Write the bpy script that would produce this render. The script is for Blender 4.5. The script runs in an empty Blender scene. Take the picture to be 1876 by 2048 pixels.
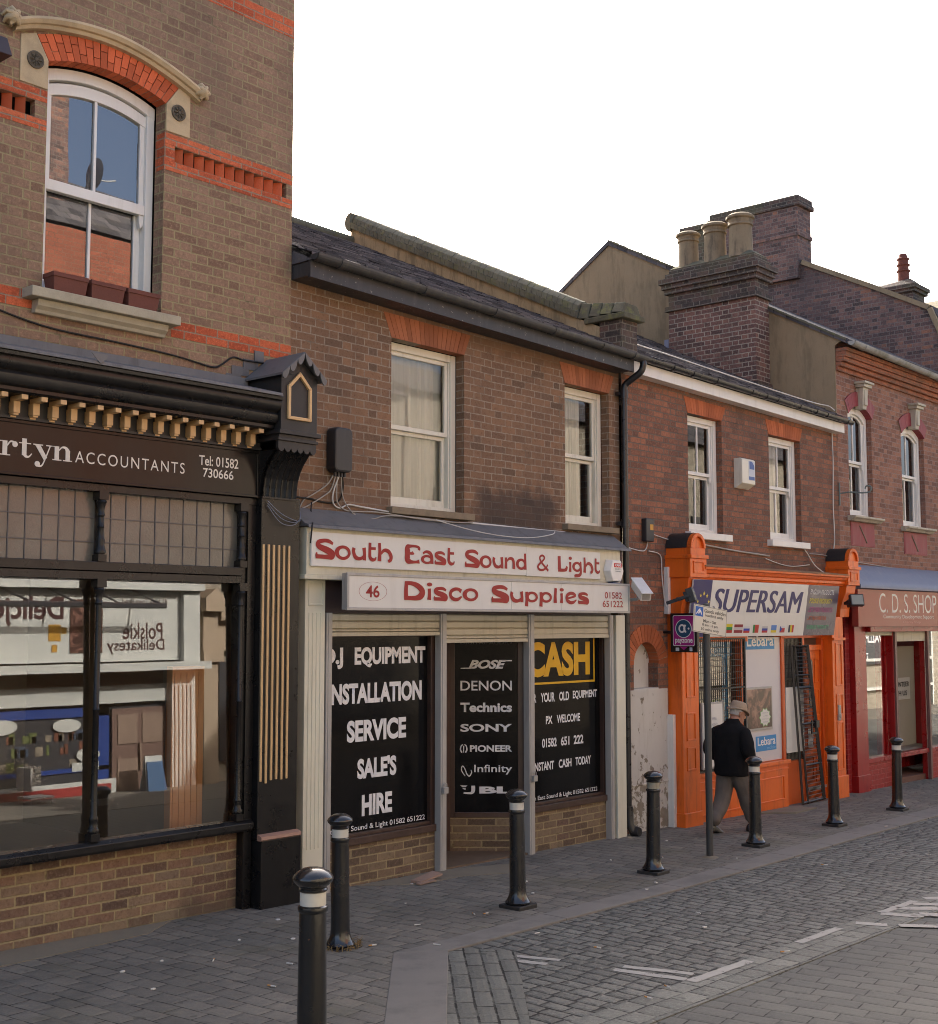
import bpy, bmesh, random
from math import *
from mathutils import Vector, Matrix, noise as mnoise

random.seed(11)
sc = bpy.context.scene
COL = sc.collection
R = radians
PI = pi

# ---------------------------------------------------------------- camera, sky, sun, exposure
cam_d = bpy.data.cameras.new('camera')
cam = bpy.data.objects.new('camera', cam_d)
COL.objects.link(cam)
AZ, TILT = R(41.466), R(5.02)
cam.location = (0, -8.6, 2.4)
cam.rotation_euler = Vector((cos(AZ) * cos(TILT), sin(AZ) * cos(TILT), sin(TILT))).to_track_quat('-Z', 'Y').to_euler()
cam_d.sensor_fit = 'HORIZONTAL'
cam_d.sensor_width = 36
cam_d.lens = 36 * 2550 / 1876
cam_d.clip_start = 0.05
cam_d.clip_end = 3000
sc.camera = cam

SUN_EL, SUN_AZ = R(31), R(58)            # azimuth measured from +X towards +Y: the sun stands behind the houses
w = bpy.data.worlds.new('World')
sc.world = w
w.use_nodes = True
nt = w.node_tree
sky = nt.nodes.new('ShaderNodeTexSky')
sky.sky_type = 'NISHITA'
sky.sun_disc = False
sky.sun_elevation = SUN_EL
sky.sun_rotation = PI / 2 - SUN_AZ
sky.altitude = 100
sky.air_density = 0.75
sky.dust_density = 7.0
sky.ozone_density = 0.0
bg = nt.nodes['Background']
bg.inputs['Strength'].default_value = 0.15
nt.links.new(sky.outputs[0], bg.inputs[0])

sun_d = bpy.data.lights.new('sun', 'SUN')
sun_d.energy = 4.0
sun_d.angle = R(0.6)
sun_d.color = (1.0, 0.93, 0.82)
sun = bpy.data.objects.new('sun', sun_d)
COL.objects.link(sun)
sdir = Vector((cos(SUN_EL) * cos(SUN_AZ), cos(SUN_EL) * sin(SUN_AZ), sin(SUN_EL)))
sun.rotation_euler = sdir.to_track_quat('Z', 'Y').to_euler()
sun.location = sdir * 60

vs = sc.view_settings
vs.view_transform = 'Standard'
vs.look = 'None'
vs.gamma = 1.0
vs.exposure = 1.9
sc.render.engine = 'CYCLES'
cy = sc.cycles
cy.use_denoising = True
cy.filter_width = 1.0
cy.max_bounces = 7
cy.diffuse_bounces = 4
cy.glossy_bounces = 4
cy.transparent_max_bounces = 12
cy.caustics_reflective = False
cy.caustics_refractive = False
cy.sample_clamp_indirect = 6.0


def G(x):                                # the street falls gently away to the right
    return -0.0165 * (x - 10.0)


# ---------------------------------------------------------------- shader helper
class Sh:
    def __init__(s, name):
        s.mat = bpy.data.materials.new(name)
        s.mat.use_nodes = True
        s.t = s.mat.node_tree
        s.t.nodes.clear()
        s.out = s.t.nodes.new('ShaderNodeOutputMaterial')

    def n(s, typ, **kw):
        nd = s.t.nodes.new('ShaderNode' + typ)
        for k, v in kw.items():
            setattr(nd, k, v)
        return nd

    def put(s, sock, v):
        if v is None:
            return
        if isinstance(v, bpy.types.NodeSocket):
            s.t.links.new(v, sock)
        elif isinstance(v, (tuple, list)):
            v = tuple(v)
            try:
                sock.default_value = v if len(v) == len(sock.default_value) else (v + (1.0,))
            except TypeError:
                sock.default_value = v[0]
        else:
            sock.default_value = v

    def m(s, op, a, b=None, c=None, clamp=False):
        nd = s.n('Math', operation=op, use_clamp=clamp)
        s.put(nd.inputs[0], a)
        s.put(nd.inputs[1], b)
        s.put(nd.inputs[2], c)
        return nd.outputs[0]

    def mix(s, f, a, b, blend='MIX'):
        nd = s.n('Mix', data_type='RGBA', blend_type=blend)
        s.put(nd.inputs[0], f)
        s.put(nd.inputs[6], a)
        s.put(nd.inputs[7], b)
        return nd.outputs[2]

    def ramp(s, f, stops, interp='LINEAR'):
        nd = s.n('ValToRGB')
        cr = nd.color_ramp
        cr.interpolation = interp
        while len(cr.elements) < len(stops):
            cr.elements.new(0.5)
        for e, (p, c) in zip(cr.elements, stops):
            e.position = p
            e.color = (c, c, c, 1) if isinstance(c, (int, float)) else tuple(c) + (1,)
        s.put(nd.inputs[0], f)
        return nd.outputs[0]

    def noise(s, scale, detail=4, rough=.6, vec=None, dist=0):
        nd = s.n('TexNoise')
        nd.inputs['Scale'].default_value = scale
        nd.inputs['Detail'].default_value = detail
        nd.inputs['Roughness'].default_value = rough
        nd.inputs['Distortion'].default_value = dist
        s.put(nd.inputs['Vector'], vec if vec is not None else s.pos())
        return nd.outputs[0]

    def step(s, v, a, b):
        nd = s.n('MapRange', interpolation_type='SMOOTHSTEP')
        s.put(nd.inputs[0], v)
        nd.inputs[1].default_value = a
        nd.inputs[2].default_value = b
        return nd.outputs[0]

    def pos(s):
        if not hasattr(s, '_g'):
            s._g = s.n('NewGeometry')
        return s._g.outputs['Position']

    def xyz(s, v=None):
        nd = s.n('SeparateXYZ')
        s.put(nd.inputs[0], v if v is not None else s.pos())
        return nd.outputs

    def vec(s, x, y, z=0.0):
        nd = s.n('CombineXYZ')
        s.put(nd.inputs[0], x)
        s.put(nd.inputs[1], y)
        s.put(nd.inputs[2], z)
        return nd.outputs[0]

    def scaled(s, v, sx, sy, sz):
        nd = s.n('Mapping')
        s.put(nd.inputs[0], v)
        nd.inputs['Scale'].default_value = (sx, sy, sz)
        return nd.outputs[0]

    def bump(s, h, strength=.5, dist=.01):
        nd = s.n('Bump')
        nd.inputs['Strength'].default_value = strength
        nd.inputs['Distance'].default_value = dist
        s.put(nd.inputs['Height'], h)
        return nd.outputs[0]

    def pbr(s, color, rough=.6, metal=0.0, normal=None, spec=None, coat=None):
        nd = s.n('BsdfPrincipled')
        s.put(nd.inputs['Base Color'], color)
        s.put(nd.inputs['Roughness'], rough)
        s.put(nd.inputs['Metallic'], metal)
        s.put(nd.inputs['Normal'], normal)
        if spec is not None:
            s.put(nd.inputs['Specular IOR Level'], spec)
        if coat is not None:
            s.put(nd.inputs['Coat Weight'], coat)
            nd.inputs['Coat Roughness'].default_value = .08
        s.t.links.new(nd.outputs[0], s.out.inputs[0])
        return nd


def C3(r, g, b):                         # sRGB 0..255 -> linear
    f = lambda c: (c / 12.92 if c <= .04045 else ((c + .055) / 1.055) ** 2.4)
    return (f(r / 255), f(g / 255), f(b / 255))


def sc3(c, k):
    return tuple(min(.95, v * k) for v in c)


def paint(name, color, rough=.45, var=.12, scale=3.0, dirt=None, dirt_amt=.35, bump=.15, grain=60, metal=0, spec=None, chips=None, chip_amt=.62, coat=None):
    s = Sh(name)
    n1 = s.noise(scale, 5, .65)
    n2 = s.noise(grain, 3, .6)
    c = s.mix(n1, sc3(color, 1 - var), sc3(color, 1 + var))
    if dirt:
        # streaky weathering
        st = s.noise(1.0, 5, .7, s.scaled(s.pos(), 9, 9, 1.3))
        c = s.mix(s.m('MULTIPLY', s.step(st, .48, .75), dirt_amt), c, dirt)
    if chips:
        ch = s.noise(26, 5, .7)
        c = s.mix(s.step(ch, chip_amt, chip_amt + .04), c, chips)
    r = s.m('ADD', s.m('MULTIPLY', s.m('SUBTRACT', n1, .5), .3), rough, clamp=True)
    s.pbr(c, r, metal, s.bump(s.m('ADD', s.m('MULTIPLY', n2, .5), n1), bump, .004), spec, coat)
    return s.mat


def unitpattern(s, u, v, course, L, H, mortar, jitter=0.0, wob=.004, off=None):
    """masonry units: returns (mask 1 on unit / 0 on joint, random a, random b, edge distance)"""
    P = L + H
    vn = s.m('DIVIDE', v, course)
    row = s.m('FLOOR', vn)
    fv = s.m('SUBTRACT', vn, row)
    odd = s.m('FLOORED_MODULO', row, 2.0)
    uu = s.m('ADD', u, s.m('MULTIPLY', odd, off if off is not None else (P / 2)))
    if jitter:
        wn = s.n('TexWhiteNoise', noise_dimensions='1D')
        s.put(wn.inputs['W'], row)
        uu = s.m('ADD', uu, s.m('MULTIPLY', wn.outputs[0], jitter))
    un = s.m('DIVIDE', uu, P)
    cell = s.m('FLOOR', un)
    t = s.m('MULTIPLY', s.m('SUBTRACT', un, cell), P)
    if H > 0:
        ish = s.m('GREATER_THAN', t, L)
        tt = s.m('SUBTRACT', t, s.m('MULTIPLY', ish, L))
        bw = s.m('ADD', L, s.m('MULTIPLY', ish, H - L))
    else:
        ish = 0.0
        tt, bw = t, L
    du = s.m('MINIMUM', tt, s.m('SUBTRACT', bw, tt))
    dv = s.m('MULTIPLY', s.m('MINIMUM', fv, s.m('SUBTRACT', 1.0, fv)), course)
    d = s.m('MINIMUM', du, dv)
    d = s.m('ADD', d, s.m('MULTIPLY', s.m('SUBTRACT', s.noise(22, 3, .6), .5), wob * 2))
    mask = s.step(d, mortar / 2 - .0012, mortar / 2 + .0022)
    idv = s.vec(s.m('ADD', s.m('MULTIPLY', cell, 2.0), ish), row, 3.3)
    wn = s.n('TexWhiteNoise', noise_dimensions='3D')
    s.put(wn.inputs['Vector'], idv)
    sp = s.n('SeparateColor')
    s.put(sp.inputs[0], wn.outputs[1])
    return mask, sp.outputs[0], sp.outputs[1], d, ish


def facing_uv(s):
    """u runs along the wall whichever way the wall faces, v is height"""
    s.pos()
    x, y, z = s.xyz()
    nx = s.xyz(s._g.outputs['Normal'])[0]
    side = s.m('GREATER_THAN', s.m('ABSOLUTE', nx), .6)
    u = s.m('ADD', s.m('MULTIPLY', y, side), s.m('MULTIPLY', x, s.m('SUBTRACT', 1.0, side)))
    return u, z


def brick(name, palette, mortar_c, course=.075, L=.225, H=.1125, mortar=.009, rough=.85, bump=.55, soot=None, soot_amt=.35, paintover=None, vphase=0.0, uphase=0.0,
          blotch=.35, patch=None, jitter=0.0, grit=.55):
    s = Sh(name)
    u, v = facing_uv(s)
    v = s.m('ADD', v, s.m('MULTIPLY', s.m('SUBTRACT', s.noise(1.3, 3, .5), .5), .022))
    if vphase:
        v = s.m('ADD', v, vphase)
    if uphase:
        u = s.m('ADD', u, uphase)
    mask, ra, rb, d, ish = unitpattern(s, u, v, course, L, H, mortar, jitter)
    c = s.ramp(ra, palette, 'LINEAR')
    fine = s.noise(95, 5, .7)
    mid = s.noise(14, 4, .65)
    c = s.mix(s.m('MULTIPLY', s.step(mid, .35, .75), blotch), c, sc3(palette[len(palette) // 2][1], .55))
    m2 = s.noise(38, 4, .75)
    c = s.mix(s.m('MULTIPLY', s.step(m2, .50, .72), grit), c, sc3(palette[-1][1], 1.55))
    c = s.mix(s.m('MULTIPLY', s.step(m2, .48, .28), grit), c, sc3(palette[0][1], .45))
    edge = s.step(d, mortar / 2 + .012, mortar / 2)
    c = s.mix(s.m('MULTIPLY', edge, s.m('MULTIPLY', s.step(s.noise(30, 3, .7), .42, .6), .5)), c, sc3(mortar_c, .75))
    c = s.mix(s.m('MULTIPLY', s.step(fine, .55, .8), .45), c, sc3(palette[-1][1], 1.35))
    c = s.mix(s.m('MULTIPLY', s.step(fine, .48, .25), .5), c, sc3(palette[0][1], .5))
    mc = s.mix(s.noise(24, 5, .75), sc3(mortar_c, .5), sc3(mortar_c, 1.25))
    gone = s.step(s.noise(3.2, 5, .7), .56, .66)
    mc = s.mix(s.m('MULTIPLY', gone, .7), mc, sc3(mortar_c, .28))
    c = s.mix(mask, mc, c)
    if soot:
        big = s.noise(.9, 6, .62, s.scaled(s.pos(), 1, 1, .55))
        c = s.mix(s.m('MULTIPLY', s.step(big, .46, .72), soot_amt), c, soot)
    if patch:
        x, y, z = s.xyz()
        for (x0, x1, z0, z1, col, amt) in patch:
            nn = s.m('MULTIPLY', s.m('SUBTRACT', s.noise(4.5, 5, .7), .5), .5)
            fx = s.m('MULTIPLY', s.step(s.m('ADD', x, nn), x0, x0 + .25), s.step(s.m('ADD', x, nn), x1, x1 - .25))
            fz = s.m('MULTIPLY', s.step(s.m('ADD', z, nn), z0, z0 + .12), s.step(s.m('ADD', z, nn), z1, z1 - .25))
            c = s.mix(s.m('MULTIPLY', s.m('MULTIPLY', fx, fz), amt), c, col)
    h = s.m('ADD', s.m('MULTIPLY', mask, 1.0), s.m('MULTIPLY', fine, .35))
    h = s.m('ADD', h, s.m('MULTIPLY', rb, .3))
    s.pbr(c, rough, 0, s.bump(h, bump, .007), .25)
    return s.mat


def voussoir(name, col, var=.35):
    """separate small bricks of an arch: every brick its own shade"""
    s = Sh(name)
    s.pos()
    ri = s._g.outputs['Random Per Island']
    c = s.ramp(ri, [(0, sc3(col, 1 - var)), (.5, col), (1, sc3(col, 1 + var * .6))])
    f = s.noise(70, 5, .7)
    c = s.mix(s.m('MULTIPLY', s.step(f, .5, .75), .4), c, sc3(col, .55))
    s.pbr(c, .82, 0, s.bump(f, .3, .004), .25)
    return s.mat


def ground_units(name, palette, joint_c, course, L, mortar, along_y=True, rough=.8, bump=.8, jitter=.1, stain=None, stain_amt=.35, rot=0.0, spec=.3, speck=.3, wob=.006, moss=None, H=0.0, warp=.06, fill_amt=.75, bdist=.014):
    s = Sh(name)
    x, y, z = s.xyz()
    if rot:
        cr, sr = cos(rot), sin(rot)
        x2 = s.m('SUBTRACT', s.m('MULTIPLY', x, cr), s.m('MULTIPLY', y, sr))
        y2 = s.m('ADD', s.m('MULTIPLY', x, sr), s.m('MULTIPLY', y, cr))
        x, y = x2, y2
    wv = s.m('MULTIPLY', s.m('SUBTRACT', s.noise(1.6, 2, .5), .5), warp)
    u, v = (y, s.m('ADD', x, wv)) if along_y else (x, s.m('ADD', y, wv))
    mask, ra, rb, d, ish = unitpattern(s, u, v, course, L, H, mortar, jitter, wob, off=L * .5)
    c = s.ramp(ra, palette)
    fine = s.noise(150, 4, .75)
    c = s.mix(s.m('MULTIPLY', s.step(fine, .5, .78), speck), c, sc3(palette[-1][1], 1.6))
    c = s.mix(s.m('MULTIPLY', s.step(fine, .5, .25), speck), c, sc3(palette[0][1], .45))
    mid = s.noise(2.1, 6, .65)
    md2 = s.noise(46, 4, .75)
    c = s.mix(s.m('MULTIPLY', s.step(md2, .5, .74), speck), c, sc3(palette[-1][1], 1.5))
    c = s.mix(s.m('MULTIPLY', s.step(md2, .5, .28), speck), c, sc3(palette[0][1], .5))
    big = s.noise(.55, 5, .6)
    c = s.mix(s.m('MULTIPLY', s.step(big, .42, .68), .35), c, sc3(palette[0][1], .8))
    gum = s.noise(9.0, 1, .4)
    c = s.mix(s.m('MULTIPLY', s.step(gum, .735, .75), .6), c, sc3(palette[0][1], .5))
    if stain:
        c = s.mix(s.m('MULTIPLY', s.step(mid, .45, .7), stain_amt), c, stain)
    jm = s.noise(7, 4, .7)
    jc = s.mix(jm, sc3(joint_c, .45), sc3(joint_c, 1.5))
    # joints are partly filled with grit: some open and dark, some nearly level
    fill = s.step(s.noise(5.5, 4, .7), .42, .62)
    jc = s.mix(s.m('MULTIPLY', fill, fill_amt), jc, sc3(palette[1][1], .8))
    c = s.mix(mask, jc, c)
    if moss:
        mm = s.m('MULTIPLY', s.step(s.noise(.9, 5, .6), .52, .7), .55)
        c = s.mix(mm, c, s.mix(mask, sc3(moss, .6), moss))
    dome = s.m('MINIMUM', s.m('MULTIPLY', d, 28.0), 1.0)
    h = s.m('ADD', s.m('MULTIPLY', dome, .9), s.m('MULTIPLY', fine, .22))
    h = s.m('ADD', h, s.m('MULTIPLY', rb, .35))
    h = s.m('ADD', h, s.m('MULTIPLY', fill, .25))
    s.pbr(c, rough, 0, s.bump(h, bump, bdist), spec)
    return s.mat


def rough_stone(name, col, var=.3, scale=4, grain=90, rough=.85, bump=.5, stain=None, amt=.5, moss=None, streak=False):
    s = Sh(name)
    a = s.noise(scale, 6, .65)
    f = s.noise(grain, 5, .7)
    c = s.mix(a, sc3(col, 1 - var), sc3(col, 1 + var))
    c = s.mix(s.m('MULTIPLY', s.step(f, .5, .75), .35), c, sc3(col, .5))
    if stain:
        b = s.noise(2.2, 6, .7, s.scaled(s.pos(), 3, 3, .7)) if streak else s.noise(2.0, 6, .7)
        c = s.mix(s.m('MULTIPLY', s.step(b, .46, .66), amt), c, stain)
    if moss:
        b = s.noise(6.0, 6, .7)
        c = s.mix(s.m('MULTIPLY', s.step(b, .5, .68), .7), c, moss)
    s.pbr(c, rough, 0, s.bump(s.m('ADD', s.m('MULTIPLY', f, .6), a), bump, .008), .3)
    return s.mat


def glass(name, fac=.18, tint=(.95, .97, .96), rough=0.0, wave=.0):
    s = Sh(name)
    tr = s.n('BsdfTransparent')
    tr.inputs[0].default_value = tint + (1,)
    gl = s.n('BsdfGlossy')
    gl.inputs['Roughness'].default_value = rough
    gl.inputs[0].default_value = (.95, .97, 1, 1)
    if wave:
        s.t.links.new(s.bump(s.noise(1.3, 2, .5), wave, .05), gl.inputs['Normal'])
    fr = s.n('Fresnel')
    fr.inputs[0].default_value = 1.5
    f = s.m('ADD', s.m('MULTIPLY', fr.outputs[0], 1.4), fac, clamp=True)
    mx = s.n('MixShader')
    s.t.links.new(f, mx.inputs[0])
    s.t.links.new(tr.outputs[0], mx.inputs[1])
    s.t.links.new(gl.outputs[0], mx.inputs[2])
    s.t.links.new(mx.outputs[0], s.out.inputs[0])
    return s.mat


def flat(name, color, rough=.5, spec=.3, var=.06):
    return paint(name, color, rough, var, 5, bump=.03, spec=spec)


# ---------------------------------------------------------------- mesh helper
class MB:
    def __init__(s):
        s.v, s.f, s.mi = [], [], []
        s.cur = 0

    def add(s, vs_, fs):
        o = len(s.v)
        s.v += [tuple(p) for p in vs_]
        for f in fs:
            s.f.append(tuple(i + o for i in f))
            s.mi.append(s.cur)
        return s

    def quad(s, a, b, c, d):
        return s.add([a, b, c, d], [(0, 1, 2, 3)])

    def poly(s, pts):
        return s.add(pts, [tuple(range(len(pts)))])

    def box(s, x0, x1, y0, y1, z0, z1):
        x0, x1 = min(x0, x1), max(x0, x1)
        y0, y1 = min(y0, y1), max(y0, y1)
        z0, z1 = min(z0, z1), max(z0, z1)
        v = [(x, y, z) for z in (z0, z1) for y in (y0, y1) for x in (x0, x1)]
        return s.add(v, [(0, 2, 3, 1), (4, 5, 7, 6), (0, 1, 5, 4), (2, 6, 7, 3), (0, 4, 6, 2), (1, 3, 7, 5)])

    def hexa(s, lo, hi):                 # two matching quads
        return s.add(list(lo) + list(hi), [(3, 2, 1, 0), (4, 5, 6, 7), (0, 1, 5, 4), (1, 2, 6, 5), (2, 3, 7, 6), (3, 0, 4, 7)])

    def prism(s, a, b):                  # polygon a joined to polygon b
        n = len(a)
        fs = [tuple(range(n - 1, -1, -1)), tuple(range(n, 2 * n))]
        fs += [(i, (i + 1) % n, n + (i + 1) % n, n + i) for i in range(n)]
        return s.add(list(a) + list(b), fs)

    def xz(s, pts, y0, y1):              # (x, z) outline given depth in y
        return s.prism([(x, y0, z) for x, z in pts], [(x, y1, z) for x, z in pts])

    def yz(s, pts, x0, x1):              # (y, z) profile run along x
        return s.prism([(x0, y, z) for y, z in pts], [(x1, y, z) for y, z in pts])

    def ground(s, pts, off, thick=.05):
        return s.prism([(x, y, G(x) + off - thick) for x, y in pts], [(x, y, G(x) + off) for x, y in pts])

    def tube(s, pts, r, n=8, cap=True):
        pts = [Vector(p) for p in pts]
        rs = r if isinstance(r, (list, tuple)) else [r] * len(pts)
        rings = []
        prev = None
        for i, p in enumerate(pts):
            t = (pts[min(i + 1, len(pts) - 1)] - pts[max(i - 1, 0)])
            t = t.normalized() if t.length > 1e-9 else Vector((0, 0, 1))
            if prev is None:
                a = Vector((0, 0, 1)) if abs(t.z) < .9 else Vector((1, 0, 0))
                prev = (a - t * a.dot(t)).normalized()
            else:
                prev = (prev - t * prev.dot(t))
                prev = prev.normalized() if prev.length > 1e-6 else Vector((1, 0, 0))
            bn = t.cross(prev)
            rings.append([p + (prev * cos(2 * PI * k / n) + bn * sin(2 * PI * k / n)) * rs[i] for k in range(n)])
        v = [q for ring in rings for q in ring]
        f = []
        for i in range(len(rings) - 1):
            for k in range(n):
                f.append((i * n + k, i * n + (k + 1) % n, (i + 1) * n + (k + 1) % n, (i + 1) * n + k))
        if cap:
            f.append(tuple(range(n - 1, -1, -1)))
            f.append(tuple(range((len(rings) - 1) * n, len(rings) * n)))
        return s.add(v, f)

    def lathe(s, prof, c=(0, 0, 0), n=24, axis='Z'):
        v, f = [], []
        for r, h in prof:
            for k in range(n):
                a = 2 * PI * k / n
                if axis == 'Z':
                    v.append((c[0] + r * cos(a), c[1] + r * sin(a), c[2] + h))
                elif axis == 'Y':
                    v.append((c[0] + r * cos(a), c[1] + h, c[2] + r * sin(a)))
                else:
                    v.append((c[0] + h, c[1] + r * cos(a), c[2] + r * sin(a)))
        for i in range(len(prof) - 1):
            for k in range(n):
                f.append((i * n + k, i * n + (k + 1) % n, (i + 1) * n + (k + 1) % n, (i + 1) * n + k))
        f.append(tuple(range(n - 1, -1, -1)))
        f.append(tuple(range((len(prof) - 1) * n, len(prof) * n)))
        return s.add(v, f)

    def loft(s, rings):
        n = len(rings[0])
        v = [p for r_ in rings for p in r_]
        f = []
        for i in range(len(rings) - 1):
            for k in range(n):
                f.append((i * n + k, i * n + (k + 1) % n, (i + 1) * n + (k + 1) % n, (i + 1) * n + k))
        f.append(tuple(range(n - 1, -1, -1)))
        f.append(tuple(range((len(rings) - 1) * n, len(rings) * n)))
        return s.add(v, f)

    def build(s, name, mats, parent=None, smooth=None, bevel=None, recalc=True):
        me = bpy.data.meshes.new(name)
        me.from_pydata(s.v, [], s.f)
        for mt in (mats if isinstance(mats, (list, tuple)) else [mats]):
            me.materials.append(mt)
        if any(s.mi):
            me.polygons.foreach_set('material_index', s.mi)
        if recalc:
            bm = bmesh.new()
            bm.from_mesh(me)
            bmesh.ops.recalc_face_normals(bm, faces=bm.faces)
            bm.to_mesh(me)
            bm.free()
        if smooth:
            me.polygons.foreach_set('use_smooth', [True] * len(me.polygons))
            me.set_sharp_from_angle(angle=R(smooth))
        o = bpy.data.objects.new(name, me)
        COL.objects.link(o)
        if parent is not None:
            hang(o, parent)
        if bevel:
            md = o.modifiers.new('bevel', 'BEVEL')
            md.width = bevel
            md.segments = 2
            md.limit_method = 'ANGLE'
            md.angle_limit = R(40)
        return o


WORLD = {}


def hang(o, parent):
    """parent without moving: things stand at their own place, parts keep world coordinates"""
    o.parent = parent
    o.matrix_parent_inverse = WORLD.get(parent.name, Matrix.Identity(4)).inverted()


def tag(o, label, cat, group=None, kind=None):
    o['label'] = label
    o['category'] = cat
    if group:
        o['group'] = group
    if kind:
        o['kind'] = kind
    return o


def thing(name, label, cat, loc, group=None):
    o = bpy.data.objects.new(name, None)
    o.empty_display_size = .1
    o.location = loc
    COL.objects.link(o)
    WORLD[o.name] = Matrix.Translation(loc)
    return tag(o, label, cat, group)


def struct(o):
    o['kind'] = 'structure'
    return o


def seg_arc(x0, x1, z0, rise, n=24):
    """segmental arch through (x0,z0), crown rise, (x1,z0)"""
    c = (x1 - x0) / 2
    r = (c * c + rise * rise) / (2 * rise)
    cx_, cz = (x0 + x1) / 2, z0 + rise - r
    a0 = asin(c / r)
    return [(cx_ + r * sin(a), cz + r * cos(a)) for a in [-a0 + 2 * a0 * i / n for i in range(n + 1)]]


def wall_front(mb, x0, x1, z0, z1, y, openings, depth=.11):
    """brick skin at y with rectangular holes (a, b, c, d) and their reveals"""
    xs = sorted({x0, x1} | {q for o in openings for q in o[:2]})
    zs = sorted({z0, z1} | {q for o in openings for q in o[2:4]})
    for i in range(len(xs) - 1):
        for j in range(len(zs) - 1):
            cx_, cz = (xs[i] + xs[i + 1]) / 2, (zs[j] + zs[j + 1]) / 2
            if any(o[0] < cx_ < o[1] and o[2] < cz < o[3] for o in openings):
                continue
            mb.quad((xs[i], y, zs[j]), (xs[i + 1], y, zs[j]), (xs[i + 1], y, zs[j + 1]), (xs[i], y, zs[j + 1]))
    for o in openings:
        a, b, c, d = o[:4]
        dp = y + (o[4] if len(o) > 4 else depth)
        mb.quad((a, y, c), (a, y, d), (a, dp, d), (a, dp, c))
        mb.quad((b, y, c), (b, dp, c), (b, dp, d), (b, y, d))
        mb.quad((a, y, d), (b, y, d), (b, dp, d), (a, dp, d))
        mb.quad((a, y, c), (a, dp, c), (b, dp, c), (b, y, c))


_dg = None


def text(s_, name, parent, mat, x0, x1, z0, z1, y=0.0, bold=0.0, shear=0.0, fn=None, spacing=1.0, lift=.0015):
    """lettering fitted to a box on the wall plane (or on any plane through fn)"""
    cu = bpy.data.curves.new(name, 'FONT')
    cu.body = s_
    cu.size = 1
    cu.shear = shear
    cu.offset = bold
    cu.space_character = spacing
    cu.resolution_u = 5
    tmp = bpy.data.objects.new(name, cu)
    COL.objects.link(tmp)
    dg = bpy.context.evaluated_depsgraph_get()
    me = bpy.data.meshes.new_from_object(tmp.evaluated_get(dg))
    bpy.data.objects.remove(tmp)
    bpy.data.curves.remove(cu)
    me.name = name
    xs = [v.co.x for v in me.vertices]
    ys = [v.co.y for v in me.vertices]
    a, b, c, d = min(xs), max(xs), min(ys), max(ys)
    for v in me.vertices:
        X = x0 + (v.co.x - a) / (b - a) * (x1 - x0)
        Z = z0 + (v.co.y - c) / (d - c) * (z1 - z0)
        v.co = Vector(fn(X, Z)) if fn else Vector((X, y - lift, Z))
    me.materials.clear()
    me.materials.append(mat)
    o = bpy.data.objects.new(name, me)
    COL.objects.link(o)
    if parent is not None:
        hang(o, parent)
    return o


def catmull(pts, k=7, closed=False):
    n = len(pts)
    out = []
    rng = range(n) if closed else range(n - 1)
    for i in rng:
        g = lambda j: pts[j % n] if closed else pts[max(0, min(n - 1, j))]
        p0, p1, p2, p3 = g(i - 1), g(i), g(i + 1), g(i + 2)
        for q in range(k):
            t = q / k
            out.append(tuple(.5 * (2 * b + (c - a) * t + (2 * a - 5 * b + 4 * c - d) * t * t + (3 * b - a - 3 * c + d) * t ** 3) for a, b, c, d in zip(p0, p1, p2, p3)))
    if not closed:
        out.append(tuple(pts[-1]))
    return out
# ---------------------------------------------------------------- materials
M = {}
M['brick1'] = brick('mauve_brick', [(0, (.20, .120, .078)), (.25, (.255, .156, .102)), (.7, (.295, .183, .120)), (1, (.325, .202, .132))], (.355, .285, .155), mortar=.011, soot=(.13, .095, .07), soot_amt=.4, blotch=.45)
M['red1'] = brick('orange_red_brick', [(0, (.36, .075, .032)), (.5, (.52, .115, .048)), (1, (.58, .15, .065))], (.33, .25, .17), mortar=.008, blotch=.3, course=.075, H=0)
M['stock'] = brick('stock_brick', [(0, (.115, .075, .055)), (.35, (.19, .115, .078)), (.65, (.265, .155, .10)), (.85, (.30, .2, .12)), (1, (.20, .15, .11))], (.40, .31, .165), mortar=.013, H=0, L=.235, course=.0775, soot=(.10, .085, .06), soot_amt=.5, blotch=.5, bump=.7,
                    patch=[(3.0, 7.2, -.3, .22, (.235, .195, .125), .6), (6.1, 7.4, -.3, .35, (.09, .065, .05), .6)])
M['stock2'] = brick('stall_brick', [(0, (.10, .07, .05)), (.4, (.18, .125, .08)), (.8, (.25, .185, .115)), (1, (.155, .10, .075))], (.36, .28, .155), mortar=.011, H=0, L=.225, soot=(.08, .065, .05), soot_amt=.45, blotch=.45, vphase=.012)
SOOT = (.045, .036, .033)
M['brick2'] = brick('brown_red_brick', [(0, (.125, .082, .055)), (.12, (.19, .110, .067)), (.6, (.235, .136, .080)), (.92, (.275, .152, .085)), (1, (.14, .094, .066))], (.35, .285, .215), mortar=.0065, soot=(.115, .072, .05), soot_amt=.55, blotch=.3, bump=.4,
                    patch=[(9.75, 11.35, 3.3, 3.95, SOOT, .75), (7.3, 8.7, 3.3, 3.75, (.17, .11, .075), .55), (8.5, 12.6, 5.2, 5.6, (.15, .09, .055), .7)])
M['brick3'] = brick('dark_red_brick', [(0, (.15, .078, .055)), (.35, (.215, .10, .064)), (.75, (.285, .124, .076)), (1, (.36, .148, .082))], (.165, .13, .105), mortar=.011, soot=(.10, .07, .056), soot_amt=.5, blotch=.5, bump=.6,
                    patch=[(12.4, 18.4, 3.0, 3.4, (.10, .065, .052), .6)])
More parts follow.
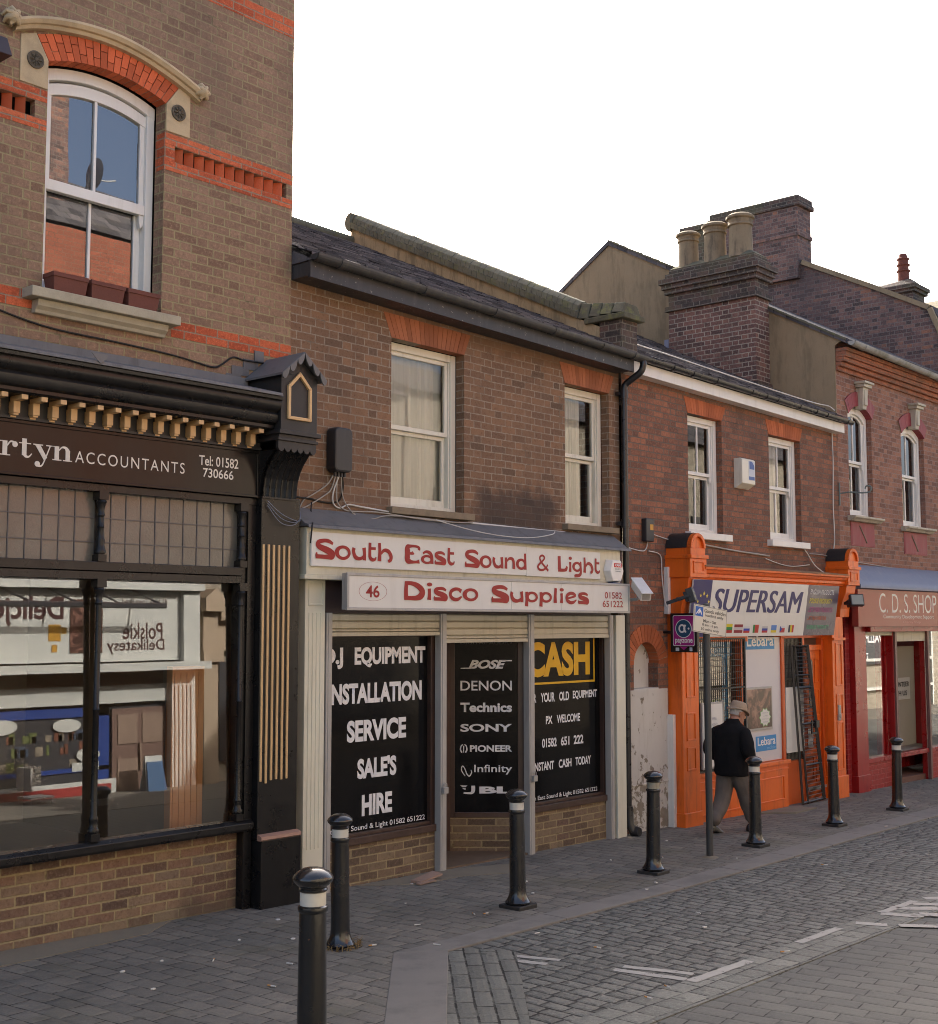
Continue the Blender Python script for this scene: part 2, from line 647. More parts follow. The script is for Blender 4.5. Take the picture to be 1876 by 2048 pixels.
M['brick4'] = brick('plum_red_brick', [(0, (.15, .08, .058)), (.4, (.245, .118, .08)), (.8, (.305, .145, .098)), (1, (.345, .17, .11))], (.31, .235, .2), mortar=.007, soot=(.14, .095, .085), soot_amt=.4, blotch=.3, bump=.35)
M['brick5'] = brick('purple_brick', [(0, (.06, .05, .05)), (.3, (.125, .082, .078)), (.65, (.185, .112, .098)), (.9, (.23, .135, .11)), (1, (.30, .14, .09))], (.22, .185, .165), mortar=.009, soot=(.07, .058, .058), soot_amt=.55, blotch=.5)
M['brickc'] = brick('chimney_brick', [(0, (.062, .042, .04)), (.35, (.125, .07, .06)), (.75, (.175, .092, .076)), (1, (.22, .115, .085))], (.36, .31, .25), mortar=.010, soot=(.05, .045, .04), soot_amt=.5, blotch=.35)
M['brickct'] = brick('sooty_chimney_brick', [(0, (.04, .036, .034)), (.5, (.075, .056, .05)), (1, (.12, .075, .062))], (.19, .17, .14), mortar=.009, soot=(.115, .115, .055), soot_amt=.55, blotch=.4)
M['corbel4'] = brick('orange_corbel_brick', [(0, (.25, .09, .05)), (.5, (.36, .125, .066)), (1, (.42, .155, .08))], (.24, .16, .11), mortar=.006, soot=(.16, .10, .07), soot_amt=.75, blotch=.4)
M['vous1'] = voussoir('arch_red_brick', (.56, .125, .05), .28)
M['vous2'] = voussoir('gauged_brick', (.34, .125, .062), .3)
M['vous3'] = voussoir('gauged_orange_brick', (.42, .125, .052), .28)
M['arch_mortar'] = rough_stone('arch_mortar', (.30, .235, .16), .2)
M['stone'] = rough_stone('buff_stone', (.52, .40, .245), .16, 5, 110, .85, .3, stain=(.27, .215, .14), amt=.45)
M['sillstone'] = rough_stone('grey_buff_stone', (.42, .37, .27), .14, 5, 110, .85, .3, stain=(.22, .2, .15), amt=.4)
M['stone2'] = rough_stone('brown_sill_stone', (.235, .185, .125), .2, 6, 90, .85, .4, stain=(.11, .09, .065), amt=.6)
M['rosette'] = rough_stone('dark_carved_stone', (.115, .095, .07), .5, 30, 120)
M['render'] = rough_stone('grey_brown_render', (.265, .200, .122), .2, 2.2, 130, .92, .35, stain=(.15, .115, .07), amt=.55, streak=True)
M['rendertan'] = rough_stone('tan_render', (.33, .26, .16), .28, 5, 90, .92, .45, stain=(.14, .115, .075), amt=.75, streak=True)
M['coping'] = rough_stone('mossy_coping', (.125, .12, .085), .35, 7, 80, .95, .7, stain=(.06, .058, .045), amt=.7, moss=(.13, .135, .05))
M['coping2'] = rough_stone('green_coping', (.105, .098, .065), .4, 9, 60, .95, .8, stain=(.05, .045, .035), amt=.6, moss=(.16, .165, .055))
M['lead'] = paint('lead_sheet', (.145, .138, .135), .6, .3, 2.5, dirt=(.075, .07, .062), dirt_amt=.7, bump=.3, metal=.1)
M['leadblue'] = paint('blue_lead_sheet', (.17, .185, .245), .5, .2, 2.0, dirt=(.26, .27, .29), dirt_amt=.5, bump=.3, metal=.25)
M['black'] = paint('black_gloss_paint', (.011, .0105, .0105), .3, .4, 5, dirt=(.034, .031, .027), dirt_amt=.35, bump=.1, spec=.35)
M['blackmatt'] = paint('black_soft_paint', (.018, .017, .0165), .5, .35, 4, dirt=(.04, .037, .034), dirt_amt=.5, bump=.2)
M['fascia'] = paint('black_brown_fascia', (.013, .0115, .0105), .22, .3, 3, dirt=(.022, .02, .016), dirt_amt=.3, bump=.03, spec=.3)
M['gold'] = paint('gold_paint', (.62, .40, .19), .5, .1, 8, dirt=(.33, .2, .09), dirt_amt=.5, bump=.15)
M['pinkwood'] = paint('pink_brown_paint', (.35, .20, .145), .5, .12, 6)
M['white'] = paint('white_paint', (.74, .72, .67), .4, .05, 4, dirt=(.45, .42, .35), dirt_amt=.3, bump=.1)
M['cream'] = paint('cream_paint', (.70, .67, .56), .45, .07, 4, dirt=(.38, .33, .22), dirt_amt=.5, bump=.12)
M['creampanel'] = paint('cream_boards', (.60, .565, .43), .5, .08, 5, dirt=(.30, .26, .17), dirt_amt=.6, bump=.15, chips=(.26, .23, .17), chip_amt=.68)
M['creampil'] = paint('cream_pilaster', (.66, .64, .52), .45, .05, 5, dirt=(.42, .39, .28), dirt_amt=.35, bump=.12)
M['signwhite'] = paint('sign_panel', (.66, .645, .60), .35, .03, 1.5, dirt=(.54, .51, .45), dirt_amt=.35, bump=.02, spec=.4)
M['signred'] = flat('sign_red', (.30, .017, .017), .4)
M['alu'] = paint('dull_aluminium', (.40, .385, .36), .5, .12, 6, dirt=(.22, .2, .17), dirt_amt=.5, metal=.15)
M['shutter'] = paint('shutter_slats', (.50, .46, .35), .5, .1, 3, dirt=(.28, .245, .165), dirt_amt=.6, bump=.1)
M['vinyl'] = paint('black_vinyl', (.006, .006, .0065), .13, .3, 2, bump=.01, spec=.25)
M['vinylwhite'] = flat('white_vinyl', (.72, .72, .72), .45)
M['vinylgrey'] = flat('faded_vinyl', (.09, .09, .09), .45)
M['vinylyellow'] = flat('yellow_vinyl', (.72, .40, .015), .45)
M['brownframe'] = paint('brown_varnish', (.060, .033, .024), .4, .3, 6, dirt=(.10, .06, .045), dirt_amt=.4, bump=.15)
M['maroon'] = paint('maroon_board', (.045, .026, .024), .5, .3, 5)
M['letterwhite'] = flat('letter_cream', (.70, .66, .60), .45)
M['letterpink'] = flat('letter_pink_edge', (.42, .10, .09), .5)
M['blackplastic'] = paint('black_plastic', (.022, .022, .024), .45, .2, 8, dirt=(.05, .05, .055), dirt_amt=.5)
M['cableg'] = flat('grey_cable', (.36, .33, .29), .6)
M['cableb'] = flat('black_cable', (.02, .018, .016), .6)
M['cablew'] = flat('white_cable', (.6, .58, .54), .6)
M['wireblue'] = flat('bluish_wire', (.20, .22, .29), .4)
M['pipeblack'] = paint('black_pipe', (.016, .016, .017), .3, .3, 6, dirt=(.05, .045, .04), dirt_amt=.3, spec=.5)
M['gutterblack'] = paint('weathered_gutter', (.045, .045, .045), .5, .35, 5, dirt=(.11, .105, .07), dirt_amt=.55, chips=(.12, .13, .05), chip_amt=.66)
M['fasciablk'] = paint('black_fascia_peeling', (.035, .034, .036), .5, .3, 5, dirt=(.09, .085, .08), dirt_amt=.5, chips=(.30, .27, .225), chip_amt=.635)
M['guttergrey'] = rough_stone('grey_mossy_gutter', (.32, .315, .29), .2, 6, 60, .7, .3, stain=(.11, .11, .06), amt=.6)
M['slate'] = ground_units('roof_slates', [(0, (0.048, 0.046, 0.050)), (.5, (0.093, 0.089, 0.094)), (1, (0.153, 0.139, 0.141))], (.015, .015, .016), .2, .26, .006, along_y=False, rough=.9, bump=.5, jitter=.0, stain=(.10, .09, .075), stain_amt=.4, spec=.02, speck=.2)
M['orange'] = paint('orange_paint', (.72, .132, .013), .36, .13, 4, dirt=(.24, .05, .014), dirt_amt=.6, bump=.3, spec=.45, chips=(.28, .075, .025), chip_amt=.70)
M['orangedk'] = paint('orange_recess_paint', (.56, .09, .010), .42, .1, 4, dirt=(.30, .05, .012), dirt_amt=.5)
M['red'] = paint('red_gloss_paint', (.30, .012, .013), .3, .15, 4, dirt=(.12, .012, .012), dirt_amt=.6, bump=.25, spec=.5, chips=(.16, .03, .03), chip_amt=.69)
M['redbrick'] = brick('painted_red_brick', [(0, (.24, .018, .02)), (1, (.36, .028, .028))], (.42, .09, .08), mortar=.007, rough=.4, soot=(.16, .02, .02), soot_amt=.4, blotch=.15, bump=.5)
M['redsign'] = paint('red_brown_sign', (.27, .055, .042), .22, .1, 1.2, bump=.02, spec=.22)
M['redpaint4'] = paint('painted_red_arch', (.24, .035, .042), .6, .25, 8, dirt=(.30, .14, .12), dirt_amt=.5, bump=.3)
M['keystone'] = paint('flaking_cream_stone', (.46, .42, .33), .7, .2, 9, dirt=(.2, .165, .105), dirt_amt=.7, bump=.4)
s_ = Sh('flaking_white_plaster')
px_, py_, pz_ = s_.xyz()
pn_ = s_.noise(5.5, 6, .68)
low_ = s_.step(pz_, 1.05, .25)
fl_ = s_.step(s_.m('ADD', pn_, s_.m('MULTIPLY', low_, .13)), .605, .63)
pc_ = s_.mix(s_.noise(2.5, 4, .6), (.50, .48, .43), (.60, .58, .53))
pc_ = s_.mix(s_.m('MULTIPLY', s_.step(s_.noise(1.0, 5, .7, s_.scaled(s_.pos(), 8, 8, 1.5)), .5, .7), .35), pc_, (.38, .34, .27))
s_.pbr(s_.mix(fl_, pc_, s_.mix(s_.noise(14, 4, .6), (.17, .135, .085), (.33, .30, .25))), .8, 0, s_.bump(s_.m('SUBTRACT', 1.0, fl_), .6, .012), .25)
M['plaster'] = s_.mat
M['glass'] = glass('window_glass', .015, wave=.012)
M['glassshop'] = glass('shop_window_glass', .08, wave=.006)
M['glassblue'] = glass('reflective_sash_glass', .13, wave=.012)
s_ = Sh('leaded_obscure_glass')
tx = s_.noise(60, 2, .5)
s_.pbr(s_.mix(s_.noise(1.7, 3, .6), (.075, .072, .06), (.18, .168, .14)), .12, 0, s_.bump(tx, .18, .01), .6)
M['leaded'] = s_.mat
M['came'] = flat('lead_came', (.10, .095, .095), .5)
s_ = Sh('net_curtain')
fx = s_.noise(1, 4, .6, s_.scaled(s_.pos(), 22, 22, .8))
s_.pbr(s_.mix(fx, (.50, .50, .45), (.78, .78, .72)), .9)
M['net'] = s_.mat
s_ = Sh('white_curtain')
fx = s_.noise(1, 4, .6, s_.scaled(s_.pos(), 18, 18, .6))
s_.pbr(s_.mix(fx, (.55, .55, .55), (.85, .85, .84)), .9)
M['curtain'] = s_.mat
M['dark'] = flat('dark_room', (.03, .028, .026), .9)
M['room'] = paint('room_wall', (.30, .25, .2), .8, .1, 2)
M['wood'] = paint('orange_wood', (.60, .27, .10), .45, .15, 2, dirt=(.36, .14, .05), dirt_amt=.5)
M['doorwood'] = paint('brown_orange_panel', (.34, .16, .065), .5, .12, 3)
M['terracotta'] = rough_stone('dark_terracotta', (.16, .058, .042), .18, 8, 100, .8, .3, stain=(.09, .04, .03), amt=.4)
M['pot'] = rough_stone('buff_chimney_pot', (.225, .172, .105), .25, 7, 90, .85, .4, stain=(.075, .06, .042), amt=.7, streak=True)
M['potred'] = rough_stone('red_chimney_pot', (.15, .05, .034), .3, 12, 90, .8, .4)
M['iron'] = paint('cast_iron_black', (.009, .009, .0095), .24, .35, 6, dirt=(.028, .026, .024), dirt_amt=.45, bump=.22, spec=.6, coat=.45, chips=(.17, .075, .035), chip_amt=.672)
M['band'] = paint('white_band', (.60, .58, .51), .5, .06, 10, dirt=(.42, .39, .31), dirt_amt=.4)
M['bandgrey'] = paint('dirty_white_band', (.30, .285, .215), .6, .4, 12, dirt=(.04, .04, .035), dirt_amt=.8)
M['baseplate'] = paint('rusty_black_base', (.022, .021, .021), .6, .4, 12, dirt=(.07, .055, .035), dirt_amt=.6, bump=.4)
M['pole'] = paint('dark_grey_pole', (.045, .047, .047), .5, .2, 5, dirt=(.08, .08, .07), dirt_amt=.4)
M['pavers'] = ground_units('pavement_blocks', [(0, (0.158, 0.146, 0.123)), (.4, (0.183, 0.168, 0.142)), (.75, (0.208, 0.190, 0.158)), (1, (0.229, 0.206, 0.167))], (.028, .025, .022), .152, .235, .0075, True, .8, .6, .13, stain=(.098, .093, .080), stain_amt=.55, rot=-.10, moss=(.135, .125, .08), speck=.35)
M['kerb'] = rough_stone('granite_kerb', (.215, .198, .174), .16, 2.5, 170, .75, .3, stain=(.12, .112, .1), amt=.5)
M['setts'] = ground_units('granite_setts', [(0, (0.131, 0.131, 0.114)), (.5, (0.176, 0.175, 0.153)), (1, (0.229, 0.227, 0.196))], (.022, .021, .019), .122, .185, .016, True, .68, 1.0, .19, stain=(.085, .08, .075), stain_amt=.4, wob=.013, spec=.4, speck=.65, fill_amt=.45, bdist=.026, warp=.05)
M['channel'] = ground_units('channel_setts', [(0, (0.147, 0.147, 0.127)), (.5, (0.187, 0.188, 0.162)), (1, (0.234, 0.234, 0.200))], (.024, .022, .02), .17, .2, .011, False, .7, .9, .1, wob=.009, spec=.4, speck=.5)
M['chdiag'] = ground_units('corner_setts', [(0, (0.135, 0.134, 0.114)), (.5, (0.170, 0.169, 0.145)), (1, (0.199, 0.197, 0.167))], (.02, .019, .017), .118, .33, .014, True, .72, .7, .2, rot=.79, wob=.007, speck=.45, warp=.015)
M['blocks'] = ground_units('road_blocks', [(0, (0.108, 0.108, 0.098)), (.5, (0.126, 0.126, 0.112)), (1, (0.142, 0.141, 0.125))], (.022, .02, .018), .158, .26, .008, True, .72, .6, .14, stain=(.095, .092, .088), stain_amt=.4, rot=-.18, speck=.25)
M['earth'] = rough_stone('tarmac_ground', (.09, .088, .085), .2, 1.5, 60, .9, .4)
s_ = Sh('worn_road_paint')
wn_ = s_.m('ADD', s_.m('MULTIPLY', s_.noise(11, 5, .75), .7), s_.m('MULTIPLY', s_.noise(60, 3, .7), .3))
tr_ = s_.n('BsdfTransparent')
pb_ = s_.pbr(s_.mix(s_.noise(18, 4, .6), (.31, .295, .265), (.42, .40, .36)), .75, 0, s_.bump(wn_, .12, .003))
mx_ = s_.n('MixShader')
s_.t.links.new(s_.step(wn_, .64, .57), mx_.inputs[0])
s_.t.links.new(tr_.outputs[0], mx_.inputs[1])
s_.t.links.new(pb_.outputs[0], mx_.inputs[2])
s_.t.links.new(mx_.outputs[0], s_.out.inputs[0])
M['roadpaint'] = s_.mat
M['cement'] = rough_stone('cement_patch', (.22, .19, .14), .2, 4, 120, .9, .5, stain=(.15, .13, .1), amt=.5)

# ---------------------------------------------------------------- the ground
g = MB()
g.quad((-300, -300, G(-300) - .03), (300, -300, G(300) - .03), (300, 300, G(300) - .03), (-300, 300, G(-300) - .03))
struct(g.build('ground', M['earth']))
KI = [(6.62, -2.03), (8.4, -1.98), (10.2, -1.96), (12.5, -1.83), (14.5, -1.70), (17.5, -1.58), (22, -1.45), (40, -1.2)]     # pavement edge
KO = [(6.95, -2.26), (8.4, -2.23), (10.2, -2.21), (12.5, -2.12), (14.5, -2.02), (17.5, -1.92), (22, -1.8), (40, -1.55)]     # kerb, road side
g = MB()
g.ground([(-14, .9), (-14, -4.6), (4.12, -4.6), (4.12, -4.36), KI[0]] + [(x, .9) for x in (6.62,)], .012)
for (a, b) in zip(KI[:-1], KI[1:]):
    g.ground([(a[0], .9), a, b, (b[0], .9)], .012)
struct(g.build('pavement', M['pavers']))
g = MB()
kd = [(4.12, -4.36), (4.36, -4.6)]
g.ground([kd[0], kd[1], KO[0], KI[0]], .014)
for i in range(len(KI) - 1):
    n_ = max(1, int((KI[i + 1][0] - KI[i][0]) / .9))
    for k in range(n_):
        t0, t1 = k / n_, (k + 1) / n_ - (.006 / 1)
        L_ = lambda P, t: (P[i][0] + (P[i + 1][0] - P[i][0]) * t, P[i][1] + (P[i + 1][1] - P[i][1]) * t)
        g.ground([L_(KI, t0), L_(KO, t0), L_(KO, t1), L_(KI, t1)], .014)
struct(g.build('kerb', M['kerb'], bevel=.006))
g = MB()
g.ground([(4.37, -4.59), (4.72, -4.94), (7.30, -2.60), (7.12, -2.26), KO[0]], .002)
struct(g.build('corner_channel', M['chdiag']))
g = MB()
g.ground([(5.85, -3.92), (40, -3.92), (40, -1.55), (22, -1.8), (17.5, -1.92), (14.5, -2.02), (12.5, -2.12), (10.2, -2.21), (8.4, -2.23), (7.12, -2.26), (7.30, -2.60)], -.003)
struct(g.build('parking_bay', M['setts']))
g = MB()
g.ground([(5.45, -4.28), (40, -4.28), (40, -3.92), (5.84, -3.92)], .004)
struct(g.build('drainage_channel', M['channel']))
g = MB()
g.ground([(-14, -4.6), (4.36, -4.6), (4.72, -4.94), (5.45, -4.28), (40, -4.28), (40, -8.0), (-14, -8.0)], -.004)
struct(g.build('road', M['blocks']))
g = MB()
g.ground([(-14, -8.0), (60, -8.0), (60, -10.8), (-14, -10.8)], .006)
struct(g.build('far_pavement', M['pavers']))
# cement fillets and patches against the walls
g = MB()
g.ground([(4.3, -.02), (4.35, -.42), (5.2, -.36), (5.75, -.30), (6.15, -.05)], .018, .03)
g.ground([(8.15, -.05), (8.6, -.42), (9.15, -.40), (9.6, -.62), (10.05, -.32), (9.35, -.08)], .017, .03)
g.ground([(15.2, -.2), (15.6, -.55), (16.3, -.5), (16.1, -.2)], .03, .06)
struct(g.build('cement_patch_ground', M['cement']))

# painted road markings
def strip(mb, p0, p1, wd, off=.0005):
    d = Vector((p1[0] - p0[0], p1[1] - p0[1]))
    n_ = Vector((-d.y, d.x)).normalized() * wd / 2
    k = max(2, int(d.length / .09))
    for side in (1,):
        L0, L1 = [], []
        for i in range(k + 1):
            c = Vector(p0) + d * (i / k)
            j0, j1 = random.uniform(-.012, .012), random.uniform(-.012, .012)
            L0.append((c.x + n_.x + n_.x * j0 * 12, c.y + n_.y + n_.y * j0 * 12))
            L1.append((c.x - n_.x + n_.x * j1 * 12, c.y - n_.y + n_.y * j1 * 12))
        for i in range(k):
            q = [L0[i], L1[i], L1[i + 1], L0[i + 1]]
            mb.add([(x, y, G(x) + off) for x, y in q], [(0, 1, 2, 3)])

g = MB()
strip(g, (6.98, -2.44), (7.18, -2.98), .075)
strip(g, (7.12, -2.46), (7.33, -2.98), .065)
strip(g, (7.38, -3.40), (7.50, -3.90), .08)
strip(g, (7.50, -3.40), (7.66, -3.86), .07)
strip(g, (7.46, -3.965), (8.22, -3.97), .08, .0075)
for x0, x1 in ((8.97, 9.65), (10.45, 11.12), (11.9, 12.55), (13.3, 13.95), (14.7, 15.4), (16.1, 16.8)):
    strip(g, (x0, -3.965), (x1, -3.965), .075, .0075)
struct(g.build('bay_line_marking', M['roadpaint'], recalc=False))
g = MB()
for p0, p1, wd in (((9.92, -3.98), (10.02, -4.20), .11), ((10.08, -4.27), (10.27, -4.52), .11), ((10.42, -3.97), (10.52, -4.24), .12), ((10.62, -4.22), (10.78, -4.5), .13), ((10.72, -3.98), (10.95, -4.25), .12), ((11.0, -4.0), (11.2, -4.3), .1),
                   ((11.3, -3.98), (11.6, -4.3), .12), ((11.62, -3.97), (11.9, -4.3), .1), ((10.5, -4.24), (10.62, -4.22), .1), ((10.27, -4.52), (10.95, -4.62), .1)):
    strip(g, p0, p1, wd, .0075)
struct(g.build('road_lettering_marking', M['roadpaint'], recalc=False))
# ---------------------------------------------------------------- shared builders
def arch_ring(name, parent, mat, inner, outer, y0, y1, rows=1, gap=.006):
    """voussoirs between two arcs given as point lists of equal length; plus mortar backing"""
    n = len(inner) - 1
    mb, back = MB(), MB()
    for i in range(n):
        a0, a1, b1, b0 = Vector(inner[i]), Vector(inner[i + 1]), Vector(outer[i + 1]), Vector(outer[i])
        back.xz([tuple(a0.lerp(b0, .03)), tuple(a1.lerp(b1, .03)), tuple(b1.lerp(a1, .02)), tuple(b0.lerp(a0, .02))], y0 + .006, y1 - .006)
        k = rows if rows == 1 else 2
        splits = [0, 1] if k == 1 else ([0, .34, 1] if i % 2 else [0, .67, 1])
        for q in range(len(splits) - 1):
            t0, t1 = splits[q], splits[q + 1]
            P = lambda u, t: (a0.lerp(a1, u)).lerp(b0.lerp(b1, u), t)
            wd = (a1 - a0).length
            g_ = gap / 2 / max(wd, .01)
            h_ = gap / 2 / max((b0 - a0).length, .01)
            pts = [P(g_, t0 + h_), P(1 - g_, t0 + h_), P(1 - g_, t1 - h_), P(g_, t1 - h_)]
            yy = y0 - random.uniform(0, .002)
            mb.xz([tuple(p) for p in pts], yy, y1 - .004)
    o = mb.build(name, mat, parent)
    back.build('mortar_bed', M['arch_mortar'], o)
    return o


def lerp_line(p, q, n):
    return [(p[0] + (q[0] - p[0]) * i / n, p[1] + (q[1] - p[1]) * i / n) for i in range(n + 1)]


def sash_window(parent, x0, x1, z0, z1, y, meet, mull=False, curtain=None, frame=.075, glassm='glass', paintm='white', arched=0.0, horns=True, room=True, cur_x=None, sidelight=False):
    """vertical sliding sash in its box frame; window > lower_sash, upper_sash, pane, curtain"""
    P = M[paintm]
    f = MB()
    yb = y + .10
    f.box(x0, x0 + frame, y, yb, z0, z1)
    f.box(x1 - frame, x1, y, yb, z0, z1)
    f.box(x0 + frame, x1 - frame, y + .003, yb, z0, z0 + .055)
    if arched:
        ar = seg_arc(x0, x1, z1 - arched, arched, 14)
        inn = seg_arc(x0 + frame, x1 - frame, z1 - arched - .08, arched * .8, 14)
        f.xz(list(ar) + list(reversed(inn)), y - .002, yb)
    else:
        f.box(x0 + frame, x1 - frame, y + .003, yb, z1 - frame, z1)
    # inner bead
    f.box(x0 + frame, x0 + frame + .018, y + .018, yb, z0 + .055, z1 - (frame if not arched else arched + .08))
    f.box(x1 - frame - .018, x1 - frame, y + .018, yb, z0 + .055, z1 - (frame if not arched else arched + .08))
    win = f.build('window', P, parent, bevel=.004)
    a, b = x0 + frame + .018, x1 - frame - .018
    top = z1 - (frame if not arched else .06)
    st = .042
    u = MB()
    yu = y + .032
    u.box(a, a + st, yu, yu + .035, meet, top - (arched if arched else 0))
    u.box(b - st, b, yu, yu + .035, meet, top - (arched if arched else 0))
    u.box(a + st, b - st, yu, yu + .035, meet, meet + .045)
    if arched:
        ar = seg_arc(a, b, top - arched, arched * .8, 12)
        u.xz(list(ar) + [(x_, z_ - .055) for x_, z_ in reversed(ar)], yu + .001, yu + .034)
    else:
        u.box(a + st, b - st, yu, yu + .035, top - st, top)
    if horns:
        for xx in (a, b - st):
            u.xz([(xx + .004, meet), (xx + st - .004, meet), (xx + st - .008, meet - .06), (xx + .012, meet - .085), (xx + .004, meet - .05)], yu - .002, yu + .03)
    if mull:
        mx = (a + b) / 2
        u.box(mx - .012, mx + .012, yu + .004, yu + .03, meet + .045, top - .01)
    u.build('upper_sash', P, win, bevel=.003)
    l = MB()
    yl = y + .070
    l.box(a, a + st, yl, yl + .035, z0 + .055, meet)
    l.box(b - st, b, yl, yl + .035, z0 + .055, meet)
    l.box(a + st, b - st, yl, yl + .035, z0 + .055, z0 + .13)
    l.box(a + st, b - st, yl, yl + .035, meet - .04, meet - .002)
    if mull:
        l.box(mx - .012, mx + .012, yl + .004, yl + .03, z0 + .13, meet - .04)
    l.build('lower_sash', P, win, bevel=.003)
    p = MB()
    p.quad((a + .01, yu + .018, meet + .02), (b - .01, yu + .018, meet + .02), (b - .01, yu + .018, top - .03), (a + .01, yu + .018, top - .03))
    p.quad((a + .01, yl + .018, z0 + .06), (b - .01, yl + .018, z0 + .06), (b - .01, yl + .018, meet - .01), (a + .01, yl + .018, meet - .01))
    p.build('pane', M[glassm], win, recalc=False)
    if curtain:
        c = MB()
        ca, cb = (cur_x or (a - .05, b + .12))
        n_ = 40
        pts = []
        for i in range(n_ + 1):
            t = i / n_
            x = ca + (cb - ca) * t
            pts.append((x, y + .145 + .014 * sin(t * 46 + sin(t * 9) * 2) + .01 * sin(t * 17)))
        for i in range(n_):
            (xa, ya), (xb, yb_) = pts[i], pts[i + 1]
            c.quad((xa, ya, z0), (xb, yb_, z0), (xb, yb_ + .01, z1), (xa, ya + .01, z1))
        c.build('curtain', M[curtain], win, smooth=80, recalc=False)
    if room:
        r = MB()
        xa, xb, ya, yb2, za, zb = x0 - .1, x1 + .45, y + .16, y + 1.2, z0 - .2, min(z1 + .2, 5.9 if z1 > 5.5 else 9)
        r.quad((xa, yb2, za), (xb, yb2, za), (xb, yb2, zb), (xa, yb2, zb))
        r.quad((xa, ya, za), (xa, yb2, za), (xa, yb2, zb), (xa, ya, zb))
        r.quad((xb, ya, za), (xb, yb2, za), (xb, yb2, zb), (xb, ya, zb))
        r.quad((xa, ya, zb), (xb, ya, zb), (xb, yb2, zb), (xa, yb2, zb))
        r.quad((xa, ya, za), (xb, ya, za), (xb, yb2, za), (xa, yb2, za))
        r.build('room_behind', M['dark'], win, recalc=False)
    return win


def half_gutter(parent, x0, z0, x1, z1, y, r, mat, joints=(), n=10, name='gutter', brk=True):
    mb = MB()
    def ring(x, z, rr):
        return [(x, y + rr * cos(a), z + rr * sin(a)) for a in [PI + PI * k / n for k in range(n + 1)]]
    A, B = ring(x0, z0, r), ring(x1, z1, r)
    Ai, Bi = ring(x0, z0, r - .008), ring(x1, z1, r - .008)
    for k in range(n):
        mb.quad(A[k], A[k + 1], B[k + 1], B[k])
        mb.quad(Ai[k + 1], Ai[k], Bi[k], Bi[k + 1])
    for E_ in ((A, Ai), (B, Bi)):
        mb.quad(E_[0][0], E_[1][0], E_[1][n], E_[0][n])
        mb.poly(E_[1])
    mb.quad(A[0], B[0], Bi[0], Ai[0])
    mb.quad(A[n], B[n], Bi[n], Ai[n])
    for t in joints:
        x, z = x0 + (x1 - x0) * t, z0 + (z1 - z0) * t
        P_, Q_ = ring(x - .035, z, r + .008), ring(x + .035, z, r + .008)
        for k in range(n):
            mb.quad(P_[k], P_[k + 1], Q_[k + 1], Q_[k])
        mb.poly(P_)
        mb.poly(Q_)
    return mb.build(name, mat, parent, smooth=40)


def slate_roof(parent, x0, x1, ye, ze, yr, zr, mat, gauge=.2, back=True, name='roof', drop=0.0):
    """lapped courses of slates from eave to ridge, each with a small step"""
    mb = MB()
    ln = hypot(yr - ye, zr - ze)
    k = int(ln / gauge)
    rnd = random.Random(5)
    for i in range(k):
        t0, t1 = i / k, (i + 1) / k
        ya, za, yb, zb = ye + (yr - ye) * t0, ze + (zr - ze) * t0, ye + (yr - ye) * t1, ze + (zr - ze) * t1
        x = x0 - rnd.uniform(0, .2)
        while x < x1:
            w_ = .26
            xa, xb = max(x, x0), min(x + w_ - .006, x1)
            if xb > xa + .01:
                j = rnd.uniform(-.002, .006)
                dx0, dx1 = drop * (xa - x0) / (x1 - x0), drop * (xb - x0) / (x1 - x0)
                mb.quad((xa, ya, za + .014 + j - dx0), (xb, ya, za + .014 + j - dx1), (xb, yb, zb + .002 - dx1), (xa, yb, zb + .002 - dx0))
                mb.quad((xa, ya, za - .004 - dx0), (xb, ya, za - .004 - dx1), (xb, ya, za + .014 + j - dx1), (xa, ya, za + .014 + j - dx0))
            x += w_
    # solid deck under the slates and the far slope
    mb.prism([(x0, ye, ze - .05), (x0, yr, zr - .05), (x0, 2 * yr - ye, ze - .05)], [(x1, ye, ze - .05 - drop), (x1, yr, zr - .05 - drop), (x1, 2 * yr - ye, ze - .05 - drop)])
    o = mb.build(name, mat, parent, recalc=False)
    r = MB()
    r.tube([(x0, yr, zr + .01), (x1, yr, zr + .01 - drop)], .075, 10)
    r.build('ridge_tile', M['coping'], o, smooth=50)
    return o


def curve_tube(pts, r, mat, label, cat='cable', name='cable', group=None, n=6, k=6):
    mb = MB()
    mb.tube(catmull([tuple(p) for p in pts], k), r, n)
    o = mb.build(name, mat, None, smooth=60)
    return tag(o, label, cat, group)


# ================================================================ HOUSE 1 : accountants, three storeys
H1 = thing('brick_house', 'tall mauve brick house with arched sash window over the black accountants shopfront', 'house', (4.0, 2, .1))
W1 = (4.90, 5.96, 4.88, 6.77)
mb = MB()
wall_front(mb, -3.0, 7.33, 4.25, 11.0, 0, [W1, (6.06, 7.26, 6.20, 6.33, .07), (1.2, 4.80, 6.20, 6.33, .07)], .13)
mb.quad((7.33, 0, -.3), (7.33, 9, -.3), (7.33, 9, 11), (7.33, 0, 11))
mb.quad((-3, 9, -.3), (7.33, 9, -.3), (7.33, 9, 11), (-3, 9, 11))
mb.quad((-3, 0, -.3), (-3, 9, -.3), (-3, 9, 11), (-3, 0, 11))
mb.quad((-3, 0, 11), (7.33, 0, 11), (7.33, 9, 11), (-3, 9, 11))
mb.build('wall', M['brick1'], H1)
ins, outs = seg_arc(4.90, 5.96, 6.665, .10, 19), seg_arc(4.795, 6.09, 6.845, .125, 19)
arch_ring('window_arch', H1, M['vous1'], ins, outs, -.006, .13, rows=2)
mb = MB()
mb.xz([(4.665, 6.44), (4.895, 6.44), (4.895, 6.668), (4.79, 6.85), (4.665, 6.80)], -.010, .13)
mb.build('skewback', M['stone'], H1, bevel=.004)
mb = MB()
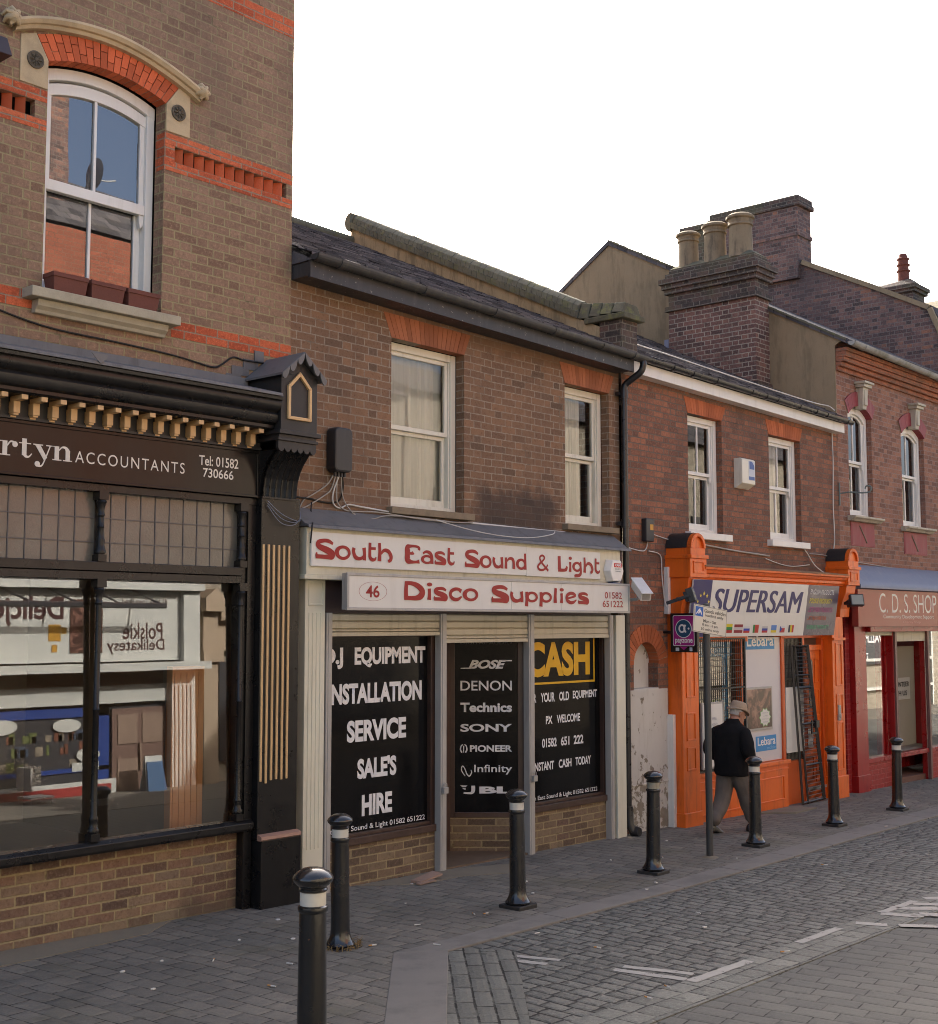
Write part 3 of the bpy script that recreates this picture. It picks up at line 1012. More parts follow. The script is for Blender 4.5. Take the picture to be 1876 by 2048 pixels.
mb.xz([(5.965, 6.44), (6.20, 6.44), (6.20, 6.80), (6.095, 6.85), (5.965, 6.668)], -.010, .13)
mb.build('skewback', M['stone'], H1, bevel=.004)
for cx_, cz in ((4.785, 6.635), (6.08, 6.62)):
    mb = MB()
    mb.lathe([(.068, 0), (.068, -.012), (.058, -.016), (.05, -.010), (.016, -.010), (.014, -.022), (0.002, -.026)], (cx_, -.010, cz), 22, 'Y')
    for k in range(8):
        a = k * PI / 4
        mb.tube([(cx_ + .016 * cos(a), -.024, cz + .016 * sin(a)), (cx_ + .034 * cos(a), -.029, cz + .034 * sin(a)), (cx_ + .05 * cos(a), -.022, cz + .05 * sin(a))], [.004, .0095, .004], 6)
    mb.build('rosette', M['rosette'], H1, smooth=50)
# hood mould with knotted ends
hp = [(4.60, 6.865), (4.75, 6.93), (4.95, 6.985), (5.2, 7.025), (5.45, 7.035), (5.7, 7.01), (5.95, 6.95), (6.15, 6.885), (6.27, 6.835)]
hp = [p for p in catmull(hp, 5)]
prof = [(0, -.075), (-.05, -.072), (-.062, -.045), (-.085, -.04), (-.105, -.012), (-.10, .01), (-.06, .022), (0, .03)]
mb = MB()
for i in range(len(hp) - 1):
    rr = []
    for j in (i, i + 1):
        x, z = hp[j]
        rr.append([(x, y, z + h) for y, h in prof])
    mb.loft(rr)
hm = mb.build('hood_mould', M['stone'], H1, smooth=35)
for x, z in ((4.565, 6.875), (6.275, 6.845)):
    mb = MB()
    for k in range(7):
        a = k * 2 * PI / 7
        mb.tube([(x, -.05, z), (x + .035 * cos(a), -.10, z + .035 * sin(a)), (x + .06 * cos(a), -.08, z + .06 * sin(a)), (x + .062 * cos(a + .3), -.02, z + .055 * sin(a + .3))], [.024, .022, .017, .012], 7)
    mb.lathe([(.03, 0), (.055, -.03), (.05, -.09), (.02, -.12), (.002, -.122)], (x, 0, z), 12, 'Y')
    mb.build('carved_boss', M['stone'], hm, smooth=60)
mb = MB()
mb.hexa([(4.20, -.22, 6.50), (4.49, -.22, 6.50), (4.49, 0, 6.50), (4.20, 0, 6.50)], [(4.20, -.14, 6.66), (4.49, -.14, 6.66), (4.49, 0, 6.66), (4.20, 0, 6.66)])
tag(mb.build('wall_lamp_box', paint('dark_maroon_metal', (.035, .022, .026), .5), None, bevel=.006), 'dark maroon metal box on the mauve wall at the left picture edge', 'wall box')
# red string courses
for (x0, x1) in ((5.963, 7.332), (-3.0, 4.897)):
    mb = MB()
    mb.box(x0, x1, -.004, .02, 6.335, 6.425)
    mb.box(x0, x1, -.004, .02, 6.115, 6.195)
    if x0 > 0:
        mb.box(5.957, 5.9631, -.003, .12, 6.115, 6.425)
        mb.box(5.963, 6.057, -.004, .02, 6.197, 6.333)
    sc_ = mb.build('string_course', M['red1'], H1)
    t = MB()
    x = max(x0, 1.25) + (.13 if x0 > 0 else 0)
    xe = 7.22 if x0 > 0 else 4.78
    while x < xe:                            # dog-tooth bricks set cornerwise in the recess
        t.prism([(x, .069, 6.2), (x + .05, .004, 6.2), (x + .085, .069, 6.2)], [(x, .069, 6.33), (x + .05, .004, 6.33), (x + .085, .069, 6.33)])
        x += .107
    t.build('dogtooth_bricks', M['vous1'], sc_)
for z0, z1, spans in ((4.735, 4.87, ((-3.0, 4.82), (6.06, 7.332))), (7.705, 7.87, ((-3.0, 7.332),))):
    mb = MB()
    for a, b in spans:
        mb.box(a, b, -.003, .02, z0, z1)
    mb.build('red_band', M['red1'], H1)
mb = MB()
mb.box(4.74, 6.05, -.15, .13, 4.80, 4.875)
mb.yz([(0, 4.70), (-.05, 4.70), (-.06, 4.725), (-.09, 4.75), (-.10, 4.798), (0, 4.798)], 4.82, 5.97)
mb.build('window_sill', M['sillstone'], H1, bevel=.006)
# arched sash
fr = MB()
y = .145
x0, x1 = 4.905, 5.955
fr.box(x0, x0 + .09, y, y + .1, 4.876, 6.60)
fr.box(x1 - .07, x1, y, y + .1, 4.876, 6.60)
fr.box(x0 + .09, x1 - .07, y + .003, y + .1, 4.876, 4.96)
ou, ii = seg_arc(x0, x1, 6.655, .10, 20), seg_arc(x0, x1, 6.555, .115, 20)
fr.xz(list(ou) + list(reversed(ii)), y - .004, y + .1)
mid, gl = seg_arc(x0 + .05, x1 - .03, 6.555, .10, 20), seg_arc(x0 + .05, x1 - .03, 6.465, .095, 20)
fr.xz(list(mid) + list(reversed(gl)), y + .022, y + .09)
win = fr.build('window', M['white'], H1, bevel=.004)
u = MB()
u.box(x0 + .09, x0 + .13, y + .03, y + .065, 5.74, 6.5)
u.box(x1 - .115, x1 - .07, y + .03, y + .065, 5.74, 6.5)
u.box(x0 + .09, x1 - .07, y + .008, y + .065, 5.735, 5.82)
u.box(5.412, 5.438, y + .026, y + .06, 5.82, 6.56)
u.xz([(x1 - .115, 5.735), (x1 - .07, 5.735), (x1 - .075, 5.65), (x1 - .10, 5.62), (x1 - .11, 5.66)], y + .02, y + .06)
u.build('upper_sash', M['white'], win, bevel=.004)
u = MB()
u.box(x0 + .09, x0 + .135, y + .07, y + .1, 4.96, 5.735)
u.box(x1 - .13, x1 - .07, y + .07, y + .1, 4.96, 5.735)
u.box(x0 + .09, x1 - .07, y + .07, y + .1, 4.96, 5.04)
u.box(5.405, 5.43, y + .066, y + .095, 5.04, 5.735)
u.build('lower_sash', M['white'], win, bevel=.004)
p = MB()
p.poly([(x, y + .048, z) for x, z in [(x0 + .1, 5.8), (x1 - .09, 5.8)] + list(reversed(seg_arc(x0 + .1, x1 - .09, 6.48, .09, 12)))])
p.quad((x0 + .1, y + .085, 5.0), (x1 - .1, y + .085, 5.0), (x1 - .1, y + .082, 5.74), (x0 + .1, y + .082, 5.74))
p.build('pane', M['glassblue'], win, recalc=False)
r = MB()
r.box(4.4, 6.6, .26, 2.4, 4.4, 7.2)
r.build('room_behind', M['dark'], win)
for i, (a, b) in enumerate(((4.915, 5.215), (5.235, 5.54), (5.56, 5.86))):
    mb = MB()
    t_ = .018
    top = [(a, -.135), (b, -.135), (b, .02), (a, .02)]
    bot = [(a + t_, -.115), (b - t_, -.115), (b - t_, .005), (a + t_, .005)]
    inn = [(a + .02, -.115), (b - .02, -.115), (b - .02, .002), (a + .02, .002)]
    z0, z1 = 4.876, 5.02
    V = [(x, y_, z0) for x, y_ in bot] + [(x, y_, z1 - .035) for x, y_ in [(a + .006, -.129), (b - .006, -.129), (b - .006, .015), (a + .006, .015)]]
    mb.add(V, [(3, 2, 1, 0), (0, 1, 5, 4), (1, 2, 6, 5), (2, 3, 7, 6), (3, 0, 4, 7)])
    mb.box(a, b, -.137, -.117, z1 - .035, z1)
    mb.box(a, b, .004, .024, z1 - .035, z1)
    mb.box(a, a + .02, -.117, .004, z1 - .035, z1)
    mb.box(b - .02, b, -.117, .004, z1 - .035, z1)
    mb.quad((a + .02, -.117, z1 - .03), (b - .02, -.117, z1 - .03), (b - .02, .004, z1 - .03), (a + .02, .004, z1 - .03))
    o = mb.build('window_box', M['terracotta'], None, bevel=.003)
    tag(o, ['dark terracotta planter on the arched window sill, farthest from the corner', 'dark terracotta planter on the arched window sill, between the two others', 'dark terracotta planter on the arched window sill, nearest the house corner'][i], 'planter', 'terracotta planters on the sill')

# ---- shopfront of house 1
sf = MB()
XL, XR = -.6, 6.87
sf.box(XL, XR, -.13, -.04, 3.40, 3.46)
sf.box(XL, 6.72, -.145, -.05, 2.80, 2.87)
sf.box(XL, 6.72, -.135, -.05, 2.735, 2.797)
sf.box(6.72, 6.80, -.10, .0, .72, 3.40)
sf.box(6.79, 6.872, -.12, .05, .05, 3.46)
sf.yz([(-.03, .70), (-.155, .70), (-.165, .72), (-.165, .765), (-.13, .79), (-.03, .79)], XL, 6.86)
shop1 = sf.build('shopfront', M['black'], H1, bevel=.004)
mb = MB()
mb.yz([(0, 4.02), (-.34, 4.02), (-.36, 4.035), (-.36, 4.06), (-.395, 4.075), (-.41, 4.10), (-.415, 4.14), (-.40, 4.165), (-.42, 4.175), (-.44, 4.20), (-.45, 4.235), (-.445, 4.255), (-.475, 4.262), (-.48, 4.285), (-.47, 4.30), (0, 4.42)], XL, 6.855)
mb.build('cornice', M['black'], shop1, smooth=35)
mb = MB()
mb.yz([(-.002, 4.50), (-.02, 4.50), (-.03, 4.435), (-.49, 4.316), (-.495, 4.29), (-.487, 4.29), (-.482, 4.306), (-.02, 4.425), (-.002, 4.43)], XL, 6.84)
for k in range(9):
    mb.box(1.3 + k * .62, 1.325 + k * .62, -.5, -.02, 4.30, 4.312 + .0) if False else None
mb.xz([(5.02, 4.37), (5.16, 4.37), (5.15, 4.33), (5.10, 4.295), (5.06, 4.33)], -.503, -.497)
mb.build('lead_flashing', M['lead'], shop1, bevel=.003)
mb = MB()
mb.box(XL, 6.87, -.165, -.05, 3.875, 4.02)
mb.box(XL, 6.87, -.185, -.05, 3.865, 3.885)
mb.build('dentil_board', M['blackmatt'], shop1)
for k in range(-12, 15):
    x = 4.575 + .1525 * k
    if x < 3.6:
        continue
    mb = MB()
    mb.box(x, x + .05, -.345, -.18, 3.985, 4.019)
    mb.box(x, x + .052, -.235, -.166, 3.90, 3.984)
    mb.box(x + .006, x + .046, -.225, -.166, 3.885, 3.90)
    mb.box(x + .004, x + .048, -.19, -.166, 3.872, 3.885)
    mb.build('dentil', M['gold'], shop1, bevel=.002)
# pilaster
mb = MB()
mb.box(6.874, 7.30, -.19, .02, .62, 3.48)
mb.box(6.885, 7.315, -.235, .02, G(7), .615)
pil = mb.build('pilaster', M['black'], shop1, bevel=.006)
mb = MB()
mb.box(6.90, 7.175, -.192, -.188, 1.09, 3.08)
for k in range(6):
    x = 6.885 + k * .056
    mb.box(x, x + .021, -.202, -.186, 1.09 + random.uniform(-.02, .02), 3.07)
mb.v, mb.f, mb.mi = mb.v[8:], [tuple(i - 8 for i in f) for f in mb.f[6:]], mb.mi[6:]
mb.build('gold_flute', M['gold'], pil, bevel=.003)
mb = MB()
mb.yz([(-.19, .615), (-.235, .615), (-.25, .625), (-.245, .65), (-.20, .665), (-.19, .665)], 6.875, 7.305)
mb.build('base_moulding', M['pinkwood'], pil)
# fluted corbel and gabled box above it
mb = MB()
nfl = 6
prof = [(3.47, -.20), (3.55, -.205), (3.63, -.22), (3.70, -.25), (3.76, -.29), (3.81, -.335), (3.86, -.385)]
for k in range(nfl):
    xa, xb = 6.875 + k * .062, 6.875 + (k + 1) * .062
    for i in range(len(prof) - 1):
        (z0, y0), (z1, y1) = prof[i], prof[i + 1]
        ringA, ringB = [], []
        for q in range(7):
            t = q / 6
            d = .028 * sin(PI * t)
            ringA.append((xa + (xb - xa) * t, y0 + d, z0))
            ringB.append((xa + (xb - xa) * t, y1 + d, z1))
        for q in range(6):
            mb.quad(ringA[q], ringA[q + 1], ringB[q + 1], ringB[q])
mb.yz([(0, 3.47)] + [(y_ + .04, z_) for z_, y_ in prof] + [(0, 3.86)], 6.868, 7.247)
mb.yz([(0, 3.46), (-.205, 3.46), (-.205, 3.475), (0, 3.475)], 6.87, 7.25)
mb.build('corbel', M['black'], pil, smooth=40)
mb = MB()
pts = [(6.84, 3.93), (7.26, 3.93), (7.26, 3.865)]
for k in range(6):
    xa = 7.26 - k * .07
    pts += [(xa - .014, 3.845), (xa - .035, 3.835), (xa - .056, 3.845), (xa - .07, 3.868)]
mb.xz(pts, -.435, -.40)
mb.box(6.83, 7.27, -.45, 0, 3.93, 3.955)
mb.box(6.85, 7.26, -.435, 0, 3.955, 3.985)
mb.box(6.83, 7.29, -.465, 0, 3.985, 4.02)
mb.box(6.862, 7.262, -.44, 0, 4.02, 4.50)
mb.xz([(6.862, 4.50), (7.262, 4.50), (7.062, 4.66)], -.44, 0)
cb = mb.build('gabled_box', M['blackmatt'], pil, bevel=.003)
mb = MB()
fo = [(6.925, 4.115), (7.185, 4.115), (7.185, 4.40), (7.055, 4.53), (6.925, 4.40)]
fi = [(6.953, 4.143), (7.157, 4.143), (7.157, 4.388), (7.055, 4.49), (6.953, 4.388)]
for k in range(5):
    a, b, c, d = fo[k], fo[(k + 1) % 5], fi[(k + 1) % 5], fi[k]
    mb.xz([a, b, c, d], -.462, -.436)
mb.build('pointed_frame', M['gold'], cb, bevel=.004)
mb = MB()
for sgn in (-1, 1):
    xe = 7.062 + sgn * .25
    q = [(7.062, 4.70), (xe, 4.49), (xe, 4.47), (7.062, 4.675)]
    mb.xz(q, -.505, .0)
    # scalloped drop edge
    n_ = 3
    for k in range(n_):
        t0, t1 = k / n_, (k + 1) / n_
        A = (7.062 + (xe - 7.062) * t0, 4.695 - .21 * t0)
        B = (7.062 + (xe - 7.062) * t1, 4.695 - .21 * t1)
        sc_pts = [A, B]
        for q_ in range(1, 8):
            a = q_ / 8
            sc_pts.append((B[0] + (A[0] - B[0]) * a, B[1] + (A[1] - B[1]) * a - .012 - .062 * sin(PI * a) ** .7))
        mb.xz(sc_pts, -.512, -.497)
mb.build('lead_gable_roof', M['lead'], cb, bevel=.002)
# stepped flashing up the wall
mb = MB()
for k, (a, b, c, d) in enumerate(((6.62, 6.78, 4.47, 4.52), (6.68, 6.86, 4.52, 4.595), (6.80, 6.96, 4.58, 4.67), (6.92, 7.02, 4.66, 4.76))):
    mb.box(a, b, -.008 - k * .0012, 0, c, d)
mb.build('step_flashing', M['lead'], cb)
# glazing
for a, b in ((1.35, 2.66), (2.70, 4.01), (4.05, 5.36), (5.40, 6.73)):
    mb = MB()
    mb.quad((a, -.065, .79), (b, -.065, .79), (b, -.065 + .036, 2.735), (a, -.065 + .036, 2.735))
    pn = mb.build('display_pane', M['glassshop'], shop1, recalc=False)
    mb = MB()
    mb.quad((a, -.06, 2.87), (b, -.06, 2.87), (b, -.06, 3.40), (a, -.06, 3.40))
    tl = mb.build('leaded_light', M['leaded'], shop1, recalc=False)
    mb = MB()
    x = a + (.10 if a > 5 else .065)
    while x < b - .04:
        mb.box(x - .004, x + .004, -.066, -.055, 2.87, 3.40)
        x += .1345
    for z in (3.205, 3.02):
        mb.box(a, b, -.067, -.054, z - .004, z + .004)
    mb.build('lead_came', M['came'], tl)
def colonnette(x):
    mb = MB()
    yc = -.115
    for z0, z1 in ((.79, 2.735), (2.87, 3.40)):
        L_ = z1 - z0
        pr = [(.03, 0), (.03, .06), (.042, .065), (.044, .085), (.036, .10), (.030, .13), (.034, .16), (.034, .17), (.026, .19), (.023, L_ * .5 - .01), (.029, L_ * .5), (.023, L_ * .5 + .01), (.0225, L_ - .19),
              (.030, L_ - .18), (.030, L_ - .17), (.024, L_ - .16), (.027, L_ - .12), (.036, L_ - .09), (.042, L_ - .075), (.036, L_ - .06)]
        if L_ < 1:
            pr = [(r_, min(max(h_, 0), L_)) for r_, h_ in pr]
        pr = sorted(pr, key=lambda q: q[1])
        mb.lathe([(r_, z0 + h_) for r_, h_ in pr], (x, yc, 0), 14)
        mb.box(x - .04, x + .04, yc - .04, yc + .05, z1 - .06, z1 + .005)
        mb.box(x - .036, x + .036, yc - .036, yc + .05, z0, z0 + .055)
    mb.build('colonnette', M['black'], shop1, smooth=35)
for x in (2.68, 4.03, 5.38, 6.725):
    colonnette(x)
mb = MB()
mb.box(XL, 6.80, -.028, .22, -.2, .70)
mb.build('stall_riser', M['stock'], shop1)
# room seen through the glass
rm = MB()
xa, xb, ya, yb = 1.0, 6.80, .06, 3.4
rm.quad((xa, yb, .1), (xb, yb, .1), (xb, yb, 3.45), (xa, yb, 3.45))
rm.quad((xa, ya, .1), (xa, yb, .1), (xa, yb, 3.45), (xa, ya, 3.45))
rm.quad((xb, ya, .1), (xb, yb, .1), (xb, yb, 3.45), (xb, ya, 3.45))
rm.quad((xa, -.04, 3.45), (xb, -.04, 3.45), (xb, yb, 3.45), (xa, yb, 3.45))
rm.quad((xa, ya, .42), (xb, ya, .42), (xb, yb, .42), (xa, yb, .42))
rm.build('shop_room', M['room'], shop1, recalc=False)
mb = MB()
mb.box(XL, 6.8, .0, .04, 2.83, 3.44)
mb.build('ceiling_board', M['room'], shop1)
mb = MB()
mb.box(6.30, 6.62, .22, .30, .42, 2.05)
for k in range(5):
    mb.box(6.32 + k * .06, 6.345 + k * .06, .212, .22, .45, 2.0)
tag(mb.build('wooden_panel', M['wood'], None), 'orange wooden upright panel standing inside the accountants window', 'panel')
# black fascia board with the accountants lettering
FS = thing('fascia_sign', 'glossy black fascia board with white ACCOUNTANTS lettering below gold dentils', 'sign', (5, -.15, 3.46))
mb = MB()
mb.box(XL, 6.868, -.15, -.05, 3.465, 3.865)
mb.box(XL, 6.868, -.165, -.05, 3.84, 3.864)
mb.box(XL, 6.868, -.17, -.05, 3.462, 3.482)
mb.box(6.845, 6.869, -.163, -.05, 3.482, 3.84)
mb.build('board', M['fascia'], FS, bevel=.003)
# bold serif letters, cut as outlines
def bodoni(parent):
    z0, h = 3.60, .105
    o_r = MB()
    def stem(x, wd, za, zb):
        o_r.xz([(x, za), (x + wd, za), (x + wd, zb), (x, zb)], -.1535, -.1515)
    def serif(xa, xb, z):
        o_r.xz([(xa, z), (xb, z), (xb, z + .008), (xa, z + .008)], -.1538, -.1518)
    def ball(x, z, r):
        o_r.lathe([(r, 0), (r, -.002)], (x, -.1523, z), 16, 'Y')
    def ribbon(pts, off):
        rib(o_r, pts, lambda X, Z: (X, -.1528 - off, Z))
    # r
    stem(4.545, .036, z0, z0 + h); serif(4.525, 4.605, z0); serif(4.525, 4.581, z0 + h - .008)
    ribbon([(4.58, z0 + .07, .010), (4.605, z0 + .102, .012), (4.635, z0 + .098, .016)], .0004); ball(4.64, z0 + .085, .021)
    # t
    stem(4.695, .036, z0 + .012, z0 + h + .03); serif(4.672, 4.765, z0 + h - .008)
    ribbon([(4.713, z0 + .03, .036), (4.725, z0 + .008, .022), (4.75, z0 + .006, .012), (4.772, z0 + .03, .008)], .0004)
    # y
    serif(4.782, 4.86, z0 + h - .008); serif(4.885, 4.945, z0 + h - .008)
    o_r.xz([(4.795, z0 + h - .004), (4.838, z0 + h - .004), (4.895, z0 + .012), (4.872, z0 - .012)], -.1542, -.1522)
    ribbon([(4.918, z0 + h - .006, .010), (4.875, z0 - .01, .010), (4.852, z0 - .05, .012), (4.825, z0 - .055, .014)], .0008); ball(4.818, z0 - .04, .021)
    # n
    stem(4.955, .036, z0, z0 + h); serif(4.938, 5.012, z0); serif(4.935, 4.991, z0 + h - .008)
    stem(5.045, .036, z0, z0 + .08); serif(5.025, 5.10, z0)
    ribbon([(4.99, z0 + .075, .008), (5.015, z0 + .1, .012), (5.045, z0 + .098, .022), (5.063, z0 + .075, .036)], .0004)
    return o_r.build('lettering_serif', M['letterwhite'], parent)


def rib(mb, pts, fn, k=6):
    """flat ribbon letter stroke along (x, z, width) points"""
    pp = catmull(pts, k)
    n = len(pp)
    L_, R_ = [], []
    for i in range(n):
        a, b = pp[max(0, i - 1)], pp[min(n - 1, i + 1)]
        d = Vector((b[0] - a[0], b[1] - a[1]))
        d = d.normalized() if d.length > 1e-9 else Vector((1, 0))
        nx, nz = -d.y, d.x
        wd = pp[i][2] / 2
        L_.append((pp[i][0] + nx * wd, pp[i][1] + nz * wd))
        R_.append((pp[i][0] - nx * wd, pp[i][1] - nz * wd))
    for i in range(n - 1):
        mb.quad(fn(*L_[i]), fn(*R_[i]), fn(*R_[i + 1]), fn(*L_[i + 1]))


bodoni(FS)
text('ACCOUNTANTS', 'lettering_name', FS, M['letterwhite'], 5.125, 6.11, 3.60, 3.688, -.151, 0, spacing=1.25)
text('Tel: 01582', 'lettering_phone', FS, M['letterwhite'], 6.25, 6.65, 3.688, 3.77, -.151, .012)
text('730666', 'lettering_phone', FS, M['letterwhite'], 6.29, 6.60, 3.592, 3.668, -.151, .012)
# ================================================================ HOUSE 2 : disco shop, two storeys
H2 = thing('terraced_house', 'brown red brick house with black eaves over the white audio shopfront', 'house', (9.9, 2.5, 0))
Y2 = .03
mb = MB()
OW = [(8.63, 9.69, 3.52, 5.17), (11.40, 12.26, 3.52, 5.12)]
wall_front(mb, 7.335, 12.47, 3.15, 5.60, Y2, OW, .11)
mb.quad((7.335, 9.6, -.3), (12.47, 9.6, -.3), (12.47, 9.6, 5.6), (7.335, 9.6, 5.6))
mb.quad((12.46, Y2, -.3), (12.46, 9.6, -.3), (12.46, 9.6, 5.6), (12.46, Y2, 5.6))
mb.quad((7.338, Y2, -.3), (7.338, 9.6, -.3), (7.338, 9.6, 5.6), (7.338, Y2, 5.6))
mb.quad((7.335, Y2 + .003, -.3), (7.44, Y2 + .003, -.3), (7.44, Y2 + .003, 3.15), (7.335, Y2 + .003, 3.15))
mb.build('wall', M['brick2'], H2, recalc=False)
for (xa, xb, za, zb, s0, s1) in ((8.63, 9.69, 5.17, 5.41, .115, .10), (11.40, 12.26, 5.12, 5.355, .10, .11)):
    n_ = 18 if xb - xa > 1 else 15
    arch_ring('window_arch', H2, M['vous2'], lerp_line((xa, za), (xb, za - .005), n_), lerp_line((xa - s0, zb), (xb + s1, zb - .02), n_), Y2 - .004, Y2 + .11, gap=.004)
    mb = MB()
    mb.box(xa - .06, xb + .075, Y2 - .085, Y2 + .12, 3.45, 3.518)
    mb.build('window_sill', M['stone2'], H2, bevel=.006)
sash_window(H2, 8.64, 9.685, 3.52, 5.165, Y2 + .115, 4.31, curtain='net', glassm='glass', paintm='cream', horns=False)
sash_window(H2, 11.41, 12.255, 3.52, 5.115, Y2 + .115, 4.31, curtain='net', glassm='glass', paintm='cream', horns=False, cur_x=(11.45, 12.02))
# eaves, dropping a little to the right
DR = .10
def sl(x):
    return -DR * (x - 7.3) / 5.1
mb = MB()
xa, xb = 7.345, 12.40
lo = [(xa, -.24, 5.46), (xa, -.21, 5.46), (xa, -.21, 5.615), (xa, -.24, 5.615)]
hi = [(xb, y, z + sl(xb)) for _, y, z in lo]
mb.prism(lo, hi)
lo = [(xa, -.209, 5.475), (xa, Y2, 5.475), (xa, Y2, 5.49), (xa, -.209, 5.49)]
mb.prism(lo, [(xb, y, z + sl(xb)) for _, y, z in lo])
lo = [(xa, -.209, 5.49), (xa, Y2, 5.49), (xa, Y2, 5.60), (xa, -.209, 5.60)]
mb.prism(lo, [(xa + .02, y, z) for _, y, z in lo])
mb.build('fascia_board', M['fasciablk'], H2)
half_gutter(H2, 7.34, 5.655, 12.56, 5.545, -.30, .062, M['gutterblack'], joints=(.06, .27, .47, .66, .83, .95))
roof2 = slate_roof(H2, 7.335, 12.46, -.27, 5.66, 4.70, 8.02, M['slate'], drop=.08)
# party parapet with rounded end, brick on edge coping
mb = MB()
PX0, PX1 = 12.46, 12.78
def parap(y):
    return 5.86 + .488 * (y - .06) + .02
mb.yz([(.30, 5.5), (.30, parap(.30)), (4.70, parap(4.7)), (4.75, 7.3), (4.75, 5.5)], PX0, PX1)
par = mb.build('parapet', M['rendertan'], H2)
mb = MB()
n_ = 50
rd = random.Random(3)
for i in range(n_):
    t0, t1 = i / n_, (i + 1) / n_ - .0012
    ya, yb = .62 + 4.05 * t0, .62 + 4.05 * t1
    j = rd.uniform(-.003, .003)
    for (w_, za, zb) in ((.05, .0, .085), (.0, .087, .235)):
        xs_ = (PX0 - w_ + j * .5, PX1 + w_)
        if za == 0:
            lo = [(xs_[0], ya, parap(ya) + za), (xs_[1], ya, parap(ya) + za), (xs_[1], yb, parap(yb) + za), (xs_[0], yb, parap(yb) + za)]
            mb.hexa(lo, [(x, y, z + zb - za) for x, y, z in lo])
        else:
            cxm = (PX0 + PX1) / 2
            R_ = .17
            A = [(cxm + R_ * cos(PI - PI * k / 6), ya, parap(ya) + za + j + .15 * sin(PI * k / 6)) for k in range(7)]
            B = [(cxm + R_ * cos(PI - PI * k / 6), yb, parap(yb) + za + j + .15 * sin(PI * k / 6)) for k in range(7)]
            mb.prism(A, B)
# rounded end at the ridge
ye = 4.68
A = [(PX0 - .04, ye + .12 * sin(a), parap(ye) + .09 + .14 * cos(a)) for a in [PI * k / 8 for k in range(9)]]
B = [(PX1 + .04, y, z) for _, y, z in A]
mb.prism(A, B)
mb.build('coping', M['coping'], par, smooth=30)
mb = MB()
mb.box(12.47, 12.80, -.02, .30, 5.40, 6.05)
pr = mb.build('parapet_pier', M['brickct'], par)
mb = MB()
mb.box(12.42, 12.86, -.10, .50, 6.05, 6.12)
for k in range(4):
    ya, yb, j = -.06 + k * .17, -.06 + (k + 1) * .17 - .008, random.uniform(-.012, .012)
    mb.hexa([(12.43 + j, ya, 6.12), (12.84, ya, 6.12), (12.84, yb, 6.14), (12.43 + j, yb, 6.14)], [(12.52 + j, ya + .02, 6.26 + k * .022 + j), (12.78, ya + .02, 6.25 + k * .022), (12.78, yb, 6.27 + k * .022), (12.52 + j, yb, 6.28 + k * .022 + j)])
mb.build('pier_cap', M['coping2'], pr, bevel=.01)
mb = MB()
for k in range(9):
    x, y0 = 12.6 + random.uniform(-.04, .04), 3.55 + random.uniform(-.06, .06)
    h = random.uniform(.05, .12) if k else .46
    zb = parap(3.55) + .22
    mb.tube([(x, y0, zb), (x + random.uniform(-.03, .03), y0 + random.uniform(-.04, .04), zb + h * .6), (x + random.uniform(-.05, .05), y0 + random.uniform(-.07, .07), zb + h)], [.004, .003, .0015], 5)
    for q in range(7 if k == 0 else 3):
        t = .15 + .12 * q
        mb.tube([(x, y0, zb + h * t), (x + random.uniform(-.05, .05), y0 + random.uniform(-.05, .05), zb + h * t + .03)], [.0025, .001], 4)
tag(mb.build('weed', rough_stone('dry_weed', (.10, .10, .05), .3), None), 'thin dry weed growing on the mossy party wall coping', 'weed')

# ---- shopfront of house 2
sf = MB()
FX0, FX1 = 7.37, 12.13
sf.box(FX0, FX1, -.20, Y2, 2.83, 3.245)
sf.box(FX0 - .03, FX1 + .02, -.215, Y2, 2.79, 2.83)
shop2 = sf.build('shopfront', M['creampanel'], H2, bevel=.004)
mb = MB()
mb.yz([(Y2, 3.43), (Y2 - .03, 3.43), (-.20, 3.28), (-.25, 3.265), (-.262, 3.235), (-.25, 3.235), (-.24, 3.25), (Y2, 3.25)], 7.345, 12.28)
mb.build('lead_flashing', M['lead'], shop2, bevel=.004)
mb = MB()
mb.box(7.45, 7.685, -.10, .02, G(7.5), 2.79)
mb.box(7.44, 7.695, -.115, .02, G(7.5), .12)
for k in range(4):
    mb.box(7.49 + k * .045, 7.505 + k * .045, -.106, -.09, .45, 2.50)
mb.xz([(7.49, 2.56), (7.655, 2.56), (7.655, 2.58), (7.49, 2.58)], -.108, -.09)
mb.xz([(7.49, 2.76), (7.655, 2.76), (7.655, 2.78), (7.49, 2.78)], -.108, -.09)
mb.box(7.485, 7.50, -.108, -.09, 2.56, 2.78)
mb.box(7.645, 7.66, -.108, -.09, 2.56, 2.78)
mb.box(12.16, 12.36, -.10, .02, G(12), 2.50)
mb.box(12.16, 12.20, -.115, -.09, G(12), 2.5)
mb.build('pilaster', M['creampil'], shop2, bevel=.004)
mb = MB()
mb.box(7.695, 12.10, -.085, .02, 2.50, 2.80)
mb.box(7.70, 12.1, -.06, .02, 2.30, 2.50)
mb.build('shutter_housing', M['maroon'], shop2)
for a, b in ((7.705, 7.775), (9.205, 9.29), (10.58, 10.67), (12.055, 12.125)):
    mb = MB()
    mb.box(a, b, -.10, -.02, G(a) - .02, 2.50)
    mb.box(a + .02, b - .02, -.106, -.10, G(a) - .02, 2.50)
    mb.build('shutter_guide', M['alu'], shop2, bevel=.003)
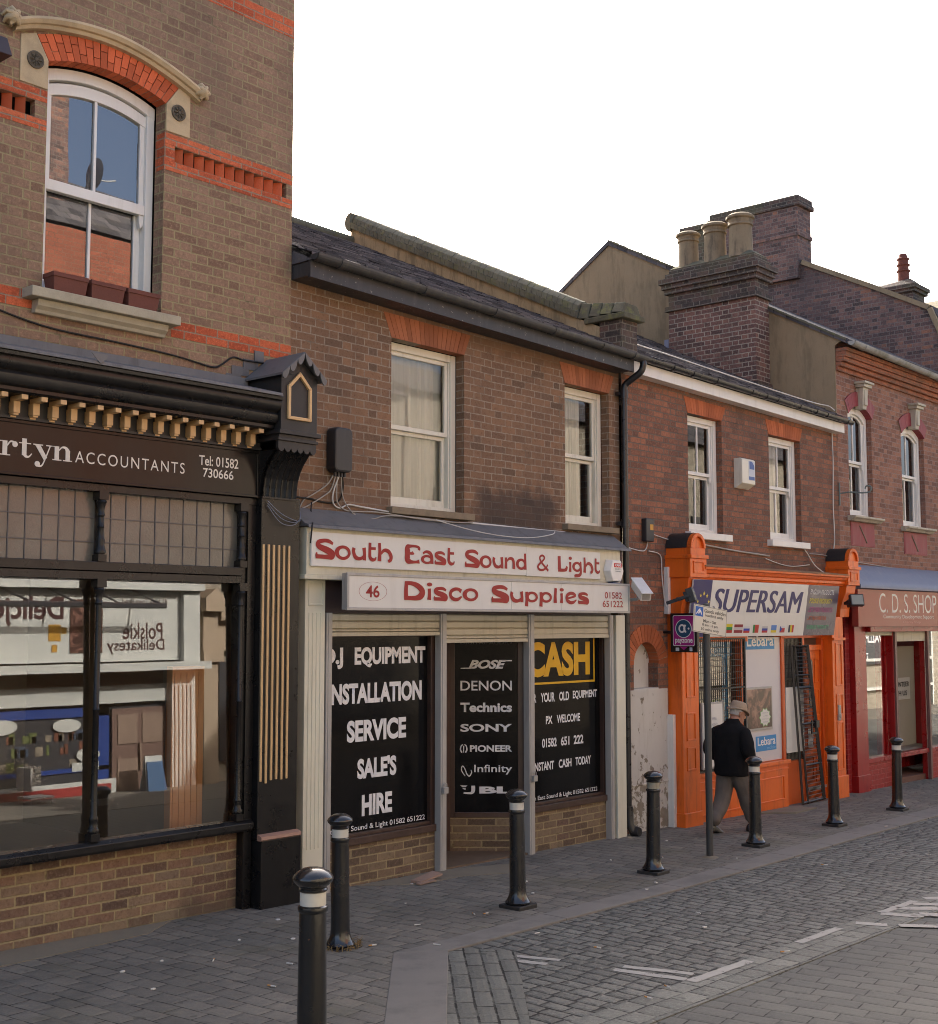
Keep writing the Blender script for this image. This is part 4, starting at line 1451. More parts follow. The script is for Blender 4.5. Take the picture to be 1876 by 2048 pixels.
for a, b, zb in ((7.775, 9.205, 2.29), (9.29, 10.58, 2.215), (10.67, 12.055, 2.245)):
    mb = MB()
    z = 2.495
    while z > zb + .036:
        z2 = max(zb + .035, z - .07)
        mb.prism([(a, -.062, z), (a, -.078, z - .01), (a, -.078, z2 + .01), (a, -.062, z2 + .002), (a, -.05, z2), (a, -.05, z)], [(b, -.062, z), (b, -.078, z - .01), (b, -.078, z2 + .01), (b, -.062, z2 + .002), (b, -.05, z2), (b, -.05, z)])
        z = z2
    mb.box(a, b, -.085, -.045, zb, zb + .034)
    mb.build('roller_shutter', M['shutter'], shop2)
# the two display windows
def display(a, b, post, parent):
    mb = MB()
    mb.box(b, post, .0, .10, .46, 2.48)
    mb.box(a, b, .0, .10, 2.28, 2.48)
    mb.box(a, post, -.045, .09, .405, .47)
    mb.box(a, b, .01, .10, .47, .50)
    mb.build('window_frame', M['brownframe'], parent, bevel=.004)
    mb = MB()
    mb.quad((a, .05, .50), (b, .05, .50), (b, .05, 2.28), (a, .05, 2.28))
    vp = mb.build('display_pane', M['vinyl'], parent, recalc=False)
    mb = MB()
    mb.box(a, post, -.02, .15, G(a) - .1, .405)
    mb.build('stall_riser', M['stock2'], parent)
    return vp
vL = display(7.775, 9.172, 9.30, shop2)
vR = display(10.67, 12.05, 12.165, shop2)
W_, Yv = M['vinylwhite'], .05
imp = dict(y=Yv, bold=.044)
text('D.J', 'vinyl_lettering', vL, W_, 7.80, 8.045, 1.99, 2.185, **imp)
text('EQUIPMENT', 'vinyl_lettering', vL, W_, 8.19, 9.14, 1.995, 2.185, **imp)
text('INSTALLATION', 'vinyl_lettering', vL, W_, 7.86, 9.09, 1.665, 1.855, **imp)
text('SERVICE', 'vinyl_lettering', vL, W_, 8.10, 8.875, 1.315, 1.515, **imp)
text("SALE'S", 'vinyl_lettering', vL, W_, 8.235, 8.745, .975, 1.165, **imp)
text('HIRE', 'vinyl_lettering', vL, W_, 8.295, 8.69, .635, .828, **imp)
text('South East Sound & Light 01582 651222', 'vinyl_lettering', vL, W_, 7.78, 9.14, .50, .563, Yv, .008)
yel = M['vinylyellow']
text('CASH', 'vinyl_lettering', vR, yel, 10.72, 11.865, 1.825, 2.205, **imp)
mb = MB()
mb.box(10.67, 11.955, Yv - .003, Yv - .001, 1.745, 1.768)
mb.box(11.933, 11.955, Yv - .003, Yv - .001, 1.768, 2.24)
mb.build('vinyl_border', yel, vR)
for s, a, b, c, d in (('FOR', 10.70, 10.885, 1.553, 1.652), ('YOUR', 10.96, 11.21, 1.553, 1.655), ('OLD', 11.29, 11.47, 1.556, 1.655), ('EQUIPMENT', 11.54, 12.0, 1.556, 1.657),
                      ('PX', 11.05, 11.165, 1.315, 1.402), ('WELCOME', 11.245, 11.67, 1.315, 1.405), ('01582', 10.98, 11.24, 1.065, 1.162), ('651', 11.315, 11.47, 1.065, 1.162), ('222', 11.55, 11.73, 1.065, 1.163),
                      ('INSTANT', 10.83, 11.19, .822, .915), ('CASH', 11.275, 11.505, .825, .918), ('TODAY', 11.58, 11.87, .828, .92)):
    text(s, 'vinyl_lettering', vR, W_, a, b, c, d, Yv, .03)
text('South East Sound & Light 01582 651222', 'vinyl_lettering', vR, W_, 10.69, 11.99, .502, .562, Yv, .008)
# splayed entrance window between A (deep) and B (front)
A, B = Vector((10.10, .60)), Vector((10.66, -.01))
du = (B - A).normalized()
nn = Vector((du.y, -du.x))
if nn.x > 0:
    nn = -nn
LN = (B - A).length
def sp(u, z, off=0.0):
    q = A + du * u + nn * off
    return (q.x, q.y, z)
def spbox(mb, u0, u1, z0, z1, o0, o1):
    mb.hexa([sp(u0, z0, o0), sp(u1, z0, o0), sp(u1, z0, o1), sp(u0, z0, o1)], [sp(u0, z1, o0), sp(u1, z1, o0), sp(u1, z1, o1), sp(u0, z1, o1)])
mb = MB()
spbox(mb, -.02, LN, G(10) - .1, .37, -.12, .02)
mb.build('stall_riser', M['stock2'], shop2)
mb = MB()
spbox(mb, .0, .055, .37, 2.5, -.06, .02)
spbox(mb, LN - .105, LN, .37, 2.5, -.06, .02)
spbox(mb, .055, LN - .105, .37, .425, -.06, .025)
spbox(mb, .055, LN - .105, 2.21, 2.5, -.06, .02)
mb.box(9.30, 9.40, .0, .70, 0, 2.5)
mb.box(10.0, 10.1, .58, .68, 0, 2.5)
mb.box(9.40, 10.0, .60, .66, .02, 2.1)
mb.build('entrance_frame', M['brownframe'], shop2, bevel=.004)
mb = MB()
mb.quad(sp(.055, .425), sp(LN - .105, .425), sp(LN - .105, 2.30), sp(.055, 2.30))
vC = mb.build('display_pane', M['vinyl'], shop2, recalc=False)
mb = MB()
mb.ground([(9.25, -.07), (10.62, -.07), (10.62, .1), (10.1, .68), (9.3, .68)], .03, .12)
mb.build('entrance_step', rough_stone('brown_tile', (.15, .105, .07), .3, 5, 60, .7, .3), shop2)
mb = MB()
mb.box(9.3, 10.7, -.05, .75, 2.49, 2.55)
mb.build('entrance_ceiling', M['dark'], shop2)
u0, u1 = .115, LN - .165
fnv = lambda X, Z: sp(X, Z, .002)
def brand(s, z0, z1, bold=.0, shear=0., a=None, b=None, mat=None):
    text(s, 'vinyl_lettering', vC, mat or W_, u0 if a is None else a, u1 if b is None else b, z0, z1, fn=fnv, bold=bold, shear=shear)
brand('DIGITAL AUDIO', 2.185, 2.215, .01, mat=M['vinylgrey'])
brand('BOSE', 1.925, 2.02, .045, .35, u0 + .085, u1 - .06)
mb = MB()
mb.poly([sp(u0, 1.925, .002), sp(u0 + .12, 1.925, .002), sp(u0 + .13, 1.938, .002), sp(u0 + .004, 1.936, .002)])
mb.poly([sp(u1 - .11, 2.004, .002), sp(u1, 2.004, .002), sp(u1, 2.018, .002), sp(u1 - .10, 2.018, .002)])
mb.build('vinyl_lettering', W_, vC)
brand('DENON', 1.695, 1.80, .012)
brand('Technics', 1.468, 1.568, .035)
brand('SONY', 1.262, 1.345, .03)
brand('PIONEER', 1.052, 1.122, .035, 0, u0 + .10)
brand('Infinity', .815, .918, .012, 0, u0 + .145)
brand('BL', .618, .69, .05, 0, u0 + .20)
mb = MB()
def vr(pts, off=.0):
    rib(mb, pts, lambda X, Z: sp(X, Z, .0022 + off))
c = u0 + .035
vr([(c - .018, 1.045, .016), (c - .034, 1.075, .014), (c - .026, 1.115, .012), (c - .008, 1.128, .008)])
vr([(c + .018, 1.045, .016), (c + .034, 1.075, .014), (c + .026, 1.115, .012), (c + .008, 1.128, .008)], .0003)
vr([(c, 1.115, .008), (c, 1.09, .010), (c, 1.045, .008)], .0006)
vr([(u0 + .05, .80, .010), (u0 + .012, .86, .010), (u0 + .022, .905, .010), (u0 + .045, .88, .010), (u0 + .07, .82, .012), (u0 + .095, .80, .012), (u0 + .118, .835, .012), (u0 + .112, .865, .008)], .0009)
mb.poly([sp(u0 + .0, .702, .002), sp(u0 + .075, .702, .002), sp(u0 + .055, .685, .002), sp(u0 + .02, .685, .002)])
mb.poly([sp(u0 + .02, .676, .002), sp(u0 + .055, .676, .002), sp(u0 + .055, .655, .002), sp(u0 + .037, .66, .002)])
vr([(u0 + .135, .70, .04), (u0 + .135, .65, .04), (u0 + .118, .625, .028), (u0 + .08, .622, .02), (u0 + .035, .625, .018)], .0012)
mb.build('vinyl_lettering', W_, vC, recalc=False)
# hasps and padlocks on the guides
for x, z in ((9.23, .80), (10.62, .79)):
    mb = MB()
    mb.box(x - .02, x + .04, -.145, -.107, z - .035, z + .025)
    mb.tube([(x - .012, -.126, z + .02), (x - .012, -.126, z + .055), (x + .012, -.126, z + .068), (x + .034, -.126, z + .055), (x + .034, -.126, z + .02)], .006, 6)
    o = mb.build('padlock', M['alu'], None, bevel=.003)
    tag(o, 'padlock on the shutter guide left of the brand name panel' if x < 10 else 'padlock on the shutter guide right of the brand name panel', 'padlock', 'padlocks on the shutter guides')

# ---- signs of house 2
GL = {}
GL['S'] = (.98, [[(.86, .80, .12), (.66, .93, .17), (.42, .95, .17), (.17, .86, .20), (.12, .70, .22), (.28, .57, .26), (.58, .44, .30), (.82, .28, .30), (.80, .12, .28), (.60, .085, .2), (.3, .09, .18), (.02, .09, .18)], [(.09, .33, .03), (.07, .2, .13), (.09, .05, .16)]])
GL['o'] = (.80, [('ring', .38, .36, .31, .31, .17)])
GL['u'] = (.80, [[(.13, .66, .20), (.10, .45, .19), (.20, .16, .20), (.42, .08, .15), (.62, .22, .14), (.66, .45, .14)], [(.64, .70, .22), (.67, .35, .19), (.66, .0, .22)]])
GL['t'] = (.52, [[(.15, 1.0, .17), (.14, .5, .18), (.15, .2, .19), (.27, .06, .17), (.42, .09, .11), (.46, .22, .06)], [(.15, .68, .12), (.45, .68, .13)]])
GL['h'] = (.86, [[(.12, 1.02, .17), (.14, .5, .19), (.12, .0, .24)], [(.2, .42, .12), (.38, .62, .16), (.6, .56, .20), (.73, .32, .21), (.72, .12, .18), (.58, .0, .14)]])
GL['E'] = (.92, [[(.80, .74, .16), (.80, .88, .15), (.62, .96, .12), (.3, .95, .16), (.17, .84, .34), (.15, .5, .32), (.17, .16, .34), (.35, .06, .18), (.62, .06, .13), (.82, .10, .20)], [(.28, .54, .12), (.44, .55, .14), (.49, .60, .20)]])
GL['a'] = (.76, [('ring', .33, .24, .26, .20, .14), [(.10, .58, .10), (.28, .69, .13), (.50, .62, .18), (.60, .4, .20), (.60, .0, .24)]])
GL['s'] = (.70, [[(x * .70, z * .72, w_ * .80) for x, z, w_ in GL['S'][1][0]], [(x * .7, z * .72, w_ * .8) for x, z, w_ in GL['S'][1][1]]])
GL['n'] = (.84, [[(.12, .70, .18), (.13, .4, .19), (.12, .0, .22)], [(.2, .48, .10), (.36, .64, .14), (.58, .60, .19), (.66, .36, .20), (.66, .0, .22)]])
GL['d'] = (.80, [('ring', .33, .33, .27, .28, .16), [(.60, 1.02, .18), (.62, .5, .18), (.62, .0, .22)]])
GL['&'] = (.90, [[(.86, .0, .14), (.55, .32, .13), (.30, .62, .12), (.25, .85, .12), (.42, .97, .11), (.58, .84, .12), (.48, .66, .11), (.22, .42, .13), (.10, .22, .14), (.22, .05, .13), (.48, .05, .12), (.70, .20, .11), (.80, .40, .09)]])
GL['L'] = (.82, [[(.15, 1.0, .26), (.16, .6, .26), (.17, .14, .30)], [(.06, .09, .18), (.30, .09, .18), (.55, .10, .17), (.68, .17, .20), (.74, .36, .14)]])
GL['i'] = (.36, [[(.16, .66, .20), (.17, .35, .18), (.15, .0, .24)], ('dot', .17, .90, .115)])
GL['g'] = (.80, [('ring', .33, .36, .27, .26, .16), [(.62, .72, .14), (.62, .3, .18), (.62, -.05, .20), (.48, -.20, .18), (.22, -.24, .18), (.12, -.28, .10)]])
GL['D'] = (1.06, [[(.16, .0, .24), (.15, .5, .22), (.17, 1.0, .2)], [(.10, .93, .16), (.40, .93, .17), (.70, .78, .24), (.90, .48, .30), (.82, .22, .30), (.60, .09, .2), (.3, .085, .17), (.06, .085, .17)]])
GL['c'] = (.74, [[(.64, .54, .2), (.50, .67, .14), (.30, .66, .15), (.13, .5, .17), (.12, .24, .17), (.28, .07, .16), (.48, .07, .14), (.66, .24, .08)]])
GL['p'] = (.80, [[(.13, .70, .2), (.14, .2, .2), (.12, -.26, .24)], ('ring', .42, .36, .27, .28, .16)])
GL['l'] = (.36, [[(.18, 1.0, .2), (.15, .5, .2), (.14, .0, .26)]])
GL['e'] = (.78, [[(.16, .33, .09), (.44, .42, .10), (.62, .53, .13), (.50, .66, .15), (.30, .67, .16), (.12, .5, .18), (.12, .22, .18), (.30, .05, .17), (.50, .07, .14), (.68, .24, .06)]])


def deco_text(s, parent, mat, x0, x1, z0, cap, y):
    wid = sum(GL[c][0] if c != ' ' else .62 for c in s)
    k = (x1 - x0) / wid
    mb = MB()
    x = x0
    lay = 0
    for c in s:
        if c == ' ':
            x += .62 * k
            continue
        for st in GL[c][1]:
            lay += 1
            yy = y - .002 - (lay % 5) * .00035
            cnt = [0]
            def fn(X, Z, yy=yy, cnt=cnt):
                cnt[0] += 1
                return (X, yy - cnt[0] * 1.2e-5, Z)
            if st[0] == 'ring':
                _, cx_, cz, rx, rz, w_ = st
                n_ = 26
                for i in range(n_):
                    q = []
                    for a in (2 * PI * i / n_, 2 * PI * (i + 1) / n_):
                        tw = w_ * (1.0 + .25 * cos(a - 2.6))
                        q.append([(cx_ + (rx + tw / 2) * cos(a), cz + (rz + w_ / 2) * sin(a)), (cx_ + (rx - tw / 2) * cos(a), cz + (rz - w_ / 2) * sin(a))])
                    P = lambda p: fn(x + p[0] * k, z0 + p[1] * cap)
                    mb.quad(P(q[0][0]), P(q[0][1]), P(q[1][1]), P(q[1][0]))
            elif st[0] == 'dot':
                _, cx_, cz, r_ = st
                mb.poly([fn(x + (cx_ + r_ * 1.1 * cos(2 * PI * i / 14)) * k, z0 + (cz + r_ * sin(2 * PI * i / 14)) * cap) for i in range(14)])
            else:
                rib(mb, [(x + a * k, z0 + b * cap, w_ * (k * .5 + cap * .5)) for a, b, w_ in st], fn, 6)
        x += GL[c][0] * k
    return mb.build('lettering', mat, parent, recalc=False)


S1 = thing('shop_sign', 'long upper white sign board with red curly lettering above the projecting sign box', 'sign', (9.5, -.22, 2.9))
mb = MB()
mb.box(7.405, 10.38, -.225, -.203, 2.905, 3.205)
mb.box(10.384, 11.70, -.225, -.203, 2.90, 3.20)
mb.build('panel', M['signwhite'], S1, bevel=.002)
deco_text('South East', S1, M['signred'], 7.445, 9.27, 2.975, .165, -.225)
deco_text('Sound & Light', S1, M['signred'], 9.41, 11.70, 2.965, .165, -.225)
S2 = thing('shop_sign', 'lower projecting white sign box with number 46 oval and phone number', 'sign', (9.8, -.4, 2.5))
mb = MB()
mb.box(7.665, 12.01, -.40, -.335, 2.525, 2.845)
mb.box(7.66, 12.015, -.412, -.39, 2.52, 2.545)
mb.box(7.66, 12.015, -.412, -.39, 2.825, 2.85)
mb.box(7.66, 7.685, -.412, -.39, 2.545, 2.825)
mb.box(11.99, 12.015, -.412, -.39, 2.545, 2.825)
mb.build('sign_case', M['alu'], S2, bevel=.003)
mb = MB()
for a, b in ((7.686, 9.915), (9.92, 10.74), (10.745, 11.989)):
    mb.box(a, b, -.4045, -.401, 2.546, 2.824)
mb.build('panel', M['signwhite'], S2)
deco_text('Disco', S2, M['signred'], 8.355, 9.42, 2.625, .16, -.405)
deco_text('Supplies', S2, M['signred'], 9.60, 11.24, 2.62, .155, -.405)
text('46', 'lettering_number', S2, M['signred'], 7.89, 8.06, 2.635, 2.745, -.405, .02)
text('01582', 'lettering_phone', S2, M['signred'], 11.53, 11.86, 2.68, 2.752, -.405, .01)
text('651222', 'lettering_phone', S2, M['signred'], 11.49, 11.88, 2.585, 2.657, -.405, .01)
mb = MB()
n_ = 40
for i in range(n_):
    a0, a1 = 2 * PI * i / n_, 2 * PI * (i + 1) / n_
    q = lambda a, k: (7.98 + .175 * k * cos(a), -.4055, 2.69 + .085 * k * sin(a))
    mb.quad(q(a0, 1.0), q(a0, .975), q(a1, .975), q(a1, 1.0))
mb.build('number_oval', M['signred'], S2, recalc=False)

# ---- fittings on house 2
BB = thing('bell_box', 'white six sided alarm box with red strip on the audio shop fascia', 'alarm box', (11.93, -.2, 2.85))
mb = MB()
hx = [(11.79, 3.0), (11.84, 3.13), (12.03, 3.13), (12.09, 3.0), (12.03, 2.87), (11.85, 2.87)]
hs = [(11.94 + (x - 11.94) * .86, 3.0 + (z - 3.0) * .9) for x, z in hx]
mb.prism([(x, -.20, z) for x, z in hx], [(x, -.29, z) for x, z in hs])
mb.build('case', M['white'], BB, bevel=.008)
mb = MB()
mb.box(11.86, 12.02, -.285, -.21, 2.845, 2.868)
mb.build('strobe', flat('blue_strobe', (.02, .025, .09), .3), BB, bevel=.005)
mb = MB()
mb.box(11.88, 12.03, -.293, -.288, 3.04, 3.085)
rs = mb.build('red_strip', flat('alarm_red', (.5, .02, .02)), BB)
text('CAMS', 'lettering', BB, W_, 11.895, 12.015, 3.05, 3.077, -.293, .03)
text('SECURITY', 'lettering', BB, M['blackplastic'], 11.90, 12.01, 3.012, 3.028, -.29)
text('01438 740940', 'lettering', BB, M['blackplastic'], 11.905, 12.005, 2.985, 3.0, -.29)

CM = thing('security_camera', 'white boxy security camera sticking out past the end of the lower white sign box', 'camera', (12.05, -.45, 2.8))
mb = MB()
q0, q1 = Vector((11.93, -.68, 2.70)), Vector((12.13, -.42, 2.86))
ax = (q1 - q0).normalized()
sd = ax.cross(Vector((0, 0, 1))).normalized()
up_ = sd.cross(ax)
def cb_(a, w_, h0, h1):
    return [tuple(a + sd * w_ + up_ * h0), tuple(a - sd * w_ + up_ * h0), tuple(a - sd * w_ + up_ * h1), tuple(a + sd * w_ + up_ * h1)]
mb.prism(cb_(q0, .06, -.05, .05), cb_(q1, .06, -.05, .05))
mb.prism(cb_(q0 - ax * .04, .068, .051, .062), cb_(q1 + ax * .03, .068, .051, .062))
mb.build('housing', M['white'], CM, bevel=.008)
mb = MB()
mb.prism(cb_(q0 - ax * .003, .045, -.035, .035), cb_(q0 + ax * .01, .045, -.035, .035))
mb.build('lens_window', M['alu'], CM)
mb = MB()
mb.tube([(12.05, -.50, 2.74), (12.06, -.48, 2.68), (12.1, -.2, 2.66), (12.1, Y2, 2.66)], .018, 8)
mb.build('bracket', M['alu'], CM, smooth=50)

JB = thing('junction_box', 'tall rounded black plastic box on the wall beside the gabled console', 'junction box', (7.9, Y2, 3.78))
mb = MB()
def rrect(x0, x1, z0, z1, r, n=5):
    pts = []
    for cx_, cz, a0 in ((x1 - r, z1 - r, 0), (x0 + r, z1 - r, PI / 2), (x0 + r, z0 + r, PI), (x1 - r, z0 + r, 3 * PI / 2)):
        pts += [(cx_ + r * cos(a0 + PI / 2 * k / n), cz + r * sin(a0 + PI / 2 * k / n)) for k in range(n + 1)]
    return pts
mb.xz(rrect(7.79, 8.01, 3.78, 4.19, .05), -.10, Y2)
mb.build('case', M['blackplastic'], JB, bevel=.018)
mb = MB()
for k in range(4):
    mb.lathe([(.014, 0), (.014, -.04)], (7.84 + k * .04, -.04, 3.782), 8)
mb.build('cable_gland', M['blackplastic'], JB)

# cables round the black box
cab = [
    ([(7.86, -.03, 3.75), (7.83, 0, 3.62), (7.74, .01, 3.55), (7.58, .02, 3.46), (7.44, 0, 3.40), (7.36, -.06, 3.33)], .007, 'cableg', 'pale grey cable curving left from the black junction box to the pilaster'),
    ([(7.83, -.03, 3.75), (7.78, 0, 3.66), (7.62, .01, 3.56), (7.52, .02, 3.50), (7.42, 0, 3.36)], .006, 'cableg', 'thin grey cable running diagonally down left of the junction box'),
    ([(7.90, -.03, 3.75), (7.86, 0, 3.6), (7.87, .01, 3.5), (7.95, .01, 3.46), (8.06, .01, 3.50), (8.2, .0, 3.49), (8.6, .0, 3.465)], .008, 'cablew', 'white cable leaving the junction box towards the first window sill'),
    ([(7.88, -.03, 3.75), (7.90, 0, 3.6), (7.92, .0, 3.5), (8.05, 0, 3.44), (8.4, -.02, 3.45), (8.9, -.06, 3.42), (9.4, -.05, 3.415), (9.75, -.03, 3.43)], .007, 'cableg', 'grey cable bundle hugging the lead flashing under the first window'),
    ([(7.93, -.03, 3.75), (7.97, 0, 3.6), (8.02, .0, 3.5), (8.12, -.03, 3.40), (8.3, -.06, 3.38), (8.5, -.05, 3.42), (8.9, -.04, 3.43), (9.4, -.04, 3.42)], .006, 'cableg', 'looped grey cable sagging over the lead flashing left of the first window'),
    ([(9.72, -.0, 3.43), (10.3, -.0, 3.425), (10.9, .0, 3.42), (11.35, .0, 3.42)], .011, 'cablew', 'thick white cable clipped along the brickwork between the two windows'),
    ([(9.15, -.08, 3.42), (9.5, -.20, 3.34), (9.9, -.24, 3.30), (10.4, -.24, 3.30), (10.85, -.20, 3.36), (11.1, -.05, 3.42)], .005, 'cablew', 'thin white wire drooping across the lead flashing above the sign'),
    ([(11.1, .0, 3.42), (11.6, .0, 3.415), (12.1, .0, 3.40), (12.36, -.04, 3.36), (12.40, -.06, 3.30)], .006, 'cableg', 'grey cable below the second window bending down at the drainpipe'),
    ([(7.30, -.1, 3.72), (7.33, -.02, 3.60), (7.42, .01, 3.53), (7.6, .02, 3.52), (7.8, .02, 3.50), (7.95, .02, 3.53), (7.98, 0, 3.65), (7.94, -.03, 3.75)], .009, 'cableb', 'black cable looping from the fluted corbel under the junction box'),
    ([(7.6, .0, 3.49), (7.55, -.05, 3.38), (7.48, -.15, 3.30), (7.38, -.26, 3.25), (7.37, -.25, 3.1)], .007, 'cableb', 'black cable dropping over the lead flashing at the left sign corner'),
]
for pts, r_, mt, lb in cab:
    curve_tube(pts, r_, M[mt], lb, group='cables above the audio shopfront')
for k in range(3):
    j = k * .02
    curve_tube([(6.92, -.21, 3.44 - j), (7.05, -.23, 3.34 - j * 2), (7.2, -.23, 3.29 - j), (7.34, -.15, 3.30 + j), (7.42, -.02, 3.40 + j)], .0035, M['wireblue'], ['thin bluish wire, highest of three strung across the black pilaster top', 'thin bluish wire, middle of three strung across the black pilaster top', 'thin bluish wire, lowest of three strung across the black pilaster top'][k], 'wire', 'wire', 'bluish wires over the pilaster')
curve_tube([(4.3, -.015, 4.73), (4.9, -.015, 4.62), (5.6, -.015, 4.60), (6.1, -.015, 4.58), (6.45, -.015, 4.545), (6.55, -.015, 4.57), (6.68, -.015, 4.66), (6.80, -.015, 4.655), (7.0, -.03, 4.66)], .008, M['cableb'], 'black cable clipped to the mauve brickwork above the lead flashing')
# rainwater pipe between house 2 and house 3
DP = thing('drainpipe', 'black downpipe with swan neck between the brown and the dark red house', 'drainpipe', (12.45, -.07, G(12.4)))
mb = MB()
px_ = 12.435
mb.tube(catmull([(12.50, -.30, 5.50), (12.50, -.30, 5.44), (12.49, -.26, 5.36), (12.45, -.10, 5.25), (px_, -.07, 5.19), (px_, -.07, 5.1)], 6), .040, 12)
mb.tube([(px_, -.07, 5.12), (px_, -.07, .22)], .038, 12)
for z in (5.12, 3.58, 1.78):
    mb.tube([(px_, -.07, z - .05), (px_, -.07, z + .05)], .05, 12)
    mb.box(px_ - .085, px_ + .085, -.05, .0, z - .02, z + .02)
mb.build('pipe', M['pipeblack'], DP, smooth=50)
mb = MB()
mb.tube([(px_, -.07, .30), (px_, -.08, .10), (px_ + .01, -.13, .02)], [.055, .055, .05], 12)
mb.lathe([(.05, 0), (.06, .03), (.06, .1), (.045, .11)], (px_ + .03, -.2, .02), 14, 'Y')
mb.build('shoe', M['pipeblack'], DP, smooth=50)
# ================================================================ HOUSE 3 : orange food shop
H3 = thing('terraced_house', 'dark red brick house with white fascia over the orange food shopfront', 'house', (15.4, 2.5, -.1))
mb = MB()
OW = [(13.95, 14.80, 3.57, 5.095), (16.08, 17.02, 3.57, 5.055), (12.62, 13.20, 1.55, 2.18, .22), (13.80, 17.52, -.35, 2.93, .02)]
wall_front(mb, 12.475, 18.27, -.35, 5.52, 0, OW, .11)
mb.quad((12.475, 9.4, -.3), (18.27, 9.4, -.3), (18.27, 9.4, 5.5), (12.475, 9.4, 5.5))
mb.build('wall', M['brick3'], H3, recalc=False)
for (xa, xb, za, zb, s0, s1) in ((13.95, 14.80, 5.095, 5.30, .085, .11), (16.08, 17.02, 5.055, 5.265, .09, .08)):
    arch_ring('window_arch', H3, M['vous3'], lerp_line((xa, za), (xb, za - .004), 15), lerp_line((xa - s0, zb), (xb + s1, zb - .02), 15), -.004, .11, gap=.004)
    mb = MB()
    mb.box(xa - .09, xb + .10, -.085, .12, 3.48, 3.568)
    mb.build('window_sill', M['white'], H3, bevel=.005)
sash_window(H3, 13.96, 14.795, 3.57, 5.09, .085, 4.33, mull=True, curtain='curtain', glassm='glass', cur_x=(14.0, 14.28))
sash_window(H3, 16.09, 17.015, 3.57, 5.05, .085, 4.31, mull=True, curtain='curtain', glassm='glass', cur_x=(16.1, 16.72))
mb = MB()
xa, xb = 12.52, 18.20
lo = [(xa, -.15, 5.385), (xa, 0, 5.385), (xa, 0, 5.53), (xa, -.15, 5.53)]
mb.prism(lo, [(xb, y, z - .095) for _, y, z in lo])
mb.build('fascia_board', M['white'], H3, bevel=.004)
half_gutter(H3, 12.60, 5.575, 18.32, 5.475, -.215, .052, M['pipeblack'], joints=(.12, .2, .30, .46, .53, .585, .70, .79, .85, .97))
slate_roof(H3, 12.47, 18.26, -.19, 5.60, 4.60, 7.95, M['slate'], drop=.08)
# round arched niche, its brick ring and the white plaster below
def rnd_arch(cx_, cz, r, n):
    return [(cx_ - r * cos(PI * i / n), cz + r * sin(PI * i / n)) for i in range(n + 1)]
n_ = 17
arch_ring('niche_arch', H3, M['vous3'], rnd_arch(12.93, 1.915, .265, n_), rnd_arch(12.93, 1.915, .475, n_), -.012, .2, gap=.006)
mb = MB()
mb.box(12.47, 12.665, -.008, .2, 1.55, 1.93)
mb.box(13.18, 13.40, -.008, .2, 1.62, 1.93)
mb.build('niche_jamb', M['brick3'], H3)
mb = MB()
mb.box(12.66, 13.2, .13, .16, 1.5, 2.2)
mb.box(12.545, 13.385, -.016, .05, -.25, 1.62)
mb.box(12.56, 13.375, -.026, -.012, .50, .52)
mb.box(12.66, 13.19, -.014, .14, 1.60, 1.635)
mb.build('plaster_infill', M['plaster'], H3, bevel=.01)
mb = MB()
mb.box(13.36, 13.42, -.10, .0, G(13.4), 1.3)
mb.box(13.35, 13.41, -.06, .0, 2.52, 3.10)
mb.build('white_trim_board', M['white'], H3, bevel=.004)

# orange shopfront
sf = MB()
O = M['orange']
sf.box(13.42, 13.80, -.20, .04, G(13.4) - .02, 2.50)
sf.box(13.41, 13.82, -.225, .04, G(13.4) - .02, .12)
sf.box(17.50, 17.86, -.20, .04, G(17.5) - .02, 2.50)
sf.box(17.48, 17.89, -.225, .04, G(17.5) - .02, .20)
shop3 = sf.build('shopfront', O, H3, bevel=.006)
mb = MB()
for x0, zz in ((13.42, ((1.50, 2.15), (.98, 1.32), (.14, .86) if False else (.62, .90))), (17.50, ((1.50, 2.12), (1.08, 1.38), (.28, .98)))):
    for za, zb in zz:
        a, b = x0 + .085, x0 + .29
        mb.box(a, b, -.212, -.196, za, za + .02)
        mb.box(a, b, -.212, -.196, zb - .02, zb)
        mb.box(a, a + .02, -.211, -.196, za + .02, zb - .02)
        mb.box(b - .02, b, -.211, -.196, za + .02, zb - .02)
mb.box(13.41, 13.82, -.235, -.19, 2.40, 2.44)
mb.box(17.49, 17.87, -.235, -.19, 2.16, 2.20)
mb.build('pilaster_moulding', O, shop3, bevel=.003)
mb = MB()
mb.yz([(0, 2.955), (-.27, 2.955), (-.28, 2.975), (-.30, 2.985), (-.305, 3.02), (-.335, 3.035), (-.35, 3.07), (-.375, 3.08), (-.38, 3.105), (0, 3.135)], 13.72, 17.75)
mb.build('cornice', O, shop3, smooth=30)
mb = MB()
mb.yz([(0, 3.17), (-.36, 3.125), (-.385, 3.108), (-.38, 3.118), (0, 3.15)], 13.72, 17.75)
mb.build('cornice_top', rough_stone('peeling_cornice_top', (.30, .16, .075), .4, 12, 60, .9, .5, stain=(.12, .10, .08), amt=.6), shop3)
